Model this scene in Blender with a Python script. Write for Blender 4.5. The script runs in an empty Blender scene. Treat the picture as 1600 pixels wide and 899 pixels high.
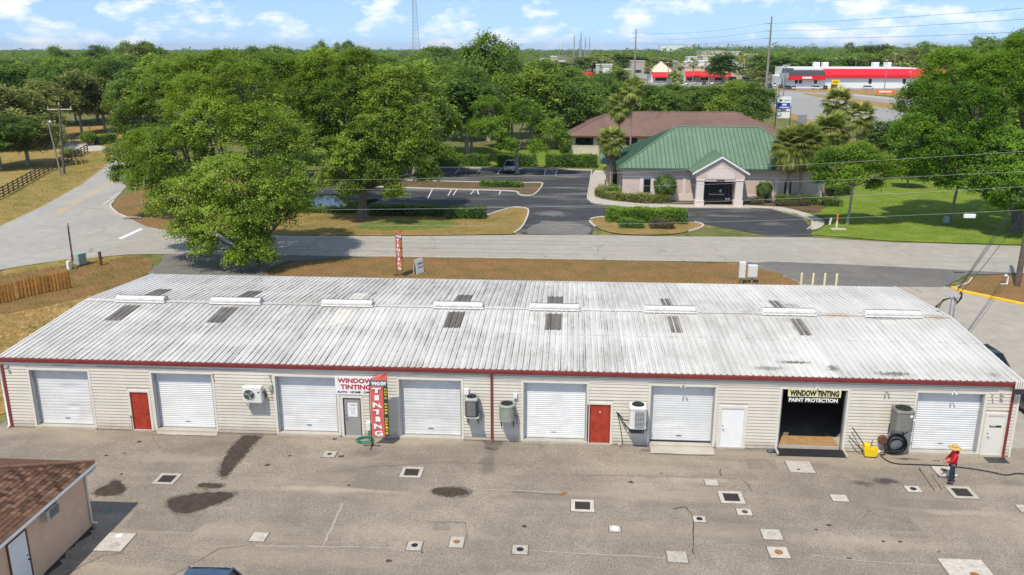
import bpy, math, random
import numpy as np
from mathutils import Vector, Matrix
R = math.radians
rnd = random.Random(7)
sc = bpy.context.scene
COL = sc.collection

# ------------------------------------------------------------------ camera, sky, sun, exposure
cam = bpy.data.cameras.new("camera")
cam.sensor_fit = 'HORIZONTAL'; cam.sensor_width = 36.0
cam.lens = 36.0*1330.8/1600.0
cam.clip_start = 0.5; cam.clip_end = 30000
camo = bpy.data.objects.new("camera", cam); COL.objects.link(camo)
camo.location = (26.513, -38.300, 18.523)
camo.rotation_euler = (R(90)-0.27329, 0, --0.06720)
sc.camera = camo

SUN = Vector((-0.40, -1.0, 1.75)).normalized()
world = bpy.data.worlds.new("World"); sc.world = world; world.use_nodes = True
wt = world.node_tree; wt.nodes.clear()
def WN(t, **k):
    n = wt.nodes.new(t)
    for a, b in k.items(): setattr(n, a, b)
    return n
out = WN('ShaderNodeOutputWorld'); bg = WN('ShaderNodeBackground'); bg.inputs['Strength'].default_value = 0.15
sky = WN('ShaderNodeTexSky', sky_type='NISHITA', sun_disc=False)
sky.sun_elevation = math.asin(SUN.z); sky.sun_rotation = math.atan2(SUN.x, SUN.y)
sky.altitude = 0; sky.air_density = 1.0; sky.dust_density = 0.0; sky.ozone_density = 2.0
tc = WN('ShaderNodeTexCoord')
mp = WN('ShaderNodeMapping'); mp.inputs['Scale'].default_value = (17, 17, 42)
mp.inputs['Location'].default_value = (3.1, 7.4, 0.35)
n1 = WN('ShaderNodeTexNoise'); n1.inputs['Scale'].default_value = 1.0; n1.inputs['Detail'].default_value = 7; n1.inputs['Roughness'].default_value = 0.58
cr = WN('ShaderNodeValToRGB'); cr.color_ramp.elements[0].position = 0.50; cr.color_ramp.elements[1].position = 0.66
cr.color_ramp.elements[0].color = (0, 0, 0, 1); cr.color_ramp.elements[1].color = (0.85, 0.85, 0.85, 1)
mx = WN('ShaderNodeMix', data_type='RGBA'); mx.inputs['B'].default_value = (6.5, 6.65, 6.9, 1)
L = wt.links.new
# look the sky up a little above each direction, so the clear blue reaches lower as on this day
va = WN('ShaderNodeVectorMath', operation='MULTIPLY_ADD'); va.inputs[1].default_value = (1, 1, 0.9); va.inputs[2].default_value = (0, 0, 0.15)
vn = WN('ShaderNodeVectorMath', operation='NORMALIZE')
L(tc.outputs['Generated'], va.inputs[0]); L(va.outputs[0], vn.inputs[0]); L(vn.outputs[0], sky.inputs['Vector'])
L(tc.outputs['Generated'], mp.inputs['Vector']); L(mp.outputs['Vector'], n1.inputs['Vector']); L(n1.outputs['Fac'], cr.inputs['Fac'])
L(cr.outputs['Color'], mx.inputs['Factor']); L(sky.outputs['Color'], mx.inputs['A']); L(mx.outputs['Result'], bg.inputs['Color']); L(bg.outputs['Background'], out.inputs['Surface'])

sl = bpy.data.lights.new("sun", 'SUN'); sl.energy = 3.5; sl.angle = R(0.53); sl.color = (1.0, 0.93, 0.82)
so = bpy.data.objects.new("sun", sl); COL.objects.link(so); so.location = (0, 0, 60)
so.rotation_euler = SUN.to_track_quat('Z', 'Y').to_euler()
vs = sc.view_settings
vs.view_transform = 'Standard'; vs.look = 'None'; vs.exposure = 0.30; vs.gamma = 1.0; vs.use_curve_mapping = False
sc.render.engine = 'CYCLES'
sc.cycles.max_bounces = 5; sc.cycles.diffuse_bounces = 3; sc.cycles.glossy_bounces = 2
sc.cycles.transmission_bounces = 3; sc.cycles.transparent_max_bounces = 4
GZ = -0.12

# ------------------------------------------------------------------ helpers
def tag(o, label=None, cat=None, group=None, kind=None):
    if label: o['label'] = label
    if cat: o['category'] = cat
    if group: o['group'] = group
    if kind: o['kind'] = kind
    return o
def empty(name, loc=(0, 0, 0), rz=0.0, label=None, cat=None, group=None):
    o = bpy.data.objects.new(name, None); COL.objects.link(o)
    o.location = loc; o.rotation_euler = (0, 0, rz); o.empty_display_size = 0.1
    return tag(o, label, cat, group)
def link(name, me, parent=None, loc=None, rot=None, scale=None):
    o = bpy.data.objects.new(name, me); COL.objects.link(o)
    if parent is not None: o.parent = parent
    if loc is not None: o.location = loc
    if rot is not None: o.rotation_euler = rot
    if scale is not None: o.scale = scale
    return o
def copy_tree(o, parent=None):
    c = o.copy(); COL.objects.link(c)
    if parent is not None: c.parent = parent
    for ch in list(o.children): copy_tree(ch, c)
    return c

class MB:
    def __init__(s): s.v = []; s.f = []; s.m = []; s.sm = []; s.cur = 0; s.smooth = False
    def add(s, vs, fs):
        b = len(s.v); s.v.extend([tuple(p) for p in vs])
        for f in fs: s.f.append([b+i for i in f]); s.m.append(s.cur); s.sm.append(s.smooth)
        return s
    def box(s, x0, y0, z0, x1, y1, z1):
        return s.add([(x0,y0,z0),(x1,y0,z0),(x1,y1,z0),(x0,y1,z0),(x0,y0,z1),(x1,y0,z1),(x1,y1,z1),(x0,y1,z1)],
                     [(0,3,2,1),(4,5,6,7),(0,1,5,4),(1,2,6,5),(2,3,7,6),(3,0,4,7)])
    def bbox(s, x0, y0, z0, x1, y1, z1, b):          # box with chamfered vertical and top edges
        pl = [(x0+b,y0),(x1-b,y0),(x1,y0+b),(x1,y1-b),(x1-b,y1),(x0+b,y1),(x0,y1-b),(x0,y0+b)]
        cx, cy = (x0+x1)/2, (y0+y1)/2
        def ins(p): return (p[0]+(b if p[0] < cx else -b)*.7, p[1]+(b if p[1] < cy else -b)*.7)
        v = [(x,y,z0) for x,y in pl]+[(x,y,z1-b) for x,y in pl]+[ins(p)+(z1,) for p in pl]
        f = [tuple(range(7,-1,-1)), tuple(range(16,24))]
        for i in range(8):
            j = (i+1) % 8; f += [(i,j,8+j,8+i),(8+i,8+j,16+j,16+i)]
        return s.add(v, f)
    def prism(s, poly, z0, z1):
        n = len(poly)
        v = [(x,y,z0) for x,y in poly]+[(x,y,z1) for x,y in poly]
        return s.add(v, [tuple(range(n-1,-1,-1)), tuple(range(n,2*n))]+[(i,(i+1)%n,n+(i+1)%n,n+i) for i in range(n)])
    def xprism(s, prof, x0, x1):                     # profile of (y,z) extruded along x
        n = len(prof)
        v = [(x0,y,z) for y,z in prof]+[(x1,y,z) for y,z in prof]
        return s.add(v, [tuple(range(n)), tuple(range(2*n-1,n-1,-1))]+[((i+1)%n,i,n+i,n+(i+1)%n) for i in range(n)])
    def tube(s, pts, r, n=8, cap=True):
        pts = [Vector(p) for p in pts]; rs = r if isinstance(r, (list, tuple)) else [r]*len(pts)
        b = []; ref = None
        for i, p in enumerate(pts):
            d = (pts[min(i+1,len(pts)-1)]-pts[max(i-1,0)])
            d = d.normalized() if d.length > 1e-9 else Vector((0,0,1))
            if ref is None: ref = Vector((0,0,1)) if abs(d.z) < .9 else Vector((1,0,0))
            a = d.cross(ref)
            if a.length < 1e-6: a = d.orthogonal()
            a.normalize(); c = d.cross(a).normalized(); ref = a.cross(d)
            for k in range(n):
                t = 2*math.pi*k/n; b.append(p+(a*math.cos(t)+c*math.sin(t))*rs[i])
        f = []
        for i in range(len(pts)-1):
            for k in range(n):
                j = (k+1) % n; f.append((i*n+k, i*n+j, (i+1)*n+j, (i+1)*n+k))
        sm = s.smooth; s.smooth = True; s.add(b, f); s.smooth = sm
        if cap:
            m = (len(pts)-1)*n
            s.add(b[:n], [tuple(range(n-1,-1,-1))]); s.add(b[m:], [tuple(range(n))])
        return s
    def lathe(s, prof, n=16, c=(0,0,0)):             # prof of (r,z)
        v = []
        for r, z in prof:
            for k in range(n): v.append((c[0]+r*math.cos(2*math.pi*k/n), c[1]+r*math.sin(2*math.pi*k/n), c[2]+z))
        f = []
        for i in range(len(prof)-1):
            for k in range(n):
                j = (k+1) % n; f.append((i*n+k, i*n+j, (i+1)*n+j, (i+1)*n+k))
        f.append(tuple(range(n-1,-1,-1))); m = (len(prof)-1)*n; f.append(tuple(range(m, m+n)))
        return s.add(v, f)
    def ell(s, c, r, n=12, m=8):
        prof = [(max(1e-3, math.sin(math.pi*i/m)), -math.cos(math.pi*i/m)) for i in range(m+1)]
        v = []; f = []
        for q, z in prof:
            for k in range(n): v.append((c[0]+r[0]*q*math.cos(2*math.pi*k/n), c[1]+r[1]*q*math.sin(2*math.pi*k/n), c[2]+r[2]*z))
        for i in range(m):
            for k in range(n):
                j = (k+1) % n; f.append((i*n+k, i*n+j, (i+1)*n+j, (i+1)*n+k))
        sm = s.smooth; s.smooth = True; s.add(v, f); s.smooth = sm
        return s
    def mesh(s, name, mats):
        me = bpy.data.meshes.new(name); me.from_pydata(s.v, [], s.f)
        for m in (mats if isinstance(mats, (list, tuple)) else [mats]): me.materials.append(m)
        me.polygons.foreach_set('material_index', s.m); me.polygons.foreach_set('use_smooth', s.sm); me.update()
        return me
    def build(s, name, mats, parent=None, **k): return link(name, s.mesh(name, mats), parent, **k)

def quads_mesh(name, V, tint, mat, per=4):
    """V: (n*per,3) float array of polygons with `per` corners; tint: one value per polygon."""
    n = len(V)//per
    me = bpy.data.meshes.new(name)
    me.vertices.add(len(V)); me.vertices.foreach_set('co', np.ascontiguousarray(V, np.float32).ravel())
    me.loops.add(len(V)); me.loops.foreach_set('vertex_index', np.arange(len(V), dtype=np.int32))
    me.polygons.add(n); me.polygons.foreach_set('loop_start', np.arange(0, len(V), per, dtype=np.int32))
    a = me.attributes.new('tint', 'FLOAT', 'FACE'); a.data.foreach_set('value', np.ascontiguousarray(tint, np.float32))
    me.materials.append(mat); me.update(calc_edges=True)
    return me

# ------------------------------------------------------------------ materials
class NT:
    def __init__(s, name):
        s.mat = bpy.data.materials.new(name); s.mat.use_nodes = True; s.t = s.mat.node_tree; s.t.nodes.clear()
        s.out = s.n('ShaderNodeOutputMaterial')
    def n(s, t, **k):
        x = s.t.nodes.new(t)
        for a, b in k.items(): setattr(x, a, b)
        return x
    def l(s, a, b): s.t.links.new(a, b)
    def put(s, node, **k):
        for a, v in k.items():
            i = node.inputs[a.replace('_', ' ')]
            if hasattr(v, 'is_linked'): s.l(v, i)
            else: i.default_value = v
        return node
    def pos(s, scale=(1,1,1), obj=False):
        if obj: o = s.n('ShaderNodeTexCoord').outputs['Object']
        else: o = s.n('ShaderNodeNewGeometry').outputs['Position']
        m = s.n('ShaderNodeMapping'); m.inputs['Scale'].default_value = scale; s.l(o, m.inputs['Vector']); return m.outputs['Vector']
    def noise(s, vec, scale, detail=4, rough=.55, dist=0.0):
        x = s.n('ShaderNodeTexNoise'); s.put(x, Vector=vec, Scale=scale, Detail=detail, Roughness=rough, Distortion=dist); return x.outputs['Fac']
    def ramp(s, f, stops):
        x = s.n('ShaderNodeValToRGB'); s.l(f, x.inputs['Fac']); e = x.color_ramp.elements
        while len(e) < len(stops): e.new(.5)
        for i, (p, c) in enumerate(stops):
            e[i].position = p; e[i].color = (c, c, c, 1) if isinstance(c, (int, float)) else tuple(c)+(1,)
        return x.outputs['Color']
    def mix(s, f, a, b, mode='MIX'):
        x = s.n('ShaderNodeMix', data_type='RGBA', blend_type=mode)
        for k, v in (('Factor', f), ('A', a), ('B', b)):
            i = x.inputs[k]
            if hasattr(v, 'is_linked'): s.l(v, i)
            else: i.default_value = v if isinstance(v, (int, float)) else tuple(v)+(1,)
        return x.outputs['Result']
    def math(s, op, a, b=0.0, c=0.0):
        x = s.n('ShaderNodeMath', operation=op)
        for i, v in enumerate((a, b, c)):
            if hasattr(v, 'is_linked'): s.l(v, x.inputs[i])
            else: x.inputs[i].default_value = v
        return x.outputs[0]
    def blots(s, v, spots, nscale=1.6, lo=.35, hi=.75):
        # soft-edged, ragged patches at given places: (x, y, rx, ry, strength)
        tot = None; nz = s.noise(v, nscale, 6, .7)
        for x, y, rx, ry, k in spots:
            m = s.n('ShaderNodeMapping'); m.inputs['Location'].default_value = (-x/rx, -y/ry, 0); m.inputs['Scale'].default_value = (1/rx, 1/ry, 0); s.l(v, m.inputs['Vector'])
            d = s.n('ShaderNodeVectorMath', operation='LENGTH'); s.l(m.outputs['Vector'], d.inputs[0])
            q = s.math('ADD', s.math('SUBTRACT', 1.0, d.outputs['Value']), s.math('MULTIPLY_ADD', nz, 1.6, -.8))
            q = s.math('MULTIPLY', s.ramp(q, [(lo, 0.0), (hi, 1.0)]), k)
            tot = q if tot is None else s.math('MAXIMUM', tot, q)
        return tot
    def rand(s): return s.n('ShaderNodeObjectInfo').outputs['Random']
    def bsdf(s, color, rough=.8, bump=None, bstr=.3, bdist=.02, metal=0.0, spec=.3, **k):
        p = s.n('ShaderNodeBsdfPrincipled'); i = p.inputs
        for key, v in (('Base Color', color), ('Roughness', rough), ('Metallic', metal), ('Specular IOR Level', spec)):
            if hasattr(v, 'is_linked'): s.l(v, i[key])
            else: i[key].default_value = v if isinstance(v, (int, float)) else tuple(v)+(1,)
        for a, v in k.items(): i[a.replace('_', ' ')].default_value = v
        if bump is not None:
            b = s.n('ShaderNodeBump'); b.inputs['Strength'].default_value = bstr; b.inputs['Distance'].default_value = bdist
            s.l(bump, b.inputs['Height']); s.l(b.outputs['Normal'], i['Normal'])
        s.l(p.outputs['BSDF'], s.out.inputs['Surface']); return s.mat

def paint(name, col, rough=.5, var=.12, scale=3.0, dirt=None, metal=0.0, spec=.4, pieces=0.0, obj=False):
    """painted or plain surface: gentle mottling, optional dirt colour, optional difference from piece to piece"""
    t = NT(name); v = t.pos(obj=obj)
    f = t.noise(v, scale, 5, .6)
    lo = tuple(c*(1-var) for c in col); hi = tuple(min(1, c*(1+var)) for c in col)
    c = t.ramp(f, [(.3, lo), (.7, hi)])
    if dirt: c = t.mix(t.ramp(t.noise(v, scale*.6, 6, .65), [(.52, 0.0), (.75, .55)]), c, dirt)
    if pieces:
        k = t.math('MULTIPLY_ADD', t.rand(), 2*pieces, 1-pieces); g = t.n('ShaderNodeCombineColor')
        for q in range(3): t.l(k, g.inputs[q])
        c = t.mix(1.0, c, g.outputs[0], 'MULTIPLY')
    return t.bsdf(c, rough, f, .05, .01, metal, spec)

def asphalt(name, base, agg, stain, grain=26.0, cracks=.5, rough=.9, streak=None, spots=None, con=(.38,.66)):
    t = NT(name); v = t.pos()
    g1 = t.noise(v, grain, 3, .7); g2 = t.noise(v, .16, 7, .68); g3 = t.noise(v, .9, 6, .65)
    c = t.mix(t.ramp(g1, [(con[0], 0.0), (con[1], 1.0)]), base, agg)
    c = t.mix(t.ramp(g2, [(.35, 0.0), (.7, .75)]), c, stain)
    c = t.mix(t.ramp(g3, [(.3, 0.0), (.72, .5)]), c, tuple(x*.62 for x in base))
    if streak:
        s_ = t.noise(t.pos(streak[1]), 1.0, 5, .6, .4)
        c = t.mix(t.ramp(s_, [(.5, 0.0), (.74, .75)]), c, streak[0])
    for col, sp in (spots or ()): c = t.mix(t.blots(v, sp), c, col)
    if cracks:
        w = t.n('ShaderNodeTexVoronoi', feature='DISTANCE_TO_EDGE'); w.inputs['Scale'].default_value = .17
        n_ = t.noise(v, .7, 5, .6)
        a = t.n('ShaderNodeVectorMath', operation='MULTIPLY_ADD'); cc = t.n('ShaderNodeCombineXYZ')
        t.l(n_, cc.inputs[0]); t.l(t.noise(v, .8, 5, .6), cc.inputs[1]); t.l(cc.outputs[0], a.inputs[0]); a.inputs[1].default_value = (2.2, 2.2, 0); t.l(v, a.inputs[2])
        t.l(a.outputs[0], w.inputs['Vector'])
        k = t.math('MULTIPLY', t.ramp(w.outputs['Distance'], [(.0, 1.0), (.007, 0.0)]), t.ramp(t.noise(v, .22, 3), [(.46, 0.0), (.6, cracks)]))
        c = t.mix(k, c, tuple(x*.25 for x in base))
    return t.bsdf(c, rough, g1, .35, .01, 0, .25)

def turf(name, green, dry, bare, amount=.5, fine=9.0):
    t = NT(name); v = t.pos()
    a = t.noise(v, .35, 6, .65); b = t.noise(v, 1.7, 6, .7); f = t.noise(v, fine, 4, .75)
    c = t.mix(t.ramp(a, [(amount-.14, 0.0), (amount+.14, 1.0)]), green, dry)
    c = t.mix(t.ramp(b, [(.5, 0.0), (.72, .8)]), c, bare)
    c = t.mix(t.ramp(f, [(.3, .65), (.62, 0.0)]), c, tuple(x*.35 for x in green))
    return t.bsdf(c, .95, f, .6, .06, 0, .1)

def leafmat(name, dark, mid, light, trans=.46):
    t = NT(name); a = t.n('ShaderNodeAttribute', attribute_name='tint').outputs['Fac']
    h = t.math('ADD', a, t.math('MULTIPLY_ADD', t.rand(), .3, -.15))
    c = t.ramp(h, [(.08, dark), (.5, mid), (.95, light)])
    d = t.n('ShaderNodeBsdfPrincipled'); t.l(c, d.inputs['Base Color']); d.inputs['Roughness'].default_value = .55; d.inputs['Specular IOR Level'].default_value = .25
    tr = t.n('ShaderNodeBsdfTranslucent'); t.l(t.mix(.5, c, (.35, .5, .05), 'MIX'), tr.inputs['Color'])
    m = t.n('ShaderNodeMixShader'); m.inputs[0].default_value = trans
    t.l(d.outputs[0], m.inputs[1]); t.l(tr.outputs[0], m.inputs[2]); t.l(m.outputs[0], t.out.inputs['Surface'])
    return t.mat

def bark(name, a, b):
    t = NT(name); v = t.pos((1, 1, .25)); f = t.noise(v, 9, 6, .7)
    return t.bsdf(t.ramp(f, [(.3, a), (.7, b)]), .95, f, .8, .03, 0, .1)

M = {}
ROAD_SPOTS = (((.27,.255,.225), [(12, 40.1, 46, .40, .8), (16, 41.7, 40, .40, .75), (20, 44.0, 42, .45, .75), (22, 45.6, 38, .40, .7), (-22, 44, 7, 3.0, .35), (70, 39.5, 20, .5, .4), (2.5, 45.4, 5, 1.0, .6)]), ((.50,.44,.345), [(22, 38.3, 40, .30, .7), (15, 46.5, 22, .35, .6), (45, 48.5, 12, .4, .5), (-25, 36, 4, 1, .5)]))
PARK_SPOTS = (((.21,.195,.165), [(24, 72.5, 6, 1.6, .6), (24.5, 60.5, 3.6, 3.0, .75), (25.5, 80, 4, 1.4, .55), (10, 69.5, 9, 1.0, .5), (45, 60.5, 6, 1.2, .5), (33.5, 61.5, 4, 1.6, .5), (26, 91, 3, 1.0, .5), (12, 95.5, 5, .8, .6), (25, 52, 3.4, 3.0, .7), (49, 56, 2.5, 2.0, .5), (8, 88, 9, 1.0, .4), (0, 70, 6, .8, .4), (18, 64.5, 4, .9, .6)]),)
YARD_SPOTS = (((.15,.128,.105), [(23.0, -2.2, .75, 2.2, .75), (40.6, -2.9, 2.3, 1.5, .45), (38.2, -1.5, 2.6, .7, .5), (10.5, -7.9, 3.2, 1.3, .4), (17.2, -1.6, 1.1, .9, .6), (31.5, -5.5, 4.0, .7, .4), (46.5, -2.6, 1.2, .6, .5), (26.0, -5.3, 5.5, .6, .45)]),
              ((.060,.048,.050), [(40.9, -2.8, .9, .6, .85), (39.8, -3.1, .7, .5, .7), (42.6, -.55, 1.2, .25, .8), (23.0, -.75, .6, .35, .9), (30.5, -.5, .8, .3, .5)]),
              ((.44,.36,.265), [(33.0, -3.3, 3.5, .5, .5), (16.5, -5.2, 5.5, .5, .6), (20.5, -8.5, 6.0, 1.6, .35), (38.5, -8.0, 6.0, 1.0, .35), (43.5, -5.4, 3.0, .5, .5), (8.0, -2.8, 5.0, .9, .35)]))
M['lot'] = asphalt('lot_asphalt', (.262,.218,.165), (.475,.40,.305), (.15,.128,.10), 13.0, .30, .9, ((.40,.325,.235), (.08,.5,1)), YARD_SPOTS, (.43,.60))
M['lot_patch'] = asphalt('patched_asphalt', (.235,.20,.155), (.40,.345,.27), (.17,.145,.115), 13.0, .3, .9, None, None, (.43,.60))
M['road'] = asphalt('worn_road', (.40,.365,.30), (.47,.43,.36), (.34,.315,.265), 14.0, .95, .9, ((.30,.29,.265), (.05,.9,1)), ROAD_SPOTS)
M['side_road'] = asphalt('side_road_asphalt', (.40,.375,.325), (.47,.44,.385), (.34,.32,.28), 14.0, .5, .9, ((.31,.30,.28), (.25,.06,1)))
M['patch'] = asphalt('old_driveway_asphalt', (.17,.16,.14), (.28,.26,.23), (.12,.115,.105), 14.0, .6)
M['parking'] = asphalt('dark_sealed_asphalt', (.044,.046,.05), (.085,.086,.09), (.06,.06,.062), 12.0, .0, .85, ((.30,.285,.25), (.07,.26,1)), PARK_SPOTS)
M['highway'] = asphalt('highway_asphalt', (.33,.315,.285), (.39,.375,.34), (.29,.28,.255), 6.0, .0, .9, ((.36,.35,.33), (.02,.004,1)))
M['concrete'] = asphalt('pale_concrete', (.50,.45,.37), (.58,.53,.44), (.43,.39,.32), 10.0, .3)
M['drive_concrete'] = asphalt('drive_concrete', (.40,.355,.29), (.50,.445,.37), (.34,.31,.26), 12.0, .6)
M['kerb'] = paint('kerb_concrete', (.56,.51,.43), .85, .15, 4, (.25,.22,.18))
M['yellow_kerb'] = paint('yellow_kerb_paint', (.85,.50,.015), .6, .12, 4, (.45,.33,.12))
M['mulch'] = turf('brown_strip', (.20,.15,.055), (.33,.175,.075), (.27,.14,.06), .47, 7.0)
M['dry_yard'] = turf('dry_yard', (.25,.18,.06), (.45,.26,.09), (.66,.47,.26), .45, 5.0)
M['verge'] = turf('verge_grass', (.19,.185,.04), (.39,.27,.09), (.46,.30,.13), .42, 6.0)
M['verge_green'] = turf('green_verge', (.13,.20,.03), (.24,.24,.05), (.30,.22,.08), .56, 6.0)
M['lawn'] = turf('green_lawn', (.15,.235,.025), (.28,.33,.055), (.24,.27,.06), .55, 6.0)
M['island'] = turf('island_turf', (.19,.175,.04), (.37,.245,.09), (.32,.175,.08), .42, 6.0)
M['ground'] = turf('far_ground', (.10,.14,.03), (.24,.21,.08), (.30,.24,.12), .5, 1.0)
M['bed'] = turf('mulch_bed', (.13,.10,.05), (.20,.13,.075), (.26,.17,.1), .5, 8.0)
M['white_line'] = paint('white_road_paint', (.72,.70,.66), .8, .1, 5, (.35,.33,.3))
M['yellow_line'] = paint('yellow_road_paint', (.72,.43,.08), .8, .1, 5, (.45,.38,.27))
M['pale_seam'] = paint('pale_worn_seam', (.37,.31,.235), .9, .12, 6)
M['wet'] = paint('wet_asphalt', (.066,.050,.038), .7, .3, 4, spec=.15)
M['damp'] = paint('damp_asphalt', (.165,.135,.10), .85, .3, 5)
M['stain'] = paint('stained_asphalt', (.135,.118,.095), .85, .25, 2)
M['water'] = NT('standing_water').bsdf((.01,.012,.014), .03, None, spec=.5)
M['cover'] = paint('white_concrete_cover', (.475,.43,.355), .9, .18, 7, (.28,.235,.175), pieces=.14)
M['grate'] = paint('iron_grate', (.055,.042,.037), .7, .25, 9)
M['rust'] = paint('rusty_iron', (.30,.13,.04), .8, .35, 9)
M['black'] = paint('black_rubber', (.018,.018,.02), .7, .2, 5)
M['white'] = paint('white_paint', (.78,.77,.73), .45, .05, 2)
M['cream'] = paint('cream_trim', (.70,.655,.56), .55, .06, 2)
def sidingmat():
    t = NT('cream_siding'); v = t.pos(); f = t.noise(v, 1.3, 5, .6); sp = t.n('ShaderNodeSeparateXYZ'); t.l(v, sp.inputs[0])
    c = t.ramp(f, [(.3, (.60,.55,.455)), (.7, (.65,.60,.50))])
    c = t.mix(t.ramp(t.noise(t.pos((1.2, 1, .35)), 1.0, 6, .65), [(.52, 0.0), (.78, .5)]), c, (.50,.43,.33))
    g = t.math('MULTIPLY', t.ramp(t.math('ADD', sp.outputs[2], t.math('MULTIPLY', t.noise(v, 3.0, 5, .7), .5)), [(.12, .8), (.62, 0.0)]), 1.0)   # splash dirt near the ground
    c = t.mix(g, c, (.33,.26,.18))
    k = t.math('MULTIPLY_ADD', t.rand(), .07, .965); q = t.n('ShaderNodeCombineColor')
    for i_ in range(3): t.l(k, q.inputs[i_])
    return t.bsdf(t.mix(1.0, c, q.outputs[0], 'MULTIPLY'), .6, f, .05, .01, 0, .3)
M['siding'] = sidingmat()
M['red_trim'] = paint('dark_red_trim', (.20,.034,.028), .5, .15, 2)
M['red_door'] = paint('red_door_paint', (.38,.042,.018), .6, .25, 3.5, (.19,.02,.012))
M['grey_door'] = paint('grey_door_paint', (.30,.295,.27), .5, .08, 2)
M['white_door'] = paint('white_door_paint', (.80,.80,.77), .45, .04, 2)
M['cream_door'] = paint('cream_door_paint', (.72,.69,.60), .5, .05, 2)
M['shutter'] = paint('white_shutter_paint', (.69,.69,.67), .5, .06, 1.5, (.54,.52,.47), pieces=.05)
M['dark_metal'] = paint('dark_metal', (.035,.04,.045), .5, .15, 5)
M['steel'] = paint('galvanised_steel', (.40,.41,.42), .4, .1, 5, metal=.5)
M['glass'] = NT('window_glass').bsdf((.012,.016,.022), .06, None, spec=.6)
M['dark_inside'] = paint('dim_workshop_wall', (.20,.165,.13), .9, .3, 1)
M['tan_board'] = paint('sawdust_board', (.40,.235,.095), .9, .2, 3, (.22,.13,.06))
M['ac_grey'] = paint('condenser_grey', (.36,.38,.34), .5, .08, 5)
M['ac_white'] = paint('condenser_white', (.70,.69,.64), .45, .06, 5)
M['ac_dark'] = paint('condenser_dark', (.045,.055,.055), .45, .12, 5)
M['ac_green'] = paint('condenser_green_grey', (.30,.335,.27), .5, .08, 5)
M['ac_taupe'] = paint('condenser_taupe', (.19,.185,.16), .5, .08, 5)
M['bark'] = bark('oak_bark', (.09,.075,.06), (.26,.225,.185))
M['pale_bark'] = bark('pale_bark', (.22,.19,.155), (.44,.39,.33))
M['palm_bark'] = bark('palm_bark', (.20,.16,.12), (.42,.37,.31))
M['oak_leaf'] = leafmat('oak_leaf', (.055,.105,.014), (.215,.315,.034), (.42,.53,.075))
M['deep_leaf'] = leafmat('deep_green_leaf', (.030,.085,.008), (.125,.26,.018), (.29,.46,.04))
M['dark_leaf'] = leafmat('dark_oak_leaf', (.04,.085,.018), (.12,.21,.034), (.25,.36,.06))
M['bright_leaf'] = leafmat('bright_leaf', (.055,.125,.012), (.205,.35,.026), (.39,.53,.06))
M['hedge_leaf'] = leafmat('hedge_leaf', (.025,.065,.010), (.09,.19,.02), (.21,.34,.04), .25)
M['olive_leaf'] = leafmat('olive_leaf', (.075,.09,.022), (.20,.22,.05), (.38,.38,.10), .25)
M['purple_leaf'] = leafmat('bronze_leaf', (.045,.035,.02), (.12,.095,.05), (.2,.16,.07), .2)
M['frond'] = leafmat('palm_frond', (.09,.115,.02), (.26,.29,.06), (.55,.54,.15), .3)
M['dead_frond'] = leafmat('dead_palm_frond', (.17,.10,.04), (.30,.20,.09), (.42,.31,.15), .2)
M['blade'] = leafmat('grass_blade', (.09,.10,.02), (.20,.22,.04), (.40,.32,.10), .3)
M['fence_wood'] = paint('cedar_board', (.52,.25,.055), .8, .22, 4, (.28,.13,.04), pieces=.22)
M['rail_wood'] = paint('weathered_rail', (.085,.068,.055), .9, .35, 5, pieces=.3)
M['pole_wood'] = paint('utility_pole_wood', (.13,.10,.075), .9, .3, 3)
M['grey_pole'] = paint('weathered_grey_pole', (.25,.225,.19), .9, .2, 3)
M['wire'] = paint('weathered_cable', (.33,.33,.32), .5, .1, 3)
M['wire_dark'] = paint('black_cable', (.02,.02,.022), .6, .1, 3)
M['green_box'] = paint('pad_box_green', (.34,.41,.36), .5, .08, 3)
M['pvc'] = paint('pvc_white', (.76,.75,.70), .4, .06, 3)
M['orange'] = paint('orange_marker', (.85,.17,.02), .5, .08, 3)
M['stucco'] = paint('pink_beige_stucco', (.60,.48,.41), .85, .06, 1.5, (.50,.39,.33))
M['stucco_trim'] = paint('pale_stucco_trim', (.72,.62,.55), .8, .05, 2)
M['tan_stucco'] = paint('tan_stucco', (.68,.46,.30), .85, .06, 1.5, (.58,.38,.24))
M['buff'] = paint('buff_wall', (.62,.545,.40), .85, .06, 1, (.52,.45,.33))
M['tile'] = paint('roof_tile', (.135,.074,.047), .9, .3, 6, (.075,.048,.038), spec=.15, pieces=.62)
M['felt'] = paint('roof_underlay', (.05,.035,.028), .95, .2, 3)
M['green_roof'] = paint('green_metal_roof', (.145,.225,.148), .6, .12, .4, (.11,.18,.118), spec=.2, pieces=.05)
M['trim_and_seam_shade'] = paint('green_trim_seam_shade', (.06,.12,.08), .45, .08, 2)
M['shingle'] = asphalt('brown_shingle', (.205,.125,.095), (.285,.18,.14), (.15,.095,.074), 9.0, 0, .95, ((.13,.075,.058), (.25,.05,.3)))
M['orange_red'] = paint('bright_red_cladding', (.70,.012,.022), .5, .06, .3)
M['red_shirt'] = paint('red_cloth', (.50,.016,.016), .9, .25, 8)
M['denim'] = paint('dark_denim', (.025,.03,.055), .85, .2, 9)
M['skin'] = paint('skin', (.42,.22,.14), .6, .08, 9)
M['straw'] = paint('straw_hat', (.58,.36,.10), .85, .2, 20)
M['yellow'] = paint('yellow_plastic', (.85,.58,.01), .4, .06, 5)
M['hose_green'] = paint('green_hose', (.012,.20,.13), .4, .15, 8)
M['brown'] = paint('rust_brown', (.13,.055,.035), .7, .2, 6)
M['red_print'] = paint('crimson_lettering', (.42,.008,.03), .5, .05, 3)
M['black_print'] = paint('black_lettering', (.012,.012,.014), .5, .05, 3)
M['white_print'] = paint('white_lettering', (.82,.81,.78), .5, .04, 3)
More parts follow.
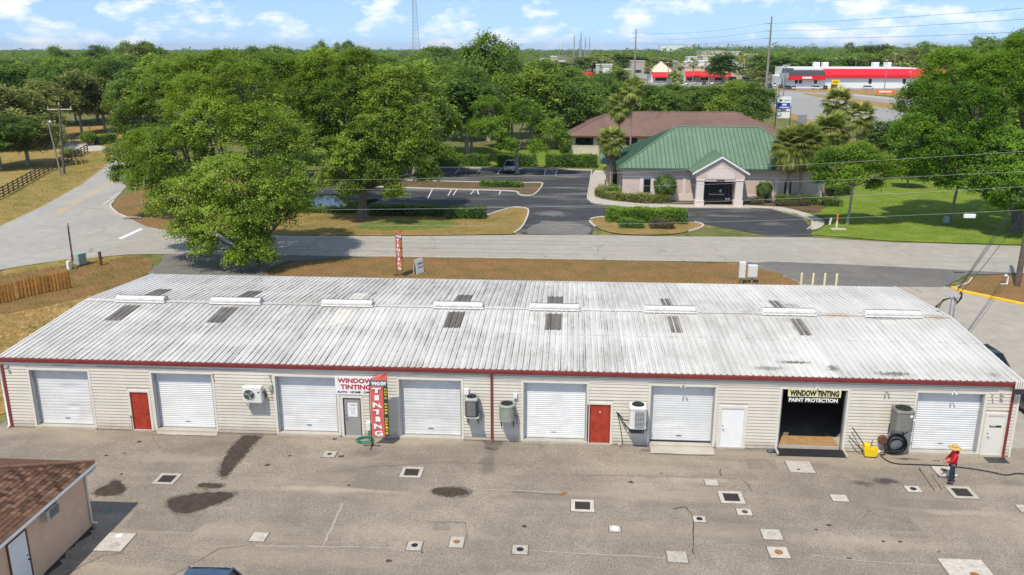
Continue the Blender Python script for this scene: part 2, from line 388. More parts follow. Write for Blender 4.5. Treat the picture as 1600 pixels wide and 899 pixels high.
M['banner_red'] = paint('banner_red_cloth', (.70,.12,.095), .75, .12, 3)
M['banner_slate'] = paint('banner_slate_band', (.09,.10,.14), .75, .1, 3)
M['banner_green'] = paint('banner_dark_strip', (.035,.05,.03), .75, .1, 3)
M['yellow_print'] = paint('yellow_lettering', (.72,.62,.05), .6, .05, 3)
M['pale_yellow'] = paint('pale_yellow_banner', (.74,.67,.36), .7, .06, 2)
M['blue'] = paint('royal_blue_panel', (.02,.06,.42), .5, .05, 2)
M['navy'] = paint('dark_slate_roof', (.045,.05,.06), .6, .1, .5)
def wateryskin(name, col, coat=1.0): return NT(name).bsdf(col, .35, None, spec=.5, metal=.25, Coat_Weight=coat)
M['car_blue'] = wateryskin('slate_blue_car_paint', (.035,.075,.13))
M['car_silver'] = wateryskin('pale_silver_car_paint', (.45,.50,.55))
M['car_black'] = wateryskin('black_car_paint', (.012,.012,.014))
M['car_white'] = wateryskin('white_car_paint', (.75,.75,.74))
M['lamp_glass'] = NT('lamp_lens').bsdf((.65,.66,.66), .1, None, spec=.6)
M['tail_glass'] = NT('tail_lens').bsdf((.35,.01,.01), .15, None, spec=.6)

# ------------------------------------------------------------------ the ground, roads, kerbs, markings
def flat(name, pts, dz, mat, kind='structure', parent=None):
    b = MB(); v = [(x, y, GZ+dz) for x, y in pts]
    from mathutils.geometry import tessellate_polygon
    tri = tessellate_polygon([[Vector(p) for p in v]])
    fs = []
    for a, c, d in tri:
        n = (Vector(v[c])-Vector(v[a])).cross(Vector(v[d])-Vector(v[a])).z
        fs.append((a, c, d) if n > 0 else (a, d, c))
    b.add(v, fs); o = b.build(name, M[mat], parent)
    return tag(o, kind=kind) if parent is None else o
def smooth(pts, it=2, closed=True):
    for _ in range(it):
        q = []; n = len(pts)
        for i in range(n if closed else n-1):
            a, b = pts[i], pts[(i+1) % n]
            q += [(a[0]*.75+b[0]*.25, a[1]*.75+b[1]*.25), (a[0]*.25+b[0]*.75, a[1]*.25+b[1]*.75)]
        pts = q if closed else [pts[0]]+q+[pts[-1]]
    return pts
def ragged(pts, amp, step=.5, seed=1):
    r = random.Random(seed); q = []
    n = len(pts)
    for i in range(n):
        a, b = pts[i], pts[(i+1) % n]; d = math.dist(a, b); k = max(1, int(d/step))
        for j in range(k):
            t = j/k; q.append((a[0]+(b[0]-a[0])*t+r.uniform(-amp, amp), a[1]+(b[1]-a[1])*t+r.uniform(-amp, amp)))
    return q
def kerb(pts, w=.18, h=.13, mat='kerb', closed=False, name='kerb'):
    """a raised concrete edge that follows pts, made as one chamfered strip"""
    b = MB(); n = len(pts); rows = []
    for i, p in enumerate(pts):
        a = pts[(i-1) % n] if (closed or i > 0) else p; c = pts[(i+1) % n] if (closed or i < n-1) else p
        d = Vector((c[0]-a[0], c[1]-a[1])); d = d.normalized() if d.length > 1e-6 else Vector((1, 0)); nx, ny = -d.y, d.x
        rows.append([(p[0]+nx*s*w/2, p[1]+ny*s*w/2, GZ+z) for s, z in ((-1, -.05), (-1, h-.03), (-.75, h), (.75, h), (1, h-.03), (1, -.05))])
    v = [q for r_ in rows for q in r_]; f = []
    for i in range(n if closed else n-1):
        j = (i+1) % n
        for k in range(5): f.append((i*6+k, j*6+k, j*6+k+1, i*6+k+1))
    b.add(v, f); return tag(b.build(name, M[mat]), kind='structure')
def line(a, b_, w, dz, mat, name):
    d = Vector((b_[0]-a[0], b_[1]-a[1])).normalized(); n = (-d.y*w/2, d.x*w/2)
    return flat(name, [(a[0]+n[0], a[1]+n[1]), (a[0]-n[0], a[1]-n[1]), (b_[0]-n[0], b_[1]-n[1]), (b_[0]+n[0], b_[1]+n[1])], dz, mat)

flat('ground', [(-9000, -200), (9000, -200), (9000, 16000), (-9000, 16000)], -.05, 'ground')
flat('yard_pavement', [(-60, -70), (110, -70), (110, 30.5), (44.8, 30.8), (44.8, 12), (-2.5, 12), (-2.5, -.2), (-9, 1.5), (-60, 6)], -.020, 'lot')
flat('driveway_pavement', [(47.5, .8), (52, 1.5), (62, .5), (110, .5), (110, 25), (66, 25.2), (60.9, 25.6), (58.5, 28.4), (57.6, 30.2), (54, 36.8), (45.4, 37.2), (44.6, 31.2), (46.5, 26)], -.012, 'drive_concrete')
flat('dry_yard', smooth([(-60, 6), (-9, 1.5), (-2.5, 0.3), (-1.2, 10), (-1.2, 17), (-3.2, 24), (-9.2, 30.4), (-16, 29), (-22, 28), (-60, 20)], 1), -.012, 'dry_yard')
flat('corner_verge', smooth([(-30, 20), (-23.2, 28.6), (-22.6, 31), (-19.7, 34.6), (-15, 36.7), (-12.4, 36.4), (-10.6, 33.6), (-9.4, 30.2), (-9.5, 26), (-14, 18), (-24, 12)], 2), -.004, 'mulch')
flat('verge_edge_grass', ragged([(-22.6, 31), (-19.7, 34.6), (-15, 36.7), (-15.5, 34.6), (-19, 32), (-22, 28.6)], .22, .6, 4), 0, 'verge')
flat('road', [(-24, 30), (-20, 34.4), (-14.8, 37.2), (-10, 37.8), (21, 38.0), (42, 38.0), (54, 36.9), (66, 35.6), (150, 30), (150, 42), (71, 46.5), (59, 47.4), (51, 49.2), (37, 48.7), (28.7, 48.9), (20.7, 48.3), (8, 46.8), (-2.5, 46.5), (-12, 47.4), (-17.5, 49.3), (-21, 52.2), (-25.1, 56), (-29.6, 61.8), (-33, 60), (-34, 50)], -.008, 'road')
flat('side_road', [(-19.8, 20), (-23.2, 30.6), (-20.2, 34.6), (-17.5, 36.3), (-19, 48), (-22.3, 52.6), (-26, 56.6), (-30, 62.0), (-33.0, 70), (-37.5, 82), (-50, 118), (-75, 190), (-82, 186), (-60.2, 119.5), (-50.3, 99), (-43, 78.6), (-38.2, 61.7), (-35.4, 49.2), (-31.5, 30), (-28.5, 18)], -.004, 'side_road')
flat('old_driveway', ragged([(-11.5, 37.7), (-10.4, 34.5), (-9.6, 30.2), (.4, 30.2), (.3, 33), (1.2, 35.5), (5, 37.0), (9.5, 37.9)], .08, 1.0, 2), 0, 'patch')
flat('building_verge', ragged([(.5, 27), (.4, 31.5), (1.4, 35.2), (5, 36.8), (9.5, 37.8), (21, 38.0), (36, 37.9), (41.7, 37.0), (44.5, 34.6), (45.6, 31.5), (45, 27)], .16, .6, 3), .006, 'mulch')
flat('apron_pavement', ragged([(41.6, 37.2), (44.6, 34.4), (46, 30.8), (50, 30.4), (57.0, 30.5), (60, 34.6), (66, 35.5), (54, 37.4), (45, 38.4)], .06, 1.0, 5), .002, 'patch')
flat('kerb_turf', smooth([(57.9, 30.1), (58.6, 28.9), (61.2, 26), (66, 25.6), (110, 25.4), (110, 31), (66, 35.2), (60.5, 34.2)], 1), .03, 'mulch')
kerb([(57.6, 30.3), (57.9, 29.3), (58.7, 28.4), (60.9, 25.9), (63, 25.4), (66, 25.3), (110, 25.2)], .24, .15, 'yellow_kerb')
kerb([(57.9, 30.5), (59.6, 32.0), (60.6, 33.6)], .14, .06)
flat('dark_strip', ragged([(52.2, 33.0), (57.5, 31.0), (61, 35.0), (66, 35.5), (57, 36.6)], .1, .8, 8), .008, 'patch')
# north side of the road
flat('left_verge', [(-120, 20), (-33, 20), (-31.5, 30), (-35.4, 49.2), (-38.2, 61.7), (-43, 78.6), (-50.3, 99), (-60.2, 119.5), (-68, 140), (-120, 160)], -.030, 'verge')
flat('paddock', [(-61, 112), (-64.5, 117.5), (-59, 131), (-60, 142), (-74, 172), (-130, 170), (-110, 130)], -.022, 'dry_yard')
flat('farm_lane', [(-61, 121.5), (-64.5, 117.2), (-74, 124), (-90, 130), (-90, 137), (-70, 130)], -.018, 'concrete')
corner_island = smooth([(-18.3, 48.9), (-22.2, 53.0), (-26.3, 57.2), (-30.0, 62.3), (-32.9, 70), (-30, 84), (-18, 90), (-10, 70), (-4, 52), (-2.6, 46.8), (-8, 47.2), (-13, 48.0)], 1)
flat('corner_ground', corner_island, .02, 'mulch')
kerb([(-23.5, 54.3), (-26.3, 57.0), (-28.8, 60.3), (-30.2, 62.6), (-31.2, 65.3)], .2, .1)
flat('lower_verge', ragged([(-6, 46.6), (8, 46.9), (20.7, 48.6), (21.6, 52), (21.9, 61), (21.2, 63.6), (19.6, 64.4), (17.8, 61.5), (17.2, 58.3), (-6, 60.4), (-10, 62)], .06, .9, 6), .03, 'island')
flat('lower_verge_grass', ragged(smooth([(3.51, 52.30), (5.86, 54.62), (10.10, 55.26), (14.51, 54.81), (14.52, 51.96), (10.99, 50.03), (6.29, 49.40), (3.66, 50.23)], 1), .3, .5, 31), .036, 'verge_green')
kerb(smooth([(17.0, 58.4), (18.4, 61.6), (19.8, 64.2), (21.2, 63.9), (21.9, 62), (21.6, 52), (20.8, 48.8)], 2, False), .2, .14)
flat('parking_pavement', [(-14, 58), (17.2, 56), (21.8, 49.0), (29, 49.2), (29.6, 57), (41.5, 55.5), (48, 49.0), (51.8, 49.8), (52.8, 55), (53.2, 60), (50.6, 65.6), (35.1, 65.0), (29.6, 67.4), (29, 71), (30.2, 97.7), (26.6, 98.6), (5.9, 99.4), (-14.1, 93)], -.010, 'parking')
flat('drive_wear', ragged([(22.2, 48.8), (28.6, 48.9), (29.2, 52.5), (27.3, 55.6), (23.6, 56.2), (22.4, 52.4)], .25, .8, 9), -.002, 'patch')
flat('puddle', ragged(smooth([(-6.35, 65.37), (-6.59, 70.65), (-5.16, 72.28), (-2.94, 70.38), (-0.53, 66.20), (1.79, 69.70), (2.44, 68.28), (1.60, 64.07), (0.25, 61.80), (-2.30, 61.64), (-4.79, 62.34)], 1), .12, .5, 11), -.004, 'water', 'stuff')
mid_island = smooth([(-6, 79.5), (8.2, 77.6), (17.9, 76.6), (19.6, 76.0), (19.9, 73.2), (21.2, 72.6), (22.1, 73.6), (22.9, 83.0), (22.3, 84.4), (19.4, 83.6), (8, 84.4), (-6, 86)], 1)
flat('island_bed', mid_island, .05, 'bed'); kerb(mid_island, .2, .14, closed=True)
kerb([(-14, 92.2), (5.9, 99.2), (16, 98.9), (26.6, 98.4), (30.0, 97.6)], .2, .14)
for px in (668, 708, 748, 784): line((8.33, 69.63) if px == 668 else ((11.23, 72.82) if px == 708 else ((14.56, 73.55) if px == 748 else (17.27, 73.72))), (7.59, 79.09) if px == 668 else ((11.07, 79.31) if px == 708 else ((13.64, 78.91) if px == 748 else (17.19, 79.13))), .12, 0, 'white_line', 'bay_line')
for a, b_ in (((13.45, 73.48), (13.64, 78.91)), ((10.62, 72.27), (10.35, 78.70)), ((12.17, 93.39), (12.24, 98.54)), ((8.89, 92.47), (8.84, 98.32)), ((15.41, 92.89), (15.54, 98.75)), ((22.67, 91.97), (22.75, 99.21)), ((24.43, 92.08), (24.61, 99.33)), ((22.67, 91.97), (24.43, 92.08)), ((22.76, 95.50), (24.43, 97.81)), ((22.74, 92.66), (24.46, 95.61)), ((18.92, 97.46), (21.70, 96.89))):
    line(a, b_, .12, .002, 'white_line', 'bay_line')
drive_island = smooth([(28.7, 56.0), (29.3, 58.0), (31, 58.9), (39.9, 57.0), (41.6, 54.9), (40.3, 52.2), (37.2, 49.3), (32.6, 48.9), (30, 50.8)], 2)
flat('drive_island_bed', drive_island, .05, 'island')
n_ = len(drive_island); kerb(drive_island[:int(n_*.30)], .22, .14); kerb(drive_island[int(n_*.36):int(n_*.6)], .22, .14); kerb(drive_island[int(n_*.9):], .22, .14)
flat('front_bed', [(29.7, 70.6), (34.5, 67.6), (52.5, 67.4), (53, 64.5), (64, 62), (64, 90), (30.5, 96)], .004, 'bed')
walk = smooth([(30.1, 98.2), (28.9, 71), (29.3, 68.3), (33.6, 65.6), (38, 65.4), (50.8, 66), (53.2, 62.4), (54, 58.2), (53.1, 54.8), (52.2, 53.0), (52.9, 52.9), (54.4, 55.2), (55.4, 58.5), (54.3, 63.6), (51.8, 67.6), (38, 67.3), (34.6, 68.0), (31.6, 70.6), (32.3, 98.0)], 1)
flat('walkway', walk, .05, 'concrete'); kerb([(30.1, 98.2), (28.9, 71), (29.4, 68.0), (33.6, 65.5), (50.8, 65.8), (53.2, 62.3), (53.9, 58.2), (53.0, 54.8), (51.9, 52.8)], .16, .14)
for a in ((28.66, 87.07), (28.34, 76.54), (28.67, 70.45), (32.16, 66.49), (36.74, 65.02), (39.79, 64.79)): pass
flat('green_lawn', [(31.7, 71), (33.6, 71), (33.2, 80), (33.4, 90), (32.4, 97)], .03, 'lawn')
flat('park_lawn', ragged([(51.6, 50.6), (59, 47.9), (71, 47.0), (150, 44), (150, 100), (64, 92), (60, 80), (59.4, 70), (55.4, 62), (56, 58), (54.2, 54.4)], .08, 1, 12), .02, 'lawn')
flat('back_lawn', [(-20, 104), (31, 103), (30, 117), (24, 128), (-24, 132)], -.006, 'lawn')
flat('office_lawn', [(31, 99), (66, 97), (66, 117), (31, 116)], -.006, 'lawn')
flat('stop_line', [(-19.37, 43.91), (-18.75, 43.50), (-19.00, 48.59), (-19.59, 49.06)], .002, 'white_line')
line((-33.44, 56.31), (-34.54, 60.42), .12, .003, 'yellow_line', 'centre_line'); line((-34.19, 57.68), (-40.90, 83.90), .12, .003, 'yellow_line', 'centre_line'); line((-33.14, 56.33), (-40.29, 83.29), .12, .003, 'yellow_line', 'centre_line')
line((-31.27, 62.84), (-33.87, 72.01), .12, .003, 'white_line', 'edge_line')
line((-38.51, 62.38), (-29.19, 59.47), .05, .0035, 'stain', 'tar_seam')
# the highway and what lies beside it
hw_n = [(91, 90), (89, 140), (92.5, 215), (96, 300), (94, 400), (70, 560), (48, 720), (32, 900), (20, 1150)]
hw_f = [(39, 1150), (53, 900), (74, 720), (104, 560), (137, 420), (158, 300), (166, 215), (168, 140), (172, 90)]
flat('highway', hw_n+hw_f, -.026, 'highway')
flat('highway_shoulder', [(86, 90), (84.5, 140), (88, 215), (91.5, 300), (90, 400), (94, 400), (96, 300), (92.5, 215), (89, 140), (91, 90)], -.018, 'dry_yard')
flat('highway_median', smooth([(124, 340), (131, 230), (133, 170), (138, 168), (142, 230), (136, 330), (129, 352)], 2), -.018, 'dry_yard')
flat('highway_path', [(141, 345), (152, 290), (157, 215), (160, 160), (165, 160), (162, 215), (157, 292), (146, 348)], -.014, 'concrete')
flat('plaza_pavement', [(44, 440), (120, 395), (230, 372), (250, 400), (240, 470), (50, 500)], -.022, 'highway')
flat('roadside_turf', smooth([(102, 392), (150, 352), (168, 300), (230, 300), (232, 372), (150, 386), (120, 398)], 1), -.018, 'dry_yard')

# ------------------------------------------------------------------ the long white metal-roofed workshop
X0, X1, YW, EZ, RY, RZ = -1.73, 47.60, 16.08, 3.70, 8.04, 4.27
DOORS = [-0.37, 5.97, 12.23, 18.40, 24.50, 30.61, 36.76, 43.02]; DW, DH = 3.05, 3.02
ENTRY = [(4.72, 5.66, 'red_door', 'red door'), (15.57, 16.47, 'grey_door', 'grey door with a white notice'), (27.70, 28.72, 'red_door', 'red door'), (33.98, 35.12, 'white_door', 'plain white door'), (46.33, 47.20, 'cream_door', 'cream door')]
OPEN = sorted([(x, x+DW, DH) for x in DOORS]+[(a, b, 1.97) for a, b, _, _ in ENTRY])
shop = empty('workshop_building', (0, 0, 0), 0, 'long low cream workshop with ribbed white metal roof and eight shutter doors', 'building')
# walls: backing panels between the openings, ends and rear
w = MB(); x = X0+.05
for a, b_, zt in OPEN+[(X1-.05, X1-.05, 0)]:
    if a-x > .02: w.box(x, .035, GZ-.1, a, .235, 3.5)
    if b_ > a: w.box(a, .035, zt, b_, .235, 3.5)
    x = b_
w.box(X0+.05, YW-.2, GZ-.1, X1-.05, YW, 3.55)
for xx in (X0+.05, X1-.25): w.add([(xx, .236, GZ-.1), (xx+.2, .236, GZ-.1), (xx+.2, YW-.201, GZ-.1), (xx, YW-.201, GZ-.1), (xx, .236, 3.5), (xx+.2, .236, 3.5), (xx+.2, RY, RZ-.2), (xx, RY, RZ-.2), (xx+.2, YW-.201, 3.5), (xx, YW-.201, 3.5)], [(0,1,2,3), (4,0,3,9,7), (1,5,6,8,2), (0,4,5,1), (3,2,8,9), (4,7,6,5), (7,9,8,6)])
w.build('wall', M['cream'], shop)
# lap siding boards, one object each
CH = .165; sid = {}
k = 0; z = GZ+.03
while z < 3.28:
    spans = []; x = X0
    for a, b_, zt in OPEN+[(X1, X1, 0)]:
        if b_ > a and zt+.11 <= z+.02: continue
        aa, bb = (a-.11, b_+.11) if b_ > a else (a, b_)
        if aa-x > .06: spans.append((x, aa))
        x = max(x, bb)
    for a, b_ in spans:
        key = round(b_-a, 2)
        if key not in sid:
            sid[key] = MB().xprism([(.034, .0), (-.014, .0), (-.018, .012), (.014, CH+.006), (.034, CH+.006)], 0, b_-a).mesh('siding_board', M['siding'])
        link('siding_board', sid[key], shop, (a, 0, z))
    z += CH; k += 1
MB().xprism([(.034, 3.285), (-.02, 3.285), (-.02, 3.43), (.034, 3.43)], X0, X1).build('frieze_board', M['cream'], shop)
for a, b_ in ((X0-.035, X0+.09), (X1-.06, X1+.035)):
    MB().box(a, -.035, GZ-.05, b_, .12, 3.28).build('corner_trim', M['red_trim'] if a < 0 else M['cream'], shop)
# the floor slab lip and interior
MB().box(X0+.3, .24, GZ-.1, X1-.3, YW-.21, .0).build('floor_slab', M['concrete'], shop)
ins = MB(); a, b_ = DOORS[6]-1.5, DOORS[6]+DW+1.5
ins.box(a, 9.2, .001, b_, 9.3, 3.45); ins.box(a-.1, .236, .001, a, 9.3, 3.45); ins.box(b_, .236, .001, b_+.1, 9.3, 3.45); ins.box(a, .24, 3.36, b_, 9.2, 3.45); ins.box(a, 1.35, .004, b_, 9.19, .012)
ins.build('workshop_bay', M['dark_inside'], shop)
t = empty('sawdust_board', (DOORS[6]+.06, .30, .014), 0, 'tan board lying flat just inside the open workshop door', 'board')
MB().bbox(0, 0, 0, 2.90, .95, .03, .01).build('board_panel', M['tan_board'], t); MB().bbox(0, .97, 0, .34, 1.35, .03, .01).build('board_panel', M['tan_board'], t); MB().bbox(2.6, .97, 0, 2.90, 1.28, .03, .01).build('board_panel', M['tan_board'], t)
# shutter doors
def shutter(i, x):
    if i == 6: return
    pitch, dep = ((.16, .010), (.105, .022), (.12, .012), (.15, .010), (.105, .024), (.12, .010), (0, 0), (.115, .036))[i]
    d = empty('shutter_door', (x, 0, 0)); d.parent = shop
    d['label'] = ('dented shutter with faint slats', 'shutter with clear narrow slats', 'smooth white shutter', 'smooth shutter with a dent near the foot', 'shutter with clear narrow slats', 'shutter with grey scuffs at mid height', '', 'bright shutter with deep wide slats')[i]
    prof = []; z = .05
    while z < DH-.01:
        h = min(pitch, DH-z); prof += [(.32, z), (.32-dep*.75, z+h*.25), (.32-dep*.75, z+h*.7), (.32, z+h*.92)]; z += pitch
    v = []; n = len(prof); nx = 24; rr = random.Random(i+3)
    dents = [(rr.uniform(.4, 2.6), rr.uniform(.4, 2.2), rr.uniform(.15, .5), rr.uniform(-.018, .022)) for _ in range(7)]
    if i == 0: dents += [(1.9, .95, .16, .05), (1.8, 2.0, .3, .03)]
    if i == 3: dents += [(1.7, .7, .45, .04)]
    if i == 5: dents += [(.9, 1.0, .5, .03)]
    for y, z in prof:
        for j in range(nx+1):
            xx = DW*j/nx; dy = sum(m*math.exp(-((xx-c)**2*.35+(z-e)**2*4)/(s*s)) for c, e, s, m in dents)
            v.append((xx, y+dy, z))
    b = MB(); b.add(v, [(r_*(nx+1)+j, r_*(nx+1)+j+1, (r_+1)*(nx+1)+j+1, (r_+1)*(nx+1)+j) for r_ in range(n-1) for j in range(nx)])
    b.build('curtain', M['shutter'], d)
    MB().box(.02, .28, .004, DW-.02, .335, .062).build('bottom_rail', M['dark_metal'] if i in (5,) else M['shutter'], d)
    MB().box(0, .34, .0, DW, .40, DH+.2).build('header_box', M['shutter'], d)
    for s in (0, 1):
        xx = -.002 if s == 0 else DW-.058
        MB().box(xx, .04, .003, xx+.06, .338, DH-.003).build('guide_rail', M['steel'], d)
        xx = -.11 if s == 0 else DW
        MB().box(xx+.001, -.022, GZ, xx+.109, .03, DH).build('jamb_trim', M['cream'], d)
    MB().box(-.11, -.024, DH+.001, DW+.11, .03, DH+.105).build('head_trim', M['cream'], d)
    MB().bbox(-.1, -.07, GZ-.05, DW+.1, .31, .0, .02).build('sill', M['concrete'], d)
    MB().box(1.35, .29, .30, 1.6, .308, .33).build('handle', M['dark_metal'], d)
for i, x in enumerate(DOORS): shutter(i, x)
x = DOORS[6]
od = empty('open_doorway', (x, 0, 0)); od.parent = shop; od['label'] = 'open doorway into the dark bay'
for s in (0, 1): MB().box((-.11, DW)[s]+.001, -.022, GZ, (-.11, DW)[s]+.109, .03, DH).build('jamb_trim', M['cream'], od); MB().box((-.002, DW-.058)[s], .04, .003, (.058, DW+.002)[s], .238, DH-.003).build('guide_rail', M['steel'], od)
MB().box(-.11, -.024, DH+.001, DW+.11, .03, DH+.105).build('head_trim', M['cream'], od)
# entry doors
def entry(a, b_, mat, lab, flip):
    d = empty('entry_door', (a, 0, 0)); d.parent = shop; d['label'] = lab; W = b_-a; zt = 1.97; z0 = GZ+.03
    MB().bbox(.05, .02, z0+.03, W-.05, .065, zt-.05, .004).build('door_leaf', M[mat], d)
    f = MB(); fm = M['dark_metal'] if mat == 'red_door' else M['cream']
    f.box(.0, -.012, z0, .05, .07, zt); f.box(W-.05, -.012, z0, W, .07, zt); f.box(.05, -.012, zt-.05, W-.05, .07, zt); f.build('door_frame', M[{'red_door': 'red_trim', 'grey_door': 'dark_metal', 'white_door': 'cream', 'cream_door': 'cream'}[mat]], d)
    for s in (0, 1): MB().box((-.11, W)[s]+.001, -.022, GZ, (-.11, W)[s]+.109, .03, zt).build('jamb_trim', M['cream'], d)
    MB().box(-.11, -.024, zt+.001, W+.11, .03, zt+.105).build('head_trim', M['cream'], d)
    hx = W-.13 if flip else .13
    h = MB().tube([(hx, .02, z0+.95), (hx, -.045, z0+.95), (hx+(-.09 if flip else .09), -.05, z0+.95)], .014, 6); h.ell((hx, .005, z0+1.12), (.028, .02, .028), 8, 5); h.build('handle', M['dark_metal'], d)
    MB().bbox(-.03, -.05, GZ-.04, W+.03, .14, z0+.03, .01).build('sill', M['concrete'], d)
    return d
EO = [entry(a, b_, m, l, i == 0) for i, (a, b_, m, l) in enumerate(ENTRY)]
MB().box(.47, .012, 1.55, .55, .019, 1.60).build('name_plate', M['white_print'], EO[2])
MB().box(.16, .012, 1.34, .70, .019, 1.44).build('name_plate', M['black_print'], EO[4])
MB().box(.2, .010, 1.40, .46, .012, 1.43).build('plate_lettering', M['white_print'], EO[4])
t = empty('paper_notice', (15.80, .012, .96), 0, 'white paper notice taped to the grey door left of the red banner', 'notice')
MB().box(0, 0, 0, .48, .007, .74).build('sheet', M['white_print'], t)
p = MB()
for z, x0, x1, hh in ((.60, .08, .41, .045), (.47, .06, .42, .012), (.43, .10, .38, .012), (.36, .07, .40, .012), (.31, .12, .36, .012), (.20, .16, .33, .03), (.10, .1, .4, .01)):
    x = x0; rr = random.Random(int(z*100))
    while x < x1-.02: l = rr.uniform(.02, .06); p.box(x, -.002, z, min(x+l, x1), 0, z+hh); x += l+.012
p.build('print', M['black_print'], t)
# roof panels
NP = 54; PW = (X1-X0)/NP
def rib_profile(wid, lift=0.0):
    pr = []; n = 3; q = wid/n
    for i in range(n):
        o = i*q; pr += [(o, 0), (o+q*.30, 0), (o+q*.36, .008), (o+q*.42, 0), (o+q*.64, 0), (o+q*.70, .04), (o+q*.84, .04), (o+q*.90, 0)]
    pr.append((wid, 0)); return [(a, b_+lift) for a, b_ in pr]
def sheet(wid, y0, z0, y1, z1, lift=0.0, th=.004):
    pr = rib_profile(wid, lift); n = len(pr); b = MB()
    v = [(a, y0, z0+h) for a, h in pr]+[(a, y1, z1+h) for a, h in pr]+[(a, y0, z0+h-.012) for a, h in pr]
    b.add(v, [(i, i+1, n+i+1, n+i) for i in range(n-1)]+[(2*n+i, 2*n+i+1, i+1, i) for i in range(n-1)]); return b
def roofmat(name, base, dirt, lo, hi, far=False):
    t = NT(name); v = t.pos()
    sp = t.n('ShaderNodeSeparateXYZ'); t.l(v, sp.inputs[0])
    q = PW/3; u = t.math('FRACT', t.math('DIVIDE', t.math('SUBTRACT', sp.outputs[0], X0), q))
    edge = t.ramp(u, [(.0, .55), (.10, .12), (.34, .12), (.36, .7), (.40, .15), (.58, .5), (.635, 1.0), (.66, .6), (.70, 0.0), (.84, 0.0), (.88, 1.0), (.94, .8)])
    run = t.noise(t.pos((3.3, .55, 1)), 1.0, 7, .72, .2)
    pan = t.noise(t.pos((2.2, .04, 1)), 1.0, 3, .6)
    big = t.noise(t.pos((.10, .20, 1)), 1.0, 4, .55)
    spk = t.noise(t.pos((1, .55, 1)), 16.0, 4, .75)
    zone = t.ramp(big, [(lo, .22), (hi, 1.0)])
    m = t.math('ADD', t.math('MULTIPLY', edge, 1.3), t.ramp(pan, [(.46, 0.0), (.66, .40)]))
    m = t.math('MULTIPLY', m, t.ramp(run, [(.34, .12), (.60, 1.0)]))
    xr = t.math('DIVIDE', t.math('SUBTRACT', sp.outputs[0], X0), X1-X0)
    m = t.math('MULTIPLY', m, t.ramp(xr, [(.0, .55), (.16, .85), (.32, 1.0), (.55, 1.0), (.68, .62), (1.0, .42)]))
    m = t.math('MULTIPLY', m, zone); m = t.math('MULTIPLY', m, t.ramp(spk, [(.34, .25), (.58, 1.0)]))
    c = t.mix(t.math('MINIMUM', m, .93), base, dirt)
    if not name.startswith('weathered'):
        c = t.mix(t.blots(v, [(37.6, 1.5, 1.6, .28, .9), (36.2, .75, 1.5, .45, .6), (42.0, .45, 1.7, .45, .85), (39.3, .9, .5, .7, .8), (39.0, 6.0, .7, 1.6, .6), (44.0, 7.55, 2.4, .30, .55), (33.2, 9.2, .9, .5, .5), (39.6, 10.2, .9, 1.0, .5), (46.6, .6, .5, .5, .6)], 5.0), c, (.10,.085,.065))
        c = t.mix(t.blots(v, [(41.6, 8.0, 1.6, .75, .8), (46.8, 8.0, 1.1, .7, .8), (36.6, 8.1, .6, .5, .8), (11.0, 9.5, 2.0, 1.5, .3)], 2.5), c, (.47,.38,.26))
    if not name.startswith('weathered'):                            # grime below the ventilators and along the sheet laps
        c = t.mix(t.blots(v, [((a_+b__)/2, 7.1, (b__-a_)*.5, .8, .45) for a_, b__ in ((.24, 3.11), (5.92, 8.81), (12.48, 15.37), (18.98, 21.74), (24.45, 27.22), (30.89, 33.71), (37.39, 40.27))], 4.0), c, (.30,.28,.24))
        lap = t.math('MULTIPLY', t.ramp(t.math('ABSOLUTE', t.math('SUBTRACT', sp.outputs[1], 4.35)), [(.012, 1.0), (.05, 0.0)]), t.ramp(t.noise(t.pos((2.5, 1, 1)), 1, 3, .6), [(.45, 0.0), (.6, .6)]))
        c = t.mix(lap, c, (.20,.18,.15))
    c = t.mix(t.ramp(t.noise(t.pos((.3, 2.0, 1)), 1, 5, .7), [(.6, 0.0), (.8, .2)]), c, (.50, .44, .34))
    c = t.mix(t.math('MULTIPLY', t.ramp(big, [(.44, 0.0), (.62, .55)]), t.ramp(t.noise(t.pos((.7, .35, 1)), 1, 6, .7), [(.35, 0.0), (.65, 1.0)])), c, (.36,.34,.30))
    k = t.math('MULTIPLY_ADD', t.rand(), .14, .90); g = t.n('ShaderNodeCombineColor')
    for i_ in range(3): t.l(k, g.inputs[i_])
    c = t.mix(1.0, c, g.outputs[0], 'MULTIPLY')
    return t.bsdf(c, .7, run, .08, .01, 0, .15)
M['roof'] = roofmat('chalky_white_roof', (.655,.635,.585), (.085,.075,.06), .32, .52)
M['skylight'] = roofmat('weathered_rooflight', (.17,.155,.135), (.035,.032,.028), .2, .4)
M['pale_panel'] = paint('pale_replacement_sheet', (.66,.62,.54), .6, .1, 3, (.42,.37,.3))
M['ridge'] = paint('white_ridge_cap', (.60,.585,.545), .7, .10, 5, (.36,.33,.28))
nearp = sheet(PW+.004, -.09, EZ-.006, RY+.02, RZ).mesh('roof_panel', M['roof']); farp = sheet(PW+.004, RY+.02, RZ-.001, YW+.17, EZ-.012).mesh('roof_panel', M['roof'])
for i in range(NP):
    link('roof_panel', nearp, shop, (X0+i*PW, 0, 0)); link('roof_panel', farp, shop, (X0+i*PW, 0, 0))
def zr(y): return EZ+(RZ-EZ)*(y/RY if y < RY else (YW-y)/RY)
def lightpanel(x, y0, y1, wid, mat, lift=.022):
    n0 = round((x-wid/2-X0)/(PW/3)); xx = X0+n0*PW/3
    o = sheet(wid, y0, zr(y0)+lift, y1, zr(y1)+lift).build('rooflight_panel', M[mat], shop); o.location.x = xx
